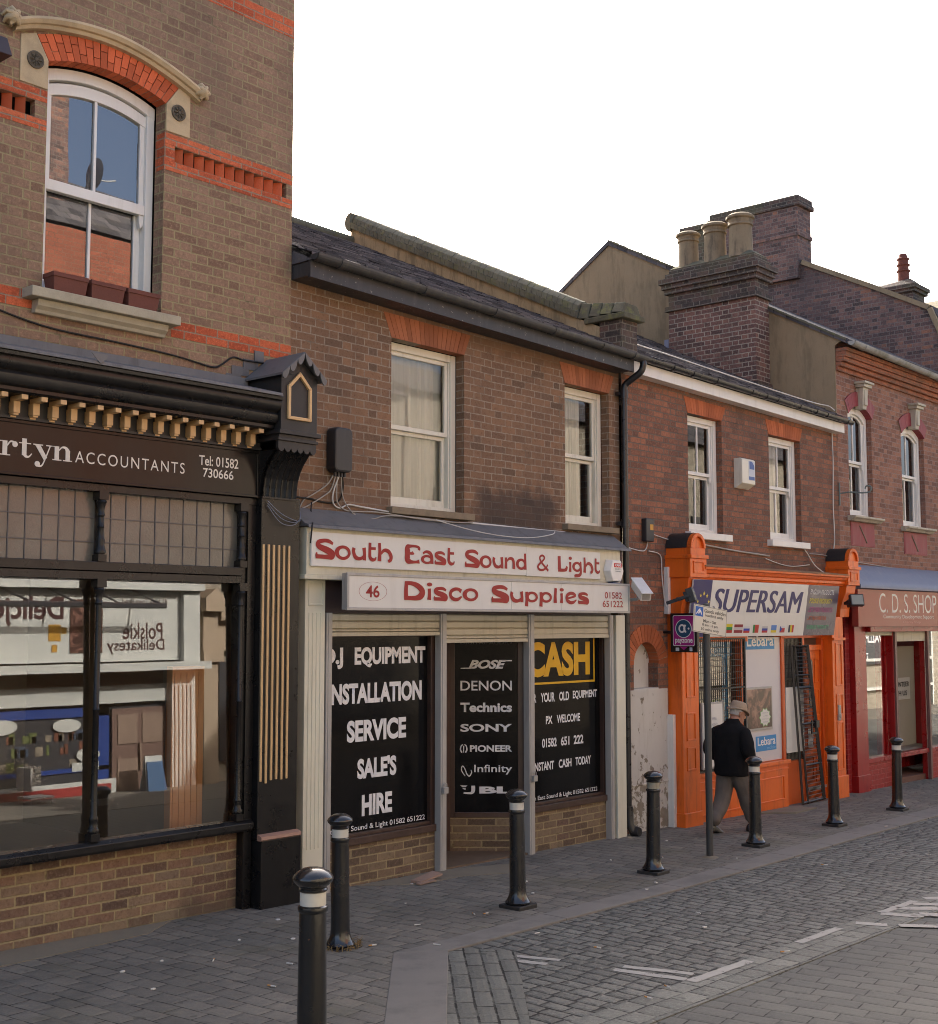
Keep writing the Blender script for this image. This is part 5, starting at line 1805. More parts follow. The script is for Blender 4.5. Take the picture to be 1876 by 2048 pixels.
for x0, x1 in ((13.385, 13.765), (17.745, 18.13)):
    mb = MB()
    mb.box(x0, x1, -.36, 0, 2.97, 3.20)
    mb.box(x0 - .012, x1 + .012, -.385, 0, 3.20, 3.245)
    mb.box(x0 + .02, x1 - .02, -.355, 0, 3.245, 3.33)
    # curved bracket below
    prof = [(-.0, 2.50), (-.20, 2.50), (-.21, 2.62), (-.25, 2.75), (-.30, 2.86), (-.32, 2.97), (0, 2.97)]
    mb.yz(prof, x0 + .03, x1 - .05)
    mb.box(x0 + .07, x1 - .07, -.372, -.358, 3.02, 3.05)
    mb.box(x0 + .07, x1 - .07, -.372, -.358, 3.15, 3.17)
    mb.box(x0 + .07, x0 + .09, -.371, -.358, 3.05, 3.15)
    mb.box(x1 - .09, x1 - .07, -.371, -.358, 3.05, 3.15)
    cx_ = (x0 + x1) / 2
    R_ = (x1 - x0) / 2 - .015
    ar = [(cx_ + R_ * cos(PI * k / 16), 3.33 + (R_ * 1.05) * sin(PI * k / 16)) for k in range(17)]
    ai = [(cx_ + (R_ - .045) * cos(PI * k / 16), 3.33 + (R_ * 1.05 - .045) * sin(PI * k / 16)) for k in range(17)]
    mb.xz(ai, -.335, -.30)
    for k in range(16):
        mb.xz([ar[k], ar[k + 1], ai[k + 1], ai[k]], -.365, -.30)
    cons = mb.build('console', O, shop3, bevel=.004)
    mb = MB()
    ar2 = [(cx_ + (R_ + .006) * cos(PI * k / 16), 3.332 + (R_ * 1.05 + .006) * sin(PI * k / 16)) for k in range(17)]
    mb.xz(ar2, -.299, 0)
    mb.build('barrel_lead', M['blackmatt'], cons, smooth=40)
# display windows : grilled left bay, white panel bay, door with grille
mb = MB()
mb.box(13.80, 16.22, -.12, .05, G(15) - .05, .50)
mb.box(13.80, 16.24, -.16, .05, .50, .55)
mb.box(13.80, 16.22, -.13, .05, .42, .44)
for a, b in ((13.88, 15.0), (15.1, 16.1)):
    for za, zb in ((.02, .34),):
        mb.box(a, b, -.132, -.118, za, za + .018)
        mb.box(a, b, -.132, -.118, zb - .018, zb)
        mb.box(a, a + .018, -.131, -.118, za + .018, zb - .018)
        mb.box(b - .018, b, -.131, -.118, za + .018, zb - .018)
mb.box(13.80, 15.16, -.13, .0, 2.17, 2.26)
mb.build('stall_board', O, shop3, bevel=.004)
mb = MB()
mb.box(15.05, 15.13, -.08, .0, .55, 2.25)
mb.box(16.14, 16.22, -.10, .0, .55, 2.25)
mb.box(13.80, 13.86, -.08, .0, .55, 2.25)
mb.box(16.22, 17.50, -.04, .02, 2.20, 2.30)
mb.box(16.84, 16.90, -.06, .03, G(16.8), 2.20)
mb.box(17.44, 17.50, -.06, .03, G(17.4), 2.20)
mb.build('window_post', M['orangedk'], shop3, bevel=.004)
mb = MB()
mb.quad((13.84, .0, .58), (15.08, .0, .58), (15.08, .0, 2.2), (13.84, .0, 2.2))
mb.build('display_pane', M['glass'], shop3, recalc=False)
mb = MB()
mb.quad((13.84, .10, .4), (15.2, .10, .4), (15.2, .10, 2.2), (13.84, .10, 2.2))
mb.quad((13.84, .0, .55), (15.08, .0, .55), (15.08, .30, .55), (13.84, .30, .55))
mb.quad((15.08, .0, .4), (15.08, .30, .4), (15.08, .30, 2.2), (15.08, .0, 2.2))
mb.build('window_back', flat('olive_back', (.16, .145, .10)), shop3, recalc=False)
blue = flat('display_blue', (.06, .25, .52), .5)
mb = MB()
mb.box(13.9, 15.06, .05, .06, 1.98, 2.19)
mb.box(14.80, 14.93, .05, .06, .8, 1.98)
mb.build('blue_surround', blue, shop3)
text('Lebara', 'lettering', shop3, W_, 14.12, 14.6, 2.02, 2.14, .05, .015)
mb = MB()
for a, b, za, zb in ((13.88, 14.79, 1.60, 1.97), (14.45, 14.79, .95, 1.18)):
    mb.box(a, b, .045, .055, za, zb)
mb.build('price_board', M['white'], shop3)
mb = MB()
mb.box(14.48, 14.57, .03, .07, 1.25, 1.42)
mb.box(14.66, 14.75, .03, .07, 1.24, 1.43)
mb.build('stock_box', flat('green_box', (.10, .18, .02)), shop3)
mb = MB()
mb.box(14.58, 14.64, .03, .07, 1.25, 1.41)
mb.box(14.42, 14.78, .03, .07, .60, .88)
mb.build('stock_box', blue, shop3)
gr = MB()
def grille(mb, x0, x1, z0, z1, y, dx=.05, dz=.08, r=.0032):
    x = x0
    while x <= x1:
        mb.box(x - r, x + r, y - r, y + r, z0, z1)
        x += dx
    z = z0
    while z <= z1:
        mb.box(x0, x1, y - 2.5 * r, y - r, z - r, z + r)
        z += dz
grille(gr, 13.86, 15.04, .58, 2.2, -.135)
for x in (13.84, 15.05):
    gr.box(x - .014, x + .014, -.15, -.125, .56, 2.22)
for z in (.57, 1.05, 1.58, 2.21):
    gr.box(13.84, 15.06, -.152, -.127, z - .011, z + .011)
gr.build('window_grille', M['blackmatt'], shop3)
mb = MB()
mb.box(13.88, 14.40, -.19, -.16, .60, 1.42)
mb.box(14.37, 14.395, -.197, -.155, .60, 1.44)
nb = mb.build('poster_case', M['alu'], None, bevel=.003)
tag(nb, 'tall white notice case fixed to the grille behind the sign post', 'notice case')
mb = MB()
mb.box(13.90, 14.37, -.1935, -.19, .625, 1.395)
mb.build('sheet', M['signwhite'], nb)
text('WEE', 'lettering', nb, flat('faint_pen', (.33, .33, .37)), 14.11, 14.22, 1.20, 1.235, -.194)
text('KEND', 'lettering', nb, bpy.data.materials['faint_pen'], 14.11, 14.24, 1.13, 1.16, -.194)
mb = MB()
mb.box(15.13, 16.14, -.075, .0, .56, 2.22)
wp = mb.build('advert_panel', paint('lilac_white_panel', (.56, .535, .55), .35, .04, 2, spec=.4), shop3)
mb = MB()
mb.box(15.14, 15.98, -.080, -.0755, 2.06, 2.20)
mb.box(15.42, 15.98, -.080, -.0755, .70, .90)
mb.build('blue_label', blue, wp)
text('Lebara', 'lettering', wp, W_, 15.22, 15.95, 2.10, 2.25, -.081, .015)
text('Lebara', 'lettering', wp, W_, 15.46, 15.95, .775, .885, -.081, .015)
text('mobile', 'lettering', wp, flat('pale_blue', (.25, .48, .72)), 15.72, 15.95, .715, .76, -.081)
mb = MB()
mb.box(15.14, 15.86, -.097, -.076, .985, 1.56)
pf = mb.build('advert_frame', M['alu'], wp, bevel=.003)
s_ = Sh('brown_advert_picture')
a_ = s_.noise(4.5, 5, .6, None, 1.2)
b_ = s_.noise(11, 4, .6)
c_ = s_.ramp(a_, [(.3, (.02, .012, .010)), (.48, (.07, .03, .022)), (.58, (.25, .12, .09)), (.7, (.42, .24, .18)), (.85, (.10, .04, .03))])
s_.pbr(s_.mix(s_.m('MULTIPLY', b_, .4), c_, (.05, .03, .025)), .3)
mb = MB()
mb.box(15.17, 15.83, -.1, -.0965, 1.015, 1.53)
pp_ = mb.build('picture', s_.mat, pf)
mb = MB()
st_ = []
for k in range(20):
    a = k * PI / 10
    r_ = .155 if k % 2 == 0 else .125
    st_.append((15.64 + r_ * 1.05 * cos(a), -.101, 1.15 + r_ * .85 * sin(a)))
mb.poly(st_)
mb.poly([(15.64 + (x - 15.64) * .9, -.102, 1.15 + (z - 1.15) * .9) for x, y, z in st_])
mb.f[1:] = mb.f[1:]
mb.mi[1] = 1
mb.build('starburst', [flat('star_green', (.22, .42, .16)), M['signwhite']], pf, recalc=False)
for k, (s, a, b) in enumerate((('FROM 4P', 15.56, 15.72), ('A MIN', 15.59, 15.70), ('CHEAP CALLS', 15.55, 15.74), ('INSIDE', 15.58, 15.71))):
    text(s, 'lettering', pf, bpy.data.materials['faint_pen'], a, b, 1.20 - k * .04, 1.215 - k * .04, -.103)
# door
mb = MB()
mb.box(16.90, 17.44, -.02, .03, G(17), 2.07)
mb.box(16.90, 17.44, -.05, .03, 2.02, 2.10)
dr = mb.build('door', O, shop3, bevel=.004)
mb = MB()
for a, b, za, zb in ((16.95, 17.0, 1.62, 1.90), (17.27, 17.40, 1.55, 1.9), (16.95, 17.0, 1.1, 1.5), (17.27, 17.40, 1.08, 1.46), (17.0, 17.2, 1.0, 1.2), (17.0, 17.2, .62, .92), (17.27, 17.40, .60, 1.0), (16.95, 17.18, .15, .52), (17.25, 17.40, .15, .52)):
    mb.box(a, b, -.034, -.018, za, za + .016)
    mb.box(a, b, -.034, -.018, zb - .016, zb)
    mb.box(a, a + .016, -.033, -.018, za + .016, zb - .016)
    mb.box(b - .016, b, -.033, -.018, za + .016, zb - .016)
mb.xz([(16.93, 1.93)] + [(16.93 + .46 * t / 8, 1.93 + .06 * sin(PI * t / 8)) for t in range(9)] + [(17.39, 1.91), (17.39, 1.90), (16.93, 1.90)], -.032, -.018)
mb.build('door_moulding', O, dr, bevel=.003)
mb = MB()
mb.xz([(17.09, 1.62)] + [(17.15 + .06 * cos(PI - PI * k / 8), 1.83 + .06 * sin(PI * k / 8)) for k in range(9)] + [(17.21, 1.62)], -.028, -.016)
mb.box(17.09, 17.21, -.028, -.016, 1.20, 1.56)
mb.build('door_light', M['leaded'], dr)
mb = MB()
mb.box(17.02, 17.20, -.026, -.016, .63, .91)
mb.build('pale_panel', M['white'], dr)
mb = MB()
mb.box(16.92, 17.5, -.075, -.02, .05, .085)
mb.build('threshold_bar', M['alu'], dr)
mb = MB()
mb.box(17.61, 17.685, -.225, -.2, 1.0, 1.22)
mb.box(17.63, 17.665, -.24, -.2, 1.04, 1.1)
mb.build('letter_plate', M['alu'], shop3, bevel=.004)
mb = MB()
mb.box(16.22, 16.84, .0, .03, .50, 2.2)
mb.build('side_light', flat('grey_inner', (.20, .20, .19)), shop3)
mb = MB()
mb.box(16.22, 16.86, -.05, .05, G(16.5), .50)
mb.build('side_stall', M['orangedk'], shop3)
gr = MB()
grille(gr, 16.24, 16.84, .52, 2.19, -.045, .04, .06)
gr.box(16.225, 16.25, -.06, -.03, .5, 2.2)
gr.box(16.82, 16.845, -.06, -.03, .5, 2.2)
gr.box(16.24, 16.84, -.06, -.03, 1.62, 1.65)
gr.build('window_grille', M['blackmatt'], shop3)
mb = MB()
mb.box(16.27, 16.80, -.085, -.062, .62, 1.52)
nb2 = mb.build('notice_board', M['signwhite'], None, bevel=.003)
tag(nb2, 'white notice board behind the leaning black mesh gate', 'notice board')

# leaning black mesh gate
LG = thing('mesh_gate', 'black steel mesh security gate leaning against the orange shop doorway', 'gate', (16.5, -.5, G(16.5)))
gb, gt = [(16.48, -.20), (17.22, -.17)], [(16.40, -.11), (16.92, -.11)]
zb, zt = G(16.5) + .015, 2.10
def gp(u, t):
    a = Vector((gb[0][0] + (gb[1][0] - gb[0][0]) * u, gb[0][1] + (gb[1][1] - gb[0][1]) * u, zb))
    b = Vector((gt[0][0] + (gt[1][0] - gt[0][0]) * u, gt[0][1] + (gt[1][1] - gt[0][1]) * u, zt))
    return a.lerp(b, t)
mb = MB()
for u, r_ in ((0, .019), (.22, .016), (.92, .022), (1.0, .014)):
    mb.tube([gp(u, 0), gp(u, 1)], r_, 4)
for t in (.012, .24, .50, .73, .995):
    mb.tube([gp(0 if t > .9 or t < .1 else .22, t), gp(1, t)], .015, 4)
mb.tube([gp(0, .81), gp(.95, .81)], .012, 4)
mb.build('frame', M['blackmatt'], LG)
mb = MB()
for k in range(1, 14):
    u = .22 + .70 * k / 14
    mb.tube([gp(u, 0), gp(u, 1)], .0052, 3, cap=False)
for k in range(1, 42):
    t = k / 42
    mb.tube([gp(.22, t), gp(.92, t)], .0052, 3, cap=False)
mb.build('mesh_panel', M['blackmatt'], LG)
mb = MB()
c_ = gp(.93, .49)
mb.box(c_.x - .05, c_.x + .05, c_.y - .04, c_.y + .02, c_.z - .05, c_.z + .05)
mb.box(c_.x - .15, c_.x - .12, c_.y - .02, c_.y + .0, c_.z - .12, c_.z + .06)
mb.box(c_.x - .15, c_.x + .04, c_.y - .02, c_.y + .0, c_.z - .14, c_.z - .11)
mb.build('lock', M['blackmatt'], LG, bevel=.004)

# food shop sign, leaning forward at the top
S3 = thing('shop_sign', 'Big tilted food shop sign with flags and a blue star panel on the orange front', 'sign', (15.4, -.3, 2.24))
def sgn(x, z, off=0.0):
    return (x, -.245 - (z - 2.235) / .72 * .11 - off, z)
def sgbox(mb, x0, x1, z0, z1, o0, o1):
    mb.hexa([sgn(x0, z0, o0), sgn(x1, z0, o0), sgn(x1, z0, o1), sgn(x0, z0, o1)], [sgn(x0, z1, o0), sgn(x1, z1, o0), sgn(x1, z1, o1), sgn(x0, z1, o1)])
mb = MB()
sgbox(mb, 13.475, 17.455, 2.24, 2.945, -.02, .0)
mb.build('panel', M['signwhite'], S3, bevel=.002)
navy = flat('navy_vinyl', (.032, .027, .12), .4)
mb = MB()
sgbox(mb, 13.477, 13.915, 2.242, 2.943, .0, .0022)
bp = mb.build('star_panel', navy, S3)
mb = MB()
sgbox(mb, 16.50, 17.453, 2.242, 2.943, .0, .0022)
mb.build('purple_panel', paint('purple_grey_vinyl', (.085, .07, .105), .3, .1, 2), S3)
mb = MB()
for k in range(12):
    a = 2 * PI * k / 12
    cx_, cz = 13.745 + .15 * cos(a), 2.575 + .20 * sin(a)
    pts = []
    for q in range(10):
        b = PI / 2 + q * PI / 5
        r_ = .030 if q % 2 == 0 else .012
        pts.append(sgn(cx_ + r_ * cos(b), cz + r_ * sin(b), .0035))
    mb.poly(pts)
mb.build('stars', flat('star_yellow', (.75, .62, .10)), bp, recalc=False)
fs = lambda X, Z: sgn(X, Z, .002)
fs2 = lambda X, Z: sgn(X, Z, .0042)
for k, dx in enumerate((-.014, 0, .014)):
    text('SUPERSAM', 'lettering', S3, navy, 13.99 + dx, 16.35 + dx, 2.548, 2.845, fn=lambda X, Z, k=k: sgn(X, Z, .002 + k * .0005), shear=.18)
for k, (s, col, a, b) in enumerate((('ENGLISH PRODUCTS', (.62, .62, .62), 16.57, 17.30), ('POLSKIE PRODUKTY', (.62, .52, .05), 16.57, 17.27), ('LIETUVISKI PRODUCTS', (.36, .05, .20), 16.57, 17.32), ('LATVIJAS PARTIKA', (.45, .10, .03), 16.57, 17.14), ('RUSSKIJE PRODUKTI', (.10, .36, .20), 16.57, 17.25))):
    text(s, 'lettering', S3, flat('list_%d' % k, col), a, b, 2.815 - k * .125, 2.885 - k * .125, fn=fs2, shear=.15, bold=.015)
FL = [('h', [(.60, .50, .02), (.02, .22, .05), (.36, .02, .02)]), ('h', [(.22, .02, .03), (.55, .5, .5), (.22, .02, .03)]), ('h', [(.6, .6, .6), (.03, .05, .40), (.42, .02, .02)]), ('v', [(.02, .18, .04), (.45, .03, .02), (.45, .03, .02)]),
      ('h', [(.45, .45, .45), (.04, .06, .32), (.40, .02, .03)]), ('h', [(.10, .22, .55), (.10, .22, .55), (.62, .5, .03)]), ('h', [(.6, .6, .6), (.42, .03, .03), (.42, .03, .03)]), ('v', [(.03, .03, .06), (.6, .48, .03), (.42, .03, .03)])]
for k, (d, cols) in enumerate(FL):
    x0 = 14.33 + k * .245
    wd = (.20, .22, .16, .15, .15, .15, .14, .15)[k]
    zt_ = (.115, .11, .085, .105, .085, .10, .09, .10)[k]
    mats_ = [flat('flag_%d_%d' % (k, q), c) for q, c in enumerate(cols)]
    mb = MB()
    for q in range(3):
        mb.cur = q
        if d == 'h':
            za = 2.285 + zt_ * (2 - q) / 3
            ps = [(x0, za), (x0 + wd, za), (x0 + wd, za + zt_ / 3), (x0, za + zt_ / 3)]
        else:
            ps = [(x0 + wd * q / 3, 2.285), (x0 + wd * (q + 1) / 3, 2.285), (x0 + wd * (q + 1) / 3, 2.285 + zt_), (x0 + wd * q / 3, 2.285 + zt_)]
        mb.poly([sgn(x, z, .002) for x, z in ps])
    if k == 6:
        mats_.append(flat('flag_blue', (.03, .06, .30)))
        mb.cur = 3
        mb.poly([sgn(x, z, .0032) for x, z in ((x0, 2.285), (x0 + wd * .5, 2.285 + zt_ / 2), (x0, 2.285 + zt_))])
    mb.build('flag', mats_, S3, recalc=False)
# projecting pay sign
PZ = thing('projecting_sign', 'black framed magenta payment sign projecting from the orange pilaster', 'sign', (13.3, -.3, 2.05))
mb = MB()
mb.box(13.30, 13.36, -.49, -.115, 2.06, 2.53)
mb.tube([(13.33, -.115, 2.3), (13.33, 0, 2.3)], .02, 8)
mb.build('case', M['black'], PZ, bevel=.008)
fz = lambda o: (lambda X, Z: (13.30 - o, -X, Z))
mag = flat('magenta', (.32, .022, .19), .35)
def rr_(x0, x1, z0, z1, r, o):
    return [(13.30 - o, -x, z) for x, z in rrect(x0, x1, z0, z1, r)]
mb = MB()
mb.poly(rr_(.155, .455, 2.135, 2.505, .02, .0015))
mb.cur = 1
mb.poly(rr_(.162, .448, 2.142, 2.498, .018, .0022))
mb.poly([(13.2975, -y, z) for y, z in ((.25, 2.128), (.36, 2.128), (.305, 2.085))])
face = mb.build('magenta_face', [W_, mag], PZ, recalc=False)
mb = MB()
for r_, o, m_ in ((.115, .003, 0), (.106, .0038, 1)):
    mb.cur = m_
    mb.poly([(13.30 - o, -(.305 + r_ * cos(2 * PI * k / 28)), 2.345 + r_ * .98 * sin(2 * PI * k / 28)) for k in range(28)])
mb.build('roundel', [W_, flat('petrol_blue', (.02, .075, .14))], face, recalc=False)
mb = MB()
L_ = [0]
def zr(pts):
    L_[0] += 1
    rib(mb, pts, lambda X, Z: (13.2950 - L_[0] * .0003, -X, Z))
zr([(.335, 2.39, .024), (.315, 2.345, .024), (.338, 2.298, .024)])
pr_ = catmull([(.285 + .038 * cos(a), 2.345 + .042 * sin(a)) for a in [2 * PI * k / 9 for k in range(9)]], 3, closed=True)
zr([(x, z, .022) for x, z in pr_] + [(pr_[0][0], pr_[0][1], .022)])
mb.poly([(13.2935, -(.378 + .013 * cos(2 * PI * k / 12)), 2.345 + .013 * sin(2 * PI * k / 12)) for k in range(12)])
mb.build('logo', W_, face, recalc=False)
text('payzone', 'lettering', face, W_, .185, .43, 2.155, 2.222, fn=fz(.0035), bold=.025)
mb = MB()
mb.poly(rr_(.19, .24, 2.075, 2.115, .004, .0015))
mb.poly(rr_(.385, .425, 2.075, 2.12, .004, .0015))
mb.build('small_label', flat('pale_label', (.45, .5, .55)), face, recalc=False)

def flood(x, y, z, lb, yaw, tilt):
    F_ = thing('floodlight', lb, 'floodlight', (x, y, z))
    Mx = Matrix.Translation((x, y, z)) @ Matrix.Rotation(yaw, 4, 'Z') @ Matrix.Rotation(tilt, 4, 'X')
    def bx(mb, *a):
        t_ = MB().box(*a)
        mb.add([tuple(Mx @ Vector(v)) for v in t_.v], t_.f)
    mb = MB()
    bx(mb, -.10, .10, -.05, .03, -.085, .085)
    bx(mb, -.07, .07, .03, .07, -.06, .06)
    mb.build('case', M['blackplastic'], F_, bevel=.006)
    mb = MB()
    bx(mb, -.085, .085, -.0535, -.05, -.07, .07)
    mb.build('lens', flat('lamp_glass', (.25, .28, .25), .15, .6), F_)
    mb = MB()
    bx(mb, -.12, -.105, -.012, .15, -.015, .015)
    bx(mb, .105, .12, -.012, .15, -.015, .015)
    bx(mb, -.12, .12, .14, .16, -.02, .02)
    bx(mb, -.02, .02, .16, .30, -.02, .02)
    mb.build('bracket', M['blackplastic'], F_)
flood(13.15, -.50, 2.74, 'black floodlight on the orange front at the left end of the food shop sign', R(25), R(-18))
flood(17.68, -.50, 2.74, 'black floodlight with pale glass between the orange and the red shop signs', R(-42), R(-15))

AB = thing('alarm_box', 'cream wedge shaped alarm box with blue sticker between the two upper windows', 'alarm box', (15.25, 0, 4.22))
mb = MB()
pf0 = [(0, 4.62), (-.10, 4.62), (-.13, 4.60), (-.13, 4.28), (-.03, 4.22), (0, 4.22)]
mb.yz(pf0, 15.10, 15.45)
mb.build('case', M['cream'], AB, bevel=.006)
mb = MB()
mb.box(15.27, 15.43, -.1325, -.1295, 4.33, 4.59)
mb.cur = 1
mb.box(15.275, 15.425, -.134, -.1326, 4.335, 4.38)
mb.poly([(15.29, -.1345, 4.48), (15.42, -.1345, 4.48), (15.42, -.1345, 4.53), (15.36, -.1345, 4.585), (15.29, -.1345, 4.585)])
mb.build('sticker', [flat('pale_sticker', (.52, .56, .62)), flat('blue_sticker', (.08, .14, .34))], AB, recalc=False)
JB2 = thing('junction_box', 'small black box with orange label on the dark red brickwork right of the drainpipe', 'junction box', (12.95, 0, 3.4))
mb = MB()
mb.box(12.87, 13.04, -.075, 0, 3.39, 3.67)
mb.build('case', M['blackplastic'], JB2, bevel=.012)
mb = MB()
mb.box(12.95, 13.02, -.0765, -.074, 3.53, 3.60)
mb.build('label', flat('amber', (.55, .28, .04)), JB2)
for pts, r_, mt, lb in [
    ([(12.47, -.03, 3.32), (12.65, -.02, 3.29), (12.9, -.02, 3.28), (12.98, -.02, 3.39)], .007, 'cablew', 'white cable joining the drainpipe to the small black box'),
    ([(12.99, -.02, 3.39), (13.03, -.02, 3.50), (13.15, -.02, 3.48), (13.5, -.02, 3.44), (13.85, -.02, 3.47)], .006, 'cablew', 'pale cable running from the small black box to the grilled window sill'),
    ([(13.0, -.02, 3.28), (13.2, -.02, 3.26), (13.27, -.02, 3.2), (13.28, -.02, 3.0), (13.33, -.02, 2.7), (13.35, -.04, 2.6)], .007, 'cablew', 'white cable turning down beside the orange console'),
    ([(14.2, -.02, 3.42), (14.9, -.02, 3.38), (15.4, -.02, 3.36), (16.0, -.02, 3.34)], .012, 'cableg', 'grey cable run along the bricks under the food shop windows'),
    ([(15.9, -.02, 3.30), (16.3, -.02, 3.24), (16.7, -.02, 3.22), (17.2, -.02, 3.26)], .006, 'cablew', 'sagging white cable below the second food shop window'),
    ([(17.0, -.03, 3.50), (17.1, -.04, 3.42), (17.3, -.06, 3.25), (17.5, -.15, 3.12), (17.62, -.25, 3.06)], .008, 'cablew', 'white cable falling from the right white sill to the orange console'),
    ([(18.02, -.03, 5.30), (18.03, -.03, 4.8), (18.0, -.03, 4.2), (18.02, -.03, 3.7), (17.99, -.03, 3.4), (17.96, -.25, 3.15), (17.8, -.30, 3.14)], .008, 'cablew', 'long white cable hanging from the eaves to the right orange console'),
    ([(17.2, -.02, 3.42), (17.6, -.02, 3.42), (18.3, -.02, 3.38), (19.5, -.02, 3.33), (22.0, -.02, 3.25)], .007, 'cableg', 'grey cable stretching along the wall across to the plum brick house'),
    ([(12.6, .75, 6.08), (13.6, .5, 5.99), (15.2, .15, 5.80), (16.6, -.05, 5.68), (17.6, .0, 5.69), (18.1, .05, 5.72), (18.2, .0, 5.66)], .009, 'cablew', 'white cable lying along the slate roof of the food shop house'),
]:
    curve_tube(pts, r_, M[mt], lb, group='cables on the food shop house')
HK = thing('wall_bracket', 'scrolled iron hanging bracket on the brickwork left of the first keystone window', 'bracket', (18.3, 0, 4.4))
mb = MB()
mb.tube(catmull([(18.25, -.02, 4.38), (18.3, -.15, 4.40), (18.35, -.35, 4.38), (18.38, -.45, 4.40), (18.38, -.46, 4.47), (18.36, -.40, 4.48), (18.36, -.38, 4.44)], 6), .011, 6)
mb.tube([(18.25, -.02, 4.2), (18.25, -.02, 4.55)], .012, 6)
mb.build('scroll', paint('grey_green_iron', (.12, .16, .15), .5), HK, smooth=50)

# ================================================================ shared chimney and HOUSE 4
CH = thing('chimney_stack', 'broad brick chimney stack with three buff pots above the slate roof', 'chimney', (18.0, 1.9, 6))
mb = MB()
mb.box(17.80, 18.24, 1.10, 2.70, 5.7, 7.56)
mb.build('stack', M['brickc'], CH)
mb = MB()
for za, zb, e in ((7.56, 7.64, .045), (7.64, 7.85, .0), (7.85, 7.93, .05), (7.93, 8.01, .085), (8.01, 8.10, .12), (8.10, 8.19, .04), (8.19, 8.27, -.01)):
    mb.box(17.80 - e, 18.24 + e, 1.10 - e, 2.70 + e, za, zb)
mb.box(17.77, 18.24, 1.06, 1.2, 6.0, 6.20)
mb.build('oversailing_courses', M['brickct'], CH)
mb = MB()
mb.hexa([(17.80, 1.10, 8.268), (18.24, 1.10, 8.268), (18.24, 2.70, 8.268), (17.80, 2.70, 8.268)], [(17.92, 1.22, 8.36), (18.12, 1.22, 8.36), (18.12, 2.58, 8.36), (17.92, 2.58, 8.36)])
mb.build('flaunching', M['coping2'], CH, bevel=.02)
for i, yy in enumerate((2.44, 1.93, 1.46)):
    mb = MB()
    h_ = .62 + .05 * i
    k_ = 1 + .06 * i
    mb.lathe([(.20 * k_, 8.28), (.175 * k_, 8.34), (.165 * k_, 8.32 + h_ * .62), (.162 * k_, 8.28 + h_ * .72), (.182 * k_, 8.28 + h_ * .74), (.182 * k_, 8.28 + h_ * .77), (.172 * k_, 8.28 + h_ * .79), (.178 * k_, 8.28 + h_ * .87), (.205 * k_, 8.28 + h_ * .90), (.205 * k_, 8.28 + h_ * .95), (.16 * k_, 8.28 + h_), (.13 * k_, 8.28 + h_), (.125 * k_, 8.28 + h_ * .8)], (18.02, yy, 0), 24)
    mb.build('chimney_pot', M['pot'], CH, smooth=40)
mb = MB()
k = 0
z = 5.98
while k < 11:                                 # stepped lead flashing following the roof
    ya = 1.08 + k * .152
    mb.hexa([(17.788, ya, 5.6 + .49 * ya), (17.80, ya, 5.6 + .49 * ya), (17.80, ya + .17, 5.6 + .49 * (ya + .17)), (17.788, ya + .17, 5.6 + .49 * (ya + .17))],
            [(17.788, ya, 6.155 + k * .075), (17.80, ya, 6.155 + k * .075), (17.80, ya + .17, 6.155 + k * .075), (17.788, ya + .17, 6.155 + k * .075)])
    k += 1
mb.box(17.78, 17.80, 2.7, 2.78, 6.9, 7.1)
mb.build('step_flashing', M['leadblue'], CH)

H4 = thing('terraced_house', 'plum red brick house with orange corbelled eaves over the red red charity shop', 'house', (20.8, 2.5, -.2))
mb = MB()
OW = [(18.64, 19.50, 4.07, 5.84), (20.66, 21.62, 4.02, 5.76), (18.80, 23.40, -.4, 2.90, .02)]
wall_front(mb, 18.27, 23.45, -.4, 6.62, 0, OW, .11)
mb.build('wall', M['brick4'], H4, recalc=False)
mb = MB()
mb.yz([(0, 5.2), (0, 6.68), (-.10, 6.74), (4.21, 9.10), (7.9, 6.7), (7.9, 4)], 18.25, 18.268)
gw = mb.build('gable_wall', M['render'], H4)
mb = MB()
mb.prism([(18.22, -.25, 6.74), (18.22, 4.21, 9.18), (18.22, 8.2, 6.6), (18.22, 8.2, 6.52), (18.22, 4.21, 9.10), (18.22, -.25, 6.66)], [(23.6, -.25, 6.74), (23.6, 4.21, 9.18), (23.6, 8.2, 6.6), (23.6, 8.2, 6.52), (23.6, 4.21, 9.10), (23.6, -.25, 6.66)])
mb.build('roof', M['slate'], H4)
mb = MB()
for k in range(26):
    t = k / 26
    yy = -.2 + 4.4 * t
    zz = 6.70 + (9.14 - 6.70) * t
    sl_ = (9.14 - 6.70) / 4.4 * .172
    j_ = random.uniform(-.004, .008)
    mb.hexa([(18.20 + j_, yy, zz + .03), (18.30, yy, zz + .03), (18.30, yy + .172, zz + .03 + sl_), (18.20 + j_, yy + .172, zz + .03 + sl_)], [(18.20 + j_, yy, zz + .062 + j_), (18.30, yy, zz + .062 + j_), (18.30, yy + .172, zz + .055 + sl_), (18.20 + j_, yy + .172, zz + .055 + sl_)])
mb.build('verge_tiles', M['coping'], gw)
mb = MB()
for za, zb, yo in ((6.29, 6.36, -.04), (6.36, 6.43, -.09), (6.43, 6.50, -.14), (6.50, 6.58, -.17), (6.58, 6.64, -.20)):
    mb.box(18.27, 23.4, yo, .0, za, zb - .004)
mb.build('corbelled_eaves', M['corbel4'], H4, bevel=.004)
half_gutter(H4, 18.20, 6.70, 23.45, 6.62, -.30, .07, M['guttergrey'], joints=(.08, .66))
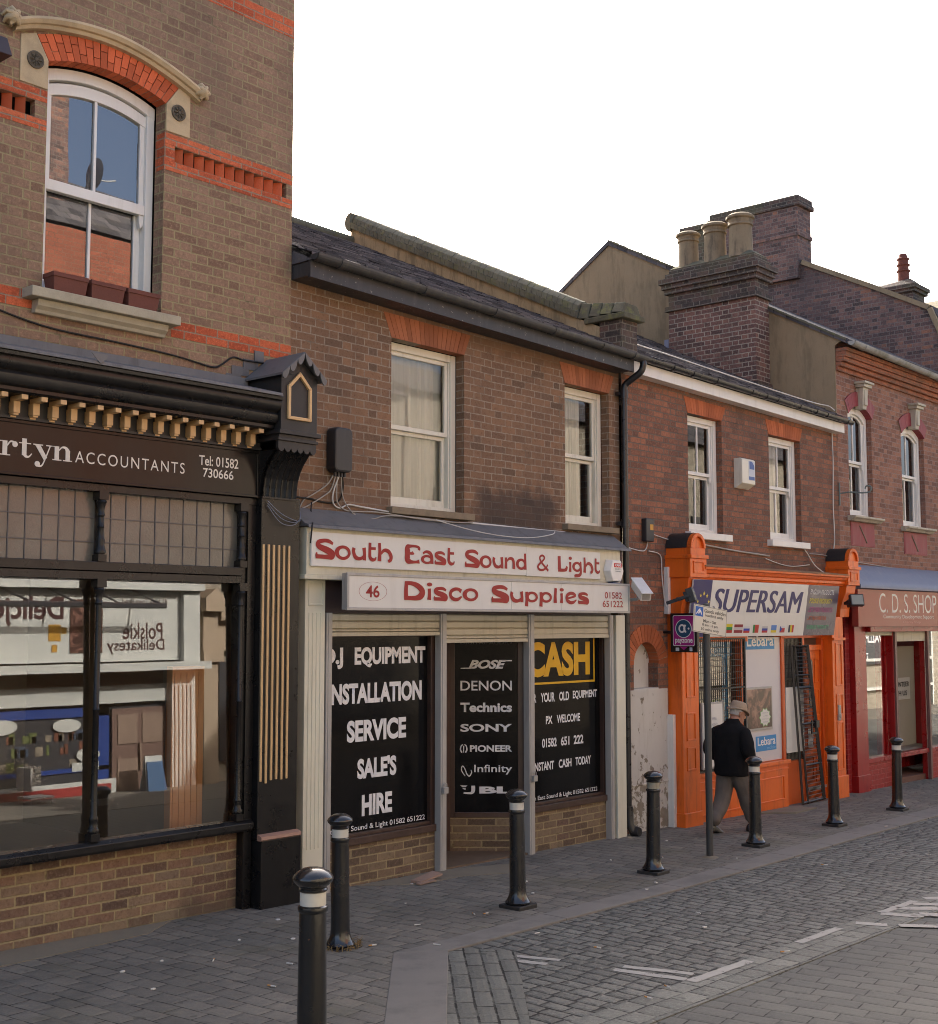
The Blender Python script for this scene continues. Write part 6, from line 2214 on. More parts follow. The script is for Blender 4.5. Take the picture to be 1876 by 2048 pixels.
for i, (xa, xb, z0, z1) in enumerate(((18.64, 19.50, 4.07, 5.84), (20.66, 21.62, 4.02, 5.76))):
    sash_window(H4, xa + .01, xb - .005, z0, z1 - .01, .085, z0 + .86, mull=True, curtain='curtain', glassm='glass', arched=.16, cur_x=(xa + .05, xa + .40))
    n_ = 14
    arch_ring('window_arch', H4, M['redpaint4'], seg_arc(xa, xb, z1 - .17, .165, n_), seg_arc(xa - .12, xb + .12, z1 + .02, .20, n_), -.02, .11, gap=.002)
    mb = MB()
    cx_ = (xa + xb) / 2
    mb.hexa([(cx_ - .07, -.09, z1 - .06), (cx_ + .07, -.09, z1 - .06), (cx_ + .07, .05, z1 - .06), (cx_ - .07, .05, z1 - .06)], [(cx_ - .10, -.12, z1 + .28), (cx_ + .10, -.12, z1 + .28), (cx_ + .10, .0, z1 + .28), (cx_ - .10, .0, z1 + .28)])
    mb.box(cx_ - .14, cx_ + .14, -.16, 0, z1 + .28, z1 + .33)
    mb.box(cx_ - .17, cx_ + .17, -.19, 0, z1 + .33, z1 + .37)
    mb.box(cx_ - .05, cx_ + .05, -.125, -.08, z1 + .0, z1 + .24)
    mb.build('keystone', M['keystone'], H4, bevel=.008)
    mb = MB()
    mb.yz([(0, z0 - .08), (-.07, z0 - .08), (-.10, z0 - .05), (-.14, z0 - .03), (-.14, z0), (0, z0)], xa - .1, xb + .12)
    mb.build('window_sill', M['keystone'], H4, bevel=.006)
    mb = MB()
    mb.box(xa, xb, -.008, 0, z0 - .46, z0 - .09)
    mb.box(xa + .03, xb - .03, -.012, 0, z0 - .44, z0 - .11)
    ap = mb.build('painted_apron', M['redpaint4'], H4)
    mb = MB()
    mb.tube([(xa + .3, -.014, z0 - .14), (xa + .42, -.014, z0 - .26), (xa + .55, -.014, z0 - .40)], .012, 5)
    mb.build('crack_repair', M['cement'], ap)
# red red charity shopfront
sf = MB()
Rm = M['red']
sf.box(18.42, 18.82, -.12, .02, G(18), 2.85)
sf.box(18.40, 18.835, -.14, .018, G(18) - .05, .12)
sf.box(18.78, 23.4, -.10, .02, .27, .34)
sf.box(19.86, 19.95, -.10, .02, G(19.9), 2.36)
sf.box(18.80, 18.85, -.08, .02, .34, 2.36)
sf.box(18.82, 23.4, -.20, .02, 2.28, 2.40)
shop4 = sf.build('shopfront', Rm, H4, bevel=.005)
mb = MB()
mb.box(18.28, 18.42, -.03, .02, G(18), 2.5)
mb.box(18.82, 19.86, -.06, .02, G(19), .27)
mb.box(21.30, 23.4, -.06, .02, G(22) - .1, .27)
mb.build('stall_riser', M['redbrick'], shop4)
mb = MB()
for a, b in ((19.62, 19.72), (19.80, 19.86)):
    mb.box(a, b, .02, .10, .34, 2.3)
mb.box(19.95, 20.02, -.03, .05, G(20), 2.3)
mb.box(21.90, 22.35, .30, .42, .0, 2.3)
mb.box(20.3, 22.0, .33, .42, .0, .30)
mb.box(21.22, 21.30, -.06, .02, G(21), 2.36)
mb.build('window_post', Rm, shop4)
mb = MB()
mb.quad((18.85, -.01, .34), (19.62, -.01, .34), (19.62, -.01, 2.28), (18.85, -.01, 2.28))
mb.quad((21.30, -.01, .34), (23.3, -.01, .34), (23.3, -.01, 2.28), (21.30, -.01, 2.28))
mb.build('display_pane', M['glassshop'], shop4, recalc=False)
mb = MB()
mb.quad((18.85, 1.2, .0), (23.3, 1.2, .0), (23.3, 1.2, 2.3), (18.85, 1.2, 2.3))
mb.quad((18.85, .0, .34), (23.3, .0, .34), (23.3, 1.2, .34), (18.85, 1.2, .34))
mb.build('shop_room', M['room'], shop4, recalc=False)
mb = MB()
mb.quad((20.3, .40, .30), (21.95, .40, .30), (21.95, .40, 2.02), (20.3, .40, 2.02))
mb.build('entrance_blind', flat('putty_blind', (.40, .37, .31)), shop4, recalc=False)
mb = MB()
mb.box(19.9, 22.2, .385, .55, 2.02, 2.3)
mb.build('entrance_head', flat('dark_maroon', (.06, .012, .016)), shop4)
mb = MB()
mb.ground([(19.95, -.02), (21.22, -.02), (22.3, .8), (19.95, .8)], .10, .2)
mb.build('entrance_step', rough_stone('red_step', (.16, .085, .065), .3), shop4)
mb = MB()
mb.box(18.84, 19.88, -.09, -.02, 2.22, 2.29)
mb.box(19.95, 21.2, -.09, -.02, 2.12, 2.29)
mb.build('roller_shutter', M['shutter'], shop4)
mb = MB()
for x in (19.88, 21.2):
    mb.box(x, x + .07, -.13, -.08, G(x), 2.3)
mb.build('shutter_guide', paint('brown_guide', (.16, .08, .07), .45), shop4)
mb = MB()
mb.yz([(0, 3.32), (-.06, 3.30), (-.18, 3.17), (-.30, 3.06), (-.36, 2.99), (-.36, 2.94), (-.28, 2.92), (0, 2.92)], 18.16, 23.4)
mb.build('lead_canopy', M['leadblue'], shop4, smooth=60)
PS = MB()
PS.box(20.92, 21.12, .375, .39, 1.84, 2.0)
tag(PS.build('small_poster', flat('dark_poster', (.06, .05, .10)), None), 'small dark colourful poster inside the red shop entrance', 'poster')
NT = thing('notice', 'white VOLUNTEER WITH US notice in the red shop entrance', 'notice', (20.2, .36, .95))
mb = MB()
mb.quad((20.72, .37, 1.12), (21.62, .37, 1.12), (21.62, .37, 1.49), (20.72, .37, 1.49))
mb.build('paper', M['signwhite'], NT, recalc=False)
text('VOLUNTEER', 'lettering', NT, M['blackplastic'], 20.74, 21.58, 1.335, 1.42, .366, .02)
text('WITH US', 'lettering', NT, M['blackplastic'], 20.80, 21.48, 1.185, 1.27, .366, .02)
S4 = thing('shop_sign', 'red brown charity shop sign board under the blue lead canopy', 'sign', (20.8, -.3, 2.36))
mb = MB()
mb.box(18.17, 23.3, -.305, -.20, 2.36, 2.925)
mb.build('panel', M['redsign'], S4, bevel=.003)
text('C. D. S. SHOP', 'lettering', S4, M['letterwhite'], 18.92, 21.18, 2.575, 2.875, -.305, -.004)
text('Community Development Support', 'lettering', S4, M['letterwhite'], 19.06, 21.05, 2.47, 2.545, -.305)
text('Charity Shop', 'lettering', S4, flat('dull_pink', (.42, .2, .17)), 19.8, 20.5, 2.405, 2.45, -.305)

# ================================================================ HOUSE 5 and 6 behind
H5 = thing('tall_house', 'tall purple brick gable house with mansard edge rising behind the red charity shop roof', 'house', (26, 4, -.3))
mb = MB()
prof = [(.0, -.4), (.0, 6.6), (.26, 7.2), (.40, 7.87), (.58, 8.32), (1.68, 8.92), (3.26, 9.74), (6.0, 9.8), (8, 9.0), (8.5, -.4)]
mb.yz(prof, 23.5, 30.0)
mb.build('wall', M['brick5'], H5)
mb = MB()
for (a, b) in (((.26, 7.2), (.40, 7.87)), ((.40, 7.87), (.58, 8.32)), ((.58, 8.32), (1.68, 8.92)), ((1.68, 8.92), (3.14, 9.68))):
    d = Vector((b[0] - a[0], b[1] - a[1])).normalized()
    nx, nz = -d.y, d.x
    mb.yz([a, b, (b[0] + nx * .09, b[1] + nz * .09), (a[0] + nx * .09, a[1] + nz * .09)], 23.44, 23.54)
mb.build('verge_band', M['render'], H5)
mb = MB()
a, b = (.40, 7.95), (3.26, 9.80)
mb.yz([(-.25, 6.8), (.30, 7.95), (.52, 8.40), (3.26, 9.84), (3.26, 9.74), (.58, 8.30), (.40, 7.87), (-.2, 6.7)], 23.52, 30.0)
mb.build('roof', M['slate'], H5)
mb = MB()
mb.box(23.40, 24.0, 3.17, 5.2, 9.4, 11.0)
mb.box(23.38, 24.02, 3.14, 5.23, 10.28, 10.36)
mb.build('chimney', M['brick5'], H5)
mb = MB()
mb.box(23.36, 24.04, 3.10, 5.26, 10.90, 11.0)
mb.box(23.38, 24.02, 3.13, 5.2, 11.0, 11.12)
mb.box(23.42, 24.0, 5.2, 5.9, 9.6, 10.86)
mb.box(23.38, 24.02, 5.26, 5.95, 10.86, 10.98)
mb.build('chimney_cap', M['brickct'], H5, bevel=.012)
mb = MB()
mb.box(29.7, 30.4, 3.35, 4.6, 9.0, 10.55)
mb.box(29.64, 30.46, 3.29, 4.66, 10.40, 10.48)
mb.box(29.60, 30.50, 3.25, 4.70, 10.48, 10.58)
mb.hexa([(29.66, 3.31, 10.58), (30.44, 3.31, 10.58), (30.44, 4.64, 10.58), (29.66, 4.64, 10.58)], [(29.9, 3.5, 10.78), (30.2, 3.5, 10.78), (30.2, 4.4, 10.72), (29.9, 4.4, 10.72)])
rc = mb.build('rear_chimney', M['brickct'], H5)
mb = MB()
mb.lathe([(.15, 10.72), (.14, 10.82), (.135, 11.0), (.165, 11.01), (.165, 11.04), (.13, 11.05), (.13, 11.15), (.16, 11.16), (.16, 11.19), (.125, 11.2), (.125, 11.3), (.15, 11.31), (.15, 11.34), (.11, 11.36), (.09, 11.45)], (30.05, 3.72, 0), 18)
mb.build('chimney_pot', M['potred'], rc, smooth=30)
H6 = thing('slate_roofed_house', 'far house with mossy slate slope at the right edge behind the purple gable', 'house', (33, 5, -.4))
mb = MB()
mb.quad((30.2, -1, 9.93), (30.2, 8, 9.93), (31.0, 8, 10.40), (31.0, -1, 10.40))
mb.quad((31.0, -1, 10.40), (31.0, 8, 10.40), (34, 8, 8.2), (34, -1, 8.2))
mb.quad((30.2, -1, 9.85), (30.2, 8, 9.85), (30.2, 8, 9.93), (30.2, -1, 9.93))
mb.build('roof', rough_stone('mossy_slates', (.20, .17, .11), .5, 7, 40, .8, .8, stain=(.09, .085, .06), amt=.6, moss=(.26, .2, .09)), H6, recalc=False)
mb = MB()
mb.box(30.25, 34, -.9, 7.9, -.6, 9.86)
mb.build('wall', M['brick5'], H6)
# ================================================================ street furniture
def children(o):
    return [c for c in bpy.data.objects if c.parent == o]


def make_bollard():
    t = thing('bollard', 'x', 'bollard', (0, 0, 0), 'cast iron bollards along the kerb')
    mb = MB()
    mb.lathe([(.100, .032), (.106, .04), (.107, .052), (.098, .062), (.094, .068), (.088, .078), (.078, .10), (.072, .125), (.0695, .16), (.0625, .76), (.0625, .775), (.069, .782), (.0705, .792), (.069, .802), (.060, .808), (.059, .868), (.0605, .869)], n=32)
    mb.build('shaft', M['iron'], t, smooth=40)
    mb = MB()
    mb.lathe([(.0605, .868), (.066, .872), (.067, .880), (.062, .886), (.064, .892), (.074, .898), (.088, .912), (.0935, .924), (.094, .930), (.090, .940), (.074, .956), (.05, .970), (.025, .9765), (.002, .978)], n=32)
    mb.build('cap', M['iron'], t, smooth=40)
    mb = MB()
    mb.lathe([(.0605, .8085), (.0605, .8675)], n=32)
    mb.build('reflective_band', M['band'], t, smooth=40)
    mb = MB()
    mb.box(-.115, .115, -.115, .115, -.06, .032)
    mb.build('base_plate', M['baseplate'], t, bevel=.006)
    return t


def copy_tree(o, parent=None):
    c = o.copy()
    COL.objects.link(c)
    if parent is not None:
        c.parent = parent
    for ch in children(o):
        copy_tree(ch, c)
    return c


B0 = make_bollard()
spots = [((6.48, -1.63), 'black bollard with dry weeds at its foot, in front of the audio shop pilaster'),
         ((8.45, -1.68), 'black cast iron bollard with clean white band in front of the recessed audio shop entrance'),
         ((10.60, -1.61), 'black cast iron bollard with dirty band in front of the flaking white plaster niche'),
         ((12.80, -1.50), 'scuffed black cast iron bollard beside the walking man in the hat'),
         ((14.92, -1.41), 'black cast iron bollard in front of the orange door and mesh gate'),
         ((16.94, -1.35), 'black cast iron bollard in front of the red shop, farthest up the street')]
rb_ = random.Random(4)
bol = []
for i, ((x, y), lb) in enumerate(spots):
    o = B0 if i == 0 else copy_tree(B0)
    o.location = (x, y, G(x) + .012 - (.025 if i == 0 else 0))
    o.rotation_euler = (R(rb_.uniform(-.5, .5)), R(rb_.uniform(-.6, .6)), R(rb_.uniform(-4, 4)))
    o['label'] = lb
    bol.append(o)
o = copy_tree(B0)
o.location = (4.02, -4.09, 1.285 - .978 * 1.0)
o.rotation_euler = (0, 0, 0)
o['label'] = 'big black cast iron bollard with orange rust chips closest to the camera'
for ch in children(o):                         # this one stands taller out of the paving
    if ch.name.startswith('shaft'):
        me = ch.data.copy()
        for v in me.vertices:
            if v.co.z < .14:
                v.co.z -= .22
        ch.data = me
    if ch.name.startswith('base_plate'):
        me = ch.data.copy()
        for v in me.vertices:
            v.co.z -= .22
        ch.data = me
for ch in children(bol[2]):
    if ch.name.startswith('reflective_band'):
        ch.data = ch.data.copy()
        ch.data.materials[0] = M['bandgrey']

SP = thing('street_sign', 'grey pole with tilted pale loading times plate beside the walking man', 'street sign', (11.80, -1.52, G(11.8)))
mb = MB()
zt = 2.60
mb.tube([(11.80, -1.52, G(11.8)), (11.80, -1.52, zt)], .037, 16)
mb.lathe([(.037, zt), (.037, zt + .008), (.02, zt + .018), (.002, zt + .02)], (11.80, -1.52, 0), 16)
mb.build('pole', M['pole'], SP, smooth=40)
mb = MB()
mb.lathe([(.09, .012), (.07, .022), (.05, .026), (.037, .03)], (11.80, -1.52, G(11.8)), 14)
mb.build('footing', M['cement'], SP, smooth=40)
pc = Vector((11.79, -1.57, 2.435))
rt_ = R(-7)
ud, vd = Vector((cos(rt_), 0, sin(rt_))), Vector((-sin(rt_), 0, cos(rt_)))
yw = R(-8)
ud = Vector((ud.x * cos(yw), ud.x * sin(yw), ud.z))
nd = vd.cross(ud).normalized()
if nd.y > 0:
    nd = -nd
def pl(u, v, o=0.0):
    return tuple(pc + ud * u + vd * v + nd * o)
def plate(u0, u1, v0, v1, o0, o1):
    return [pl(u0, v0, o0), pl(u1, v0, o0), pl(u1, v1, o0), pl(u0, v1, o0)], [pl(u0, v0, o1), pl(u1, v0, o1), pl(u1, v1, o1), pl(u0, v1, o1)]
mb = MB()
mb.prism(*plate(-.275, .275, -.145, .145, 0, .006))
pt = mb.build('plate', paint('pale_sign_plate', (.60, .58, .50), .4, .03, 3), SP, bevel=.002)
fp = lambda o: (lambda X, Z: pl(X, Z, o))
mb = MB()
for a, b, c, d in ((-.268, .268, .134, .138), (-.268, .268, -.138, -.134), (-.268, -.264, -.134, .134), (.264, .268, -.134, .134)):
    mb.poly([pl(a, c, .0072), pl(b, c, .0072), pl(b, d, .0072), pl(a, d, .0072)])
mb.build('border', M['blackplastic'], pt, recalc=False)
mb = MB()
mb.poly([pl(-.25, .025, .0072), pl(-.125, .025, .0072), pl(-.125, .125, .0072), pl(-.25, .125, .0072)])
mb.cur = 1
rib(mb, [(-.235, .045, .012), (-.20, .085, .014), (-.175, .105, .012)], fp(.0082))
rib(mb, [(-.20, .05, .016), (-.175, .085, .02), (-.15, .045, .014)], fp(.0088))
mb.build('loading_symbol', [flat('sign_blue', (.03, .12, .42)), W_], pt, recalc=False)
for s, a, b, c, d in (('Goods vehicles', -.105, .25, .075, .115), ('loading only', -.085, .215, .025, .065), ('Mon - Sat', -.115, .10, -.03, .003), ('8 am - 6 pm', -.13, .13, -.075, -.04), ('30 mins only', -.15, .15, -.122, -.085)):
    text(s, 'lettering', pt, M['blackplastic'], a, b, c, d, fn=fp(.0075), bold=.01)

# ================================================================ the walking man
def ell(c, ax, ay, n=18, pw=1.0):
    c, ax, ay = Vector(c), Vector(ax), Vector(ay)
    out = []
    for k in range(n):
        a = 2 * PI * k / n
        ca, sa = cos(a), sin(a)
        if pw != 1:
            ca, sa = copysign(abs(ca) ** pw, ca), copysign(abs(sa) ** pw, sa)
        out.append(tuple(c + ax * ca + ay * sa))
    return out


def limb(mb, pts, n=14):
    """tapered limb through (x, y, z, r) points with rounded ends"""
    pp = catmull(pts, 5)
    P = [Vector(p[:3]) for p in pp]
    r = [p[3] for p in pp]
    d0, d1 = (P[0] - P[1]).normalized(), (P[-1] - P[-2]).normalized()
    P = [P[0] + d0 * r[0] * .7] + P + [P[-1] + d1 * r[-1] * .7]
    r = [r[0] * .5] + r + [r[-1] * .5]
    mb.tube(P, r, n)


def fuse(mb, name, mat, parent, voxel=.011, it=4, folds=0.0, fscale=9, at=None):
    """melt overlapping volumes into one continuous surface"""
    me = bpy.data.meshes.new(name)
    me.from_pydata(mb.v, [], mb.f)
    bm = bmesh.new()
    bm.from_mesh(me)
    bmesh.ops.recalc_face_normals(bm, faces=bm.faces)
    bm.to_mesh(me)
    bm.free()
    tmp = bpy.data.objects.new(name, me)
    COL.objects.link(tmp)
    rm_ = tmp.modifiers.new('remesh', 'REMESH')
    rm_.mode = 'VOXEL'
    rm_.voxel_size = voxel
    sm = tmp.modifiers.new('smooth', 'SMOOTH')
    sm.iterations = it
    sm.factor = .5
    dg = bpy.context.evaluated_depsgraph_get()
    out = bpy.data.meshes.new_from_object(tmp.evaluated_get(dg))
    bpy.data.objects.remove(tmp)
    out.name = name
    if folds:
        nm = [v.normal.copy() for v in out.vertices]
        for v, n_ in zip(out.vertices, nm):
            q = Vector((v.co.x * fscale, v.co.y * fscale, v.co.z * fscale * .6))
            f = mnoise.noise(q) + .5 * mnoise.noise(q * 2.3)
            v.co += n_ * f * folds
    out.transform(at)
    out.materials.clear()
    out.materials.append(mat)
    out.polygons.foreach_set('use_smooth', [True] * len(out.polygons))
    o = bpy.data.objects.new(name, out)
    COL.objects.link(o)
    if parent is not None:
        hang(o, parent)
    return o


MX, MY = 13.52, -.80
MZ = G(13.5) + .014
AT = Matrix.Translation((MX, MY, MZ)) @ Matrix.Rotation(R(-6), 4, 'Z')
skin = paint('weathered_skin', (.42, .22, .15), .55, .1, 20)
wool = Sh('black_wool')
wn2 = wool.noise(260, 3, .7)
wool.pbr(wool.mix(wn2, (.0045, .0045, .005), (.016, .016, .0175)), .95, 0, wool.bump(wn2, .6, .004), .15)
trs = Sh('grey_brown_trouser')
tn = trs.noise(180, 3, .6)
trs.pbr(trs.mix(tn, (.115, .098, .085), (.165, .142, .122)), .85, 0, trs.bump(tn, .3, .002), .2)
hatm = Sh('beige_felt')
hn = hatm.noise(90, 4, .6)
hatm.pbr(hatm.mix(hn, (.30, .225, .155), (.40, .31, .225)), .9, 0, hatm.bump(hn, .3, .003), .2)
shoe_m = paint('black_shoe', (.015, .014, .014), .3, .3, 20, spec=.5)

MAN = bpy.data.objects.new('person', None)
bd = MB()
# local frame: x forward, y to his left, z up; head bowed and turned to his right
hc = Vector((.115, -.015, 1.375))
hy = Matrix.Rotation(R(-24), 3, 'Z') @ Matrix.Rotation(R(16), 3, 'Y')
def hp_(x, y_, z):
    return hc + hy @ Vector((x, y_, z))
def hring(z, f0, fx, fy):
    return ell(hp_(f0, 0, z), hy @ Vector((fx, 0, 0)), hy @ Vector((0, fy, 0)))
bd.loft([hring(-.115, .045, .02, .02), hring(-.105, .04, .05, .045), hring(-.07, .02, .078, .06), hring(-.03, .005, .092, .070), hring(.02, .0, .097, .075), hring(.07, -.004, .092, .072), hring(.105, -.006, .065, .052), hring(.12, -.006, .02, .02)])
limb(bd, [tuple(hp_(.085, 0, .02)) + (.010,), tuple(hp_(.108, 0, -.012)) + (.014,), tuple(hp_(.10, 0, -.028)) + (.015,)], 8)     # nose
limb(bd, [tuple(hp_(.072, -.03, -.062)) + (.010,), tuple(hp_(.092, 0, -.06)) + (.011,), tuple(hp_(.072, .03, -.062)) + (.010,)], 8)  # mouth
limb(bd, [tuple(hp_(.072, -.045, .03)) + (.010,), tuple(hp_(.092, 0, .032)) + (.011,), tuple(hp_(.072, .045, .03)) + (.010,)], 8)    # brow
for sg in (-1, 1):
    limb(bd, [tuple(hp_(-.005, sg * .074, .022)) + (.013,), tuple(hp_(-.018, sg * .086, .0)) + (.014,), tuple(hp_(-.004, sg * .076, -.028)) + (.010,)], 8)
limb(bd, [(.03, 0, 1.20, .07), (.055, -.004, 1.27, .062), (.095, -.01, 1.335, .062)])
bd.loft([ell((0, 0, z), (fx, 0, 0), (0, fy, 0)) for z, fx, fy in ((.74, .13, .16), (.9, .14, .17), (1.05, .13, .175), (1.18, .11, .17), (1.25, .06, .10))])
for sg in (-1, 1):
    sh = (.0, sg * .185, 1.19)
    limb(bd, [sh + (.052,), (-.05, sg * .255, 1.05, .046), (-.055, sg * .29, .96, .042), (.05, sg * .245, .88, .036), (.125, sg * .20, .84, .028), (.15, sg * .18, .825, .03)])
    pb = Vector((.15, sg * .18, .825))
    fd = Vector((.75, -sg * .45, -.35)).normalized()
    sd_ = fd.cross(Vector((0, 0, 1))).normalized()
    up2 = sd_.cross(fd)
    for q, ln in enumerate((.060, .072, .076, .068)):
        b0 = pb + sd_ * (.027 - .018 * q) + fd * .035
        limb(bd, [tuple(b0) + (.010,), tuple(b0 + fd * ln * .45 + up2 * .004) + (.009,), tuple(b0 + fd * ln * .8 - up2 * .014) + (.0085,), tuple(b0 + fd * ln - up2 * .032) + (.008,)], 7)
    b0 = pb + sd_ * .03 + fd * .005
    limb(bd, [tuple(b0) + (.011,), tuple(b0 + fd * .025 + sd_ * .022) + (.010,), tuple(b0 + fd * .052 + sd_ * .024) + (.009,)], 7)
for sg, kn, an in ((-1, (.155, -.085, .42), (.26, -.08, .10)), (1, (-.04, .09, .42), (-.23, .09, .13))):
    limb(bd, [(0, sg * .085, .74, .082), kn + (.058,), an + (.042,)])
body = fuse(bd, 'person', skin, None, .007, 3, at=AT)
tag(body, 'elderly man in beige hat, black jacket and grey trousers walking away past the orange shop', 'person')
# black jacket
jk = MB()
jk.loft([ell((f, 0, z), (fx, 0, 0), (0, fy, 0), 22, .9) for z, f, fx, fy in ((.665, .0, .165, .205), (.70, .0, .175, .218), (.82, .0, .178, .222), (.95, .0, .172, .224), (1.08, .0, .165, .228), (1.17, .0, .145, .222), (1.225, .01, .120, .178), (1.275, .025, .085, .105), (1.31, .035, .075, .080), (1.325, .04, .07, .074))])
for sg in (-1, 1):
    limb(jk, [(.0, sg * .175, 1.17, .083), (-.03, sg * .235, 1.08, .084), (-.06, sg * .285, .965, .074), (-.02, sg * .280, .905, .066), (.06, sg * .245, .865, .060), (.135, sg * .195, .825, .058), (.185, sg * .15, .80, .055)])
fuse(jk, 'jacket', wool.mat, body, .010, 4, .012, 7, AT)
# trousers
tz = MB()
tz.loft([ell((0, 0, z), (fx, 0, 0), (0, fy, 0)) for z, fx, fy in ((.86, .13, .17), (.78, .145, .182), (.70, .135, .178), (.66, .09, .12))])
limb(tz, [(.01, -.085, .73, .112), (.08, -.09, .58, .106), (.155, -.088, .42, .094), (.215, -.085, .26, .086), (.25, -.085, .16, .078), (.255, -.085, .13, .078)])
limb(tz, [(-.01, .085, .73, .112), (-.015, .092, .58, .108), (-.045, .092, .42, .096), (-.14, .092, .26, .088), (-.215, .092, .18, .080), (-.225, .092, .15, .080)])
fuse(tz, 'trousers', trs.mat, body, .010, 3, .015, 7, AT)
# shoes
for (ax_, ay_, az_, pitch) in ((.27, -.08, .004, R(-6)), (-.25, .09, .02, R(16))):
    sh_ = MB()
    Ry = Matrix.Rotation(pitch, 3, 'Y')
    def sp_(x, y_, z):
        return tuple(Vector((ax_, ay_, az_)) + Ry @ Vector((x, y_, z)))
    def sring(x, w_, h):
        return [sp_(x, w_ * cos(a), max(.0, h * sin(a)) if sin(a) > 0 else .0) for a in [2 * PI * k / 14 for k in range(14)]]
    sh_.loft([sring(-.085, .02, .05), sring(-.07, .036, .085), sring(-.02, .040, .095), sring(.04, .040, .08), (sring(.10, .046, .058)), sring(.155, .044, .048), sring(.19, .03, .035), sring(.205, .01, .015)])
    fuse(sh_, 'shoe', shoe_m, body, .007, 2, at=AT)
# hat : crown, band and brim
ht = MB()
def hat_ring(z, rx, ry, f=0.0, dip=0.0):
    out = []
    for k in range(28):
        a = 2 * PI * k / 28
        out.append(tuple(hp_(f + rx * cos(a), ry * sin(a), z - dip * cos(a) ** 2 - dip * .6 * (1 if cos(a) > 0 else 0) * cos(a) ** 2)))
    return out
ht.loft([hat_ring(.054, .142, .122, .0, .026), hat_ring(.064, .144, .124, .0, .026), hat_ring(.068, .112, .095, -.002, .004), hat_ring(.09, .106, .089, -.004), hat_ring(.125, .095, .079, -.006), hat_ring(.146, .080, .066, -.008), hat_ring(.153, .045, .034, -.008), hat_ring(.148, .01, .008, -.008)])
me_o = ht.build('hat', hatm.mat, None, smooth=50)
me_o.data.transform(AT)
hang(me_o, body)
hr = MB()
hr.loft([hring(-.02, -.035, .068, .076), hring(.0, -.030, .074, .079), hring(.05, -.012, .092, .080), hring(.068, -.006, .098, .080)])
h_o = hr.build('hair', paint('grey_hair', (.40, .38, .36), .7, .2, 60), None, smooth=60)
h_o.data.transform(AT)
hang(h_o, body)
for sg in (-1, 1):
    ey = MB()
    c = hp_(.082, sg * .030, .008)
    ey.lathe([(.001, -.011), (.007, -.008), (.0105, 0), (.007, .008), (.001, .011)], tuple(c), 10)
    e_o = ey.build('eye', flat('eye_dark', (.10, .08, .07), .2) if sg < 0 else bpy.data.materials['eye_dark'], None, smooth=60)
    e_o.data.transform(AT)
    hang(e_o, body)
bpy.data.objects.remove(MAN)

# ================================================================ litter
rl = random.Random(21)
lit = [(8.55, -.35, 0), (6.66, -1.78, 1), (7.98, -1.60, 1), (8.06, -1.66, 1), (7.37, -1.55, 1), (9.86, -2.02, 0), (10.2, -1.9, 0), (11.9, -1.78, 1), (5.35, -1.05, 0), (5.6, -1.3, 1), (5.0, -1.1, 0), (6.1, -.95, 0), (5.9, -1.75, 1), (6.4, -1.2, 0), (4.9, -1.6, 0), (5.45, -2.1, 1), (7.0, -2.1, 1), (7.8, -2.4, 1), (7.75, -3.0, 1), (8.9, -3.2, 0), (9.3, -2.9, 1), (8.6, -4.05, 2), (6.9, -4.0, 2), (7.2, -3.95, 2), (12.2, -2.6, 1), (13.6, -3.1, 1), (9.4, -1.0, 0), (10.9, -.9, 0), (11.4, -1.2, 1), (12.4, -.6, 0), (14.2, -.7, 0), (15.3, -1.9, 1), (6.75, -.62, 0), (7.9, -.9, 0), (9.0, -1.4, 0)]
bm_ = flat('butt_white', (.66, .63, .57), .8)
bo_ = flat('butt_orange', (.55, .27, .09), .8)
for x, y, k in lit:
    mb = MB()
    a = rl.uniform(0, PI)
    z = G(x) + .020
    if k:
        ln = rl.uniform(.022, .034) * (1.25 if k == 2 else 1)
        mb.tube([(x - ln * cos(a), y - ln * sin(a), z), (x + ln * .2 * cos(a), y + ln * .2 * sin(a), z)], .0048, 7)
        n0 = len(mb.f)
        mb.cur = 1
        mb.tube([(x + ln * .21 * cos(a), y + ln * .21 * sin(a), z), (x + ln * cos(a), y + ln * sin(a), z)], .0050, 7)
        o = mb.build('cigarette_end', [bm_, bo_ if (k == 2 or rl.random() < .3) else bm_], None)
        tag(o, 'crushed cigarette end lying on the street paving', 'cigarette end', 'cigarette ends on the ground')
    else:
        r_ = rl.uniform(.012, .024)
        pts = [(x + r_ * rl.uniform(.5, 1.1) * cos(a + q * 1.05), y + r_ * rl.uniform(.5, 1.1) * sin(a + q * 1.05)) for q in range(6)]
        mb.prism([(p[0], p[1], z - .008) for p in pts], [(p[0], p[1], z - .004 + rl.uniform(0, .006)) for p in pts])
        o = mb.build('paper_scrap', bm_, None)
        tag(o, 'tiny white paper scrap lying on the pavement blocks', 'paper scrap', 'paper scraps on the pavement')
mb = MB()
zz = G(8.5) + .02
mb.hexa([(8.60, -.42, zz), (8.94, -.37, zz + .02), (8.91, -.27, zz + .02), (8.57, -.32, zz)], [(8.60, -.42, zz + .018), (8.94, -.37, zz + .038), (8.91, -.27, zz + .055), (8.57, -.32, zz + .022)])
mb.hexa([(8.55, -.45, zz - .004), (8.78, -.44, zz), (8.78, -.38, zz), (8.55, -.40, zz - .004)], [(8.55, -.45, zz + .008), (8.78, -.44, zz + .01), (8.78, -.38, zz + .014), (8.55, -.40, zz + .01)])
tag(mb.build('broken_board', paint('pale_broken_board', (.30, .20, .15), .8, .2, 8, dirt=(.12, .08, .06))), 'piece of broken board on the pavement under the audio shop window', 'board')
mb = MB()
rg = random.Random(8)
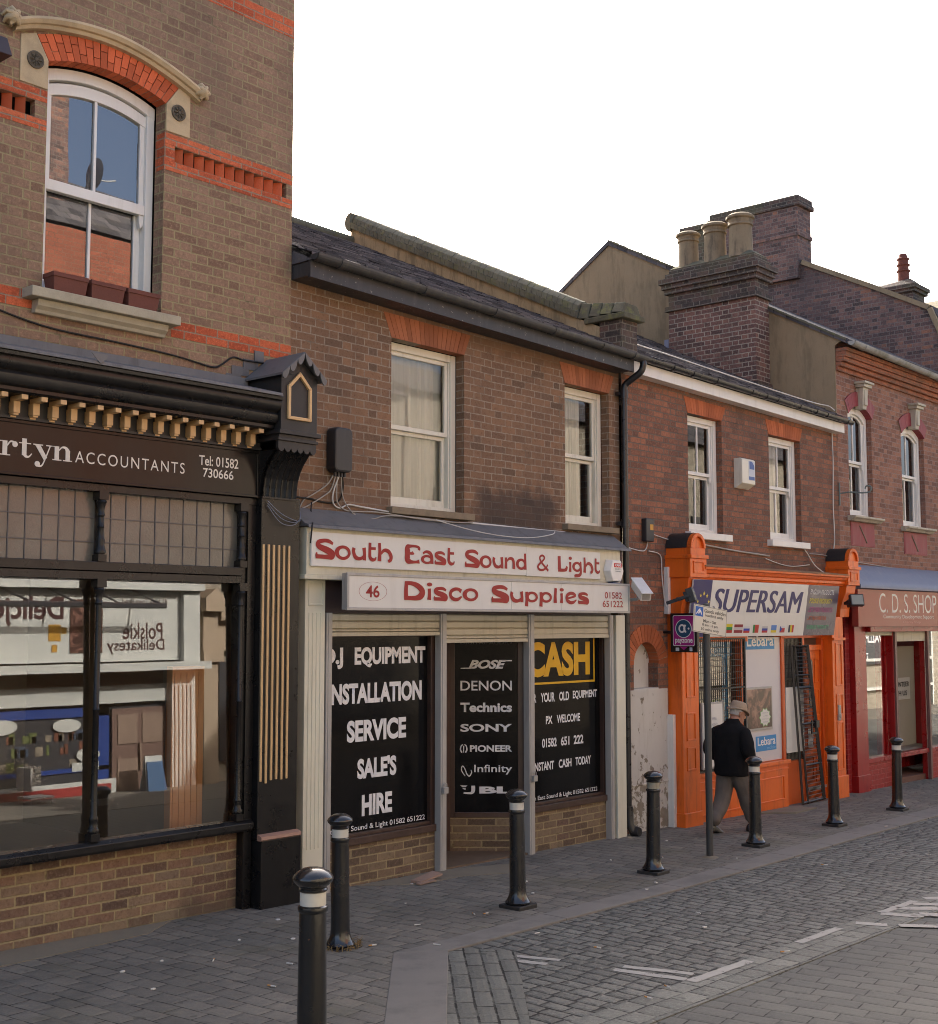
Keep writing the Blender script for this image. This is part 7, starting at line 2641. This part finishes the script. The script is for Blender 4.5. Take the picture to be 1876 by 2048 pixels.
for k in range(70):
    a = rg.uniform(0, 2 * PI)
    d = rg.uniform(.10, .15)
    bx_, by_ = 6.48 + d * cos(a) * (.9 if a < PI else 1.1), -1.63 + d * sin(a)
    h = rg.uniform(.02, .055)
    z = G(bx_) + .012
    mb.tube([(bx_, by_, z), (bx_ + rg.uniform(-.02, .02), by_ + rg.uniform(-.02, .02), z + h * .6), (bx_ + rg.uniform(-.045, .045), by_ + rg.uniform(-.045, .045), z + h)], [.004, .003, .001], 4)
tag(mb.build('dry_weed_tuft', rough_stone('dry_straw', (.24, .165, .075), .4, 40)), 'tuft of dry brown weeds round the foot of a bollard', 'weed')

# ================================================================ the other side of the street, seen only in the glass
def opp(name, label, x0, x1, h, mat, roofz, ry=-14.3):
    o = thing(name, label, 'house', ((x0 + x1) / 2, -12, -.3))
    mb = MB()
    mb.box(x0, x1, -18, -10.6, -1.0, h)
    mb.build('wall', mat, o)
    mb = MB()
    mb.prism([(x0, -10.4, h), (x0, ry, roofz), (x0, -18.2, h)], [(x1, -10.4, h), (x1, ry, roofz), (x1, -18.2, h)])
    mb.build('roof', M['slate'], o)
    return o
MO = {}
MO['cream_brick'] = brick('sunny_stock_brick', [(0, (.19, .165, .125)), (.5, (.26, .23, .18)), (1, (.32, .28, .22))], (.32, .29, .24), course=.075)
MO['orange_wall'] = brick('sunny_red_brick', [(0, (.18, .07, .045)), (.5, (.26, .10, .06)), (1, (.32, .13, .08))], (.26, .2, .15))
OA = opp('opposite_house', 'white fronted food shop house reflected in the accountants window', 9.0, 14.05, 9.2, MO['orange_wall'], 10.75, -12.3)
OB = opp('opposite_house', 'yellow brick house reflected in the right part of the accountants window', 14.06, 20.0, 7.4, MO['cream_brick'], 9.3)
OC = opp('opposite_house', 'pale brick house opposite, reflected in the upper windows', 20.1, 34.0, 7.6, MO['cream_brick'], 9.2)
OD = opp('opposite_house', 'far house opposite with dark wallpaper shop sign reflected in the red shop window', 34.1, 52.0, 7.6, MO['cream_brick'], 9.2)
OE = opp('opposite_house', 'brick house opposite, out of sight on the near side', -6.0, 8.9, 7.4, MO['cream_brick'], 9.0)
ow = flat('opposite_white', (.50, .51, .48), .5)
mb = MB()
mb.box(9.2, 13.75, -10.6, -10.3, 2.15, 3.35)
mb.box(9.2, 14.05, -10.6, -10.0, 1.98, 2.12)
mb.box(13.45, 13.95, -10.6, -10.35, -.6, 2.0)
mb.box(9.2, 13.75, -10.6, -10.45, 1.45, 1.75)
mb.box(13.60, 13.95, -10.6, -10.2, 2.12, 3.45)
mb.box(9.2, 14.0, -10.6, -10.1, 3.36, 3.52)
mb.build('white_shopfront', ow, OA)
mb = MB()
mb.box(9.2, 13.75, -10.6, -10.55, -.5, 1.45)
mb.build('shop_window', flat('opposite_dark', (.05, .05, .055), .2), OA)
mb = MB()
mb.box(12.35, 13.44, -10.56, -10.5, -.6, 1.35)
mb.build('shop_door', flat('opposite_brown', (.16, .10, .08), .5), OA)
mb = MB()
mb.box(9.9, 12.3, -10.56, -10.52, .35, .42)
mb.box(9.9, 9.98, -10.56, -10.52, .3, 1.4)
mb.box(12.0, 12.3, -10.56, -10.52, .05, 1.4)
mb.box(9.2, 12.3, -10.56, -10.52, 1.25, 1.4)
mb.build('blue_window_film', flat('opposite_blue', (.02, .05, .22), .4), OA)
mb = MB()
mb.box(9.4, 12.4, -10.5, -10.45, -.08, .20)
mb.build('white_ledge', ow, OA)
mb = MB()
mb.box(9.6, 12.3, -10.45, -10.44, -.02, .13)
mb.build('red_strip', flat('opposite_red', (.30, .035, .03)), OA)
fo_ = lambda X, Z: (X, -10.295, Z)
brn = flat('delicatessen_brown', (.05, .012, .012))
text('Delicje', 'lettering', OA, brn, 10.05, 11.30, 2.74, 3.22, fn=lambda X, Z: (21.35 - X, -10.295, Z), bold=.02)
text('Polskie', 'lettering', OA, brn, 12.72, 13.52, 2.52, 2.80, fn=lambda X, Z: (25.94 - X, -10.295, Z), bold=.006)
text('Delikatesy', 'lettering', OA, brn, 12.42, 13.56, 2.27, 2.52, fn=lambda X, Z: (25.68 - X, -10.295, Z), bold=.006)
text('41 High Town Road', 'lettering', OA, brn, 12.7, 13.62, 3.10, 3.22, fn=lambda X, Z: (26.02 - X, -10.295, Z))
mb = MB()
for x0, x1, z0, z1 in ((11.02, 11.25, 2.50, 2.77), (11.27, 11.36, 2.62, 2.72), (11.08, 11.18, 2.32, 2.44)):
    mb.box(x0, x1, -10.30, -10.294, z0, z1)
mb.build('amber_squares', flat('opposite_amber', (.42, .22, .02)), OA)
mb = MB()
mb.box(11.42, 12.02, -10.30, -10.29, 2.30, 3.18)
mb.build('food_picture', bpy.data.materials['brown_advert_picture'], OA)
mb = MB()
mb.box(14.1, 19.8, -10.6, -10.45, 2.3, 2.85)
mb.box(14.1, 14.42, -10.6, -10.3, -.6, 3.0)
mb.xz([(14.05, 3.0), (14.5, 3.0), (14.5, 3.25), (14.28, 3.42), (14.05, 3.25)], -10.6, -10.15)
mb.box(14.5, 19.9, -10.6, -10.3, 2.85, 3.0)
mb.box(14.05, 14.48, -10.6, -10.22, 2.1, 2.3)
mb.build('tan_shopfront', flat('opposite_tan', (.36, .28, .2)), OB)
mb = MB()
mb.box(14.6, 19.8, -10.6, -10.5, .3, 2.1)
mb.build('shop_window', bpy.data.materials['opposite_dark'], OB)
mb = MB()
mb.box(9.0, 14.04, -10.6, -10.45, 8.2, 9.15)
mb.build('red_parapet', brick('opposite_red_band', [(0, (.20, .06, .035)), (1, (.30, .09, .05))], (.2, .14, .1)), OA)
ch2 = MB()
ch2.box(11.5, 11.94, -13.0, -11.2, 8, 11.95)
ch2.build('chimney', M['brick5'], OA)
ch2 = MB()
for yy in (-11.45, -11.9, -12.35):
    ch2.lathe([(.16, 11.95), (.14, 12.35), (.17, 12.37), (.15, 12.45)], (11.72, yy, 0), 14)
ch2.build('chimney_pot', M['potred'], OA, smooth=40)
ch2 = MB()
ch2.lathe([(.30, .0), (.24, -.03), (.14, -.055), (.02, -.06)], (12.50, -11.2, 10.62), 20, 'X')
ch2.tube([(12.45, -11.2, 10.5), (12.8, -11.2, 10.55), (12.95, -11.2, 10.6)], .015, 6)
ch2.tube([(12.45, -11.2, 10.7), (12.35, -11.3, 10.2)], .025, 6)
tag(ch2.build('satellite_dish', flat('dish_grey', (.30, .31, .32)), None, smooth=50), 'grey satellite dish across the street, mirrored in the arched window', 'satellite dish')
mb = MB()
mb.box(40.5, 44.5, -10.6, -10.5, 1.0, 2.3)
mb.build('dark_sign', flat('opposite_slate', (.05, .055, .06), .5), OD)
text('WALLPAPER', 'lettering', OD, W_, 41.2, 43.9, 1.75, 2.1, fn=lambda X, Z: (85.1 - X, -10.49, Z), bold=.02)
text('TEL', 'lettering', OD, W_, 41.9, 42.5, 1.15, 1.4, fn=lambda X, Z: (84.4 - X, -10.49, Z), bold=.02)
mb = MB()
for x in (35.0, 36.5, 38.0, 40.2, 44.6, 46.2, 48):
    mb.box(x, x + .12, -10.6, -10.45, -.8, 2.3)
for z in (.1, 1.1, 2.2):
    mb.box(35, 48, -10.6, -10.45, z, z + .1)
mb.build('white_window_bars', ow, OD)
for i in range(8):
    x = 21 + i * 3.6
    for oo, a, b in ((OC, 20.1, 34), (OD, 34.1, 52)):
        if a < x < b - 1:
            mb = MB()
            mb.box(x, x + 1.0, -10.6, -10.55, 3.9, 5.5)
            mb.build('window', bpy.data.materials['opposite_dark'], oo)
sh_s = brn
mb = MB()
for x, z, rx, rz in ((10.35, 1.15, .28, .12), (11.5, 1.12, .26, .11), (11.9, .62, .22, .12)):
    mb.xz([(x + rx * cos(2 * PI * k / 20), z + rz * sin(2 * PI * k / 20)) for k in range(20)], -10.52, -10.515)
mb.box(9.45, 9.85, -10.52, -10.515, 1.02, 1.22)
mb.box(11.6, 12.1, -10.52, -10.515, .36, .50)
mb.build('window_sticker', ow, OA)
mb = MB()
ro = random.Random(2)
for k in range(60):
    x, z = ro.uniform(9.3, 12.1), ro.choice((.44, .66, .88)) 
    mb.cur = ro.randrange(4)
    mb.box(x, x + ro.uniform(.05, .14), -10.548, -10.544, z, z + ro.uniform(.08, .19))
mb.build('window_stock', [flat('stock_a', (.10, .12, .04)), flat('stock_b', (.2, .17, .13)), flat('stock_c', (.14, .05, .03)), flat('stock_d', (.04, .06, .1))], OA, recalc=False)
mb = MB()
for k in range(5):
    mb.box(13.50 + k * .085, 13.525 + k * .085, -10.345, -10.33, -.4, 1.7)
mb.build('pilaster_groove', flat('opposite_groove', (.33, .33, .31)), OA)
mb = MB()
for x in (9.4, 10.2, 11.0, 11.8, 12.6):
    mb.tube([(x, -10.3, 3.36), (x + .25, -9.75, 3.08)], .018, 5)
mb.tube([(9.2, -9.75, 3.07), (12.9, -9.75, 3.07)], .05, 6)
mb.build('sign_lamp', bpy.data.materials['opposite_dark'], OA)
mb = MB()
for a, b, c, d in ((12.45, 12.85, .75, 1.25), (12.95, 13.35, .75, 1.25), (12.45, 12.85, -.3, .5), (12.95, 13.35, -.3, .5)):
    mb.box(a, b, -10.495, -10.485, c, d)
mb.box(12.88, 12.92, -10.49, -10.46, .3, .75)
mb.build('door_panel', flat('opposite_grey_brown', (.24, .17, .13)), OA)
AS = thing('pavement_sign', 'blue and white pavement board across the street, mirrored in the accountants window', 'pavement sign', (12.9, -10.1, -.3))
mb = MB()
for y0, y1 in ((-10.25, -10.1), (-9.95, -10.1)):
    mb.prism([(12.68, y0, -.35), (13.1, y0, -.35), (13.06, y1, .55), (12.72, y1, .55)], [(12.68, y0 - .02, -.35), (13.1, y0 - .02, -.35), (13.06, y1 - .02, .55), (12.72, y1 - .02, .55)])
mb.build('board', ow, AS)
mb = MB()
mb.prism([(12.70, -9.94, -.2), (13.08, -9.94, -.2), (13.05, -10.075, .45), (12.73, -10.075, .45)], [(12.70, -9.93, -.2), (13.08, -9.93, -.2), (13.05, -10.065, .45), (12.73, -10.065, .45)])
mb.build('poster', flat('board_blue', (.03, .09, .2)), AS)
for i, x in enumerate((9.6, 10.6)):
    CHR = thing('cafe_chair', ['grey metal cafe chair across the street, mirrored low in the accountants window', 'second grey cafe chair across the street, mirrored beside the bollard'][i], 'chair', (x, -9.9, -.35))
    mb = MB()
    mb.box(x - .2, x + .2, -10.1, -9.7, .08, .11)
    mb.build('seat', M['alu'], CHR)
    mb = MB()
    mb.box(x - .2, x - .17, -10.1, -9.7, .2, .55)
    mb.box(x - .2, x + .2, -10.12, -10.09, .25, .55)
    mb.build('backrest', M['alu'], CHR)
    for dx in (-.18, .18):
        for yy in (-10.08, -9.72):
            mb = MB()
            mb.tube([(x + dx, yy, -.36), (x + dx, yy, .08)], .012, 6)
            mb.build('leg', M['alu'], CHR)
# a crowd of small pebbly grit in the joints is left to the paving material
for o in list(bpy.data.objects):
    if o.type == 'MESH' and o.parent is None and 'kind' not in o and 'category' not in o:
        print('untagged', o.name)


# ---------------------------------------------------------------- pieces that stand apart become parts of their own
SPLIT = {'wall', 'pilaster', 'shopfront', 'oversailing_courses', 'display_pane', 'pane', 'window_post', 'pilaster_moulding', 'roller_shutter', 'shutter_guide', 'stall_riser', 'window_frame', 'price_board', 'stock_box',
         'blue_label', 'blue_surround', 'entrance_frame', 'white_trim_board', 'panel', 'red_band', 'string_course', 'plaster_infill', 'niche_jamb', 'window_grille', 'chimney_cap', 'chimney', 'small_label', 'white_shopfront',
         'tan_shopfront', 'white_window_bars', 'window', 'stall_board', 'white_ledge', 'door_light', 'amber_squares', 'chimney_pot', 'blue_window_film', 'fascia_board', 'board'}


def split_apart(o, tol=.012):
    me = o.data
    n = len(me.vertices)
    par = list(range(n))

    def find(a):
        while par[a] != a:
            par[a] = par[par[a]]
            a = par[a]
        return a
    for p in me.polygons:
        v = p.vertices
        for q in v[1:]:
            par[find(q)] = find(v[0])
    isl = {}
    for i in range(n):
        isl.setdefault(find(i), []).append(i)
    items = []
    for vs_ in isl.values():
        cs = [me.vertices[i].co for i in vs_]
        items.append([[min(c[k] for c in cs) - tol for k in range(3)], [max(c[k] for c in cs) + tol for k in range(3)], set(vs_)])
    merged = True
    while merged:
        merged = False
        out = []
        for it in items:
            for q in out:
                if all(it[0][k] <= q[1][k] and it[1][k] >= q[0][k] for k in range(3)):
                    q[0] = [min(a, b) for a, b in zip(q[0], it[0])]
                    q[1] = [max(a, b) for a, b in zip(q[1], it[1])]
                    q[2] |= it[2]
                    merged = True
                    break
            else:
                out.append(it)
        items = out
    if len(items) < 2:
        return
    items.sort(key=lambda q: -len(q[2]))
    kids = children(o)
    for it in items[1:]:
        c = o.copy()
        c.data = me.copy()
        COL.objects.link(c)
        c.name = o.name.split('.')[0]
        bm = bmesh.new()
        bm.from_mesh(c.data)
        bm.verts.ensure_lookup_table()
        bmesh.ops.delete(bm, geom=[v for v in bm.verts if v.index not in it[2]], context='VERTS')
        bm.to_mesh(c.data)
        bm.free()
    bm = bmesh.new()
    bm.from_mesh(me)
    bm.verts.ensure_lookup_table()
    bmesh.ops.delete(bm, geom=[v for v in bm.verts if v.index not in items[0][2]], context='VERTS')
    bm.to_mesh(me)
    bm.free()


for o in list(bpy.data.objects):
    if o.type == 'MESH' and o.parent is not None and o.name.split('.')[0] in SPLIT:
        split_apart(o)
    elif o.type == 'MESH' and o.parent is not None and o.name.startswith('lettering'):
        split_apart(o, .022 if o.name.startswith('lettering_') else .03)
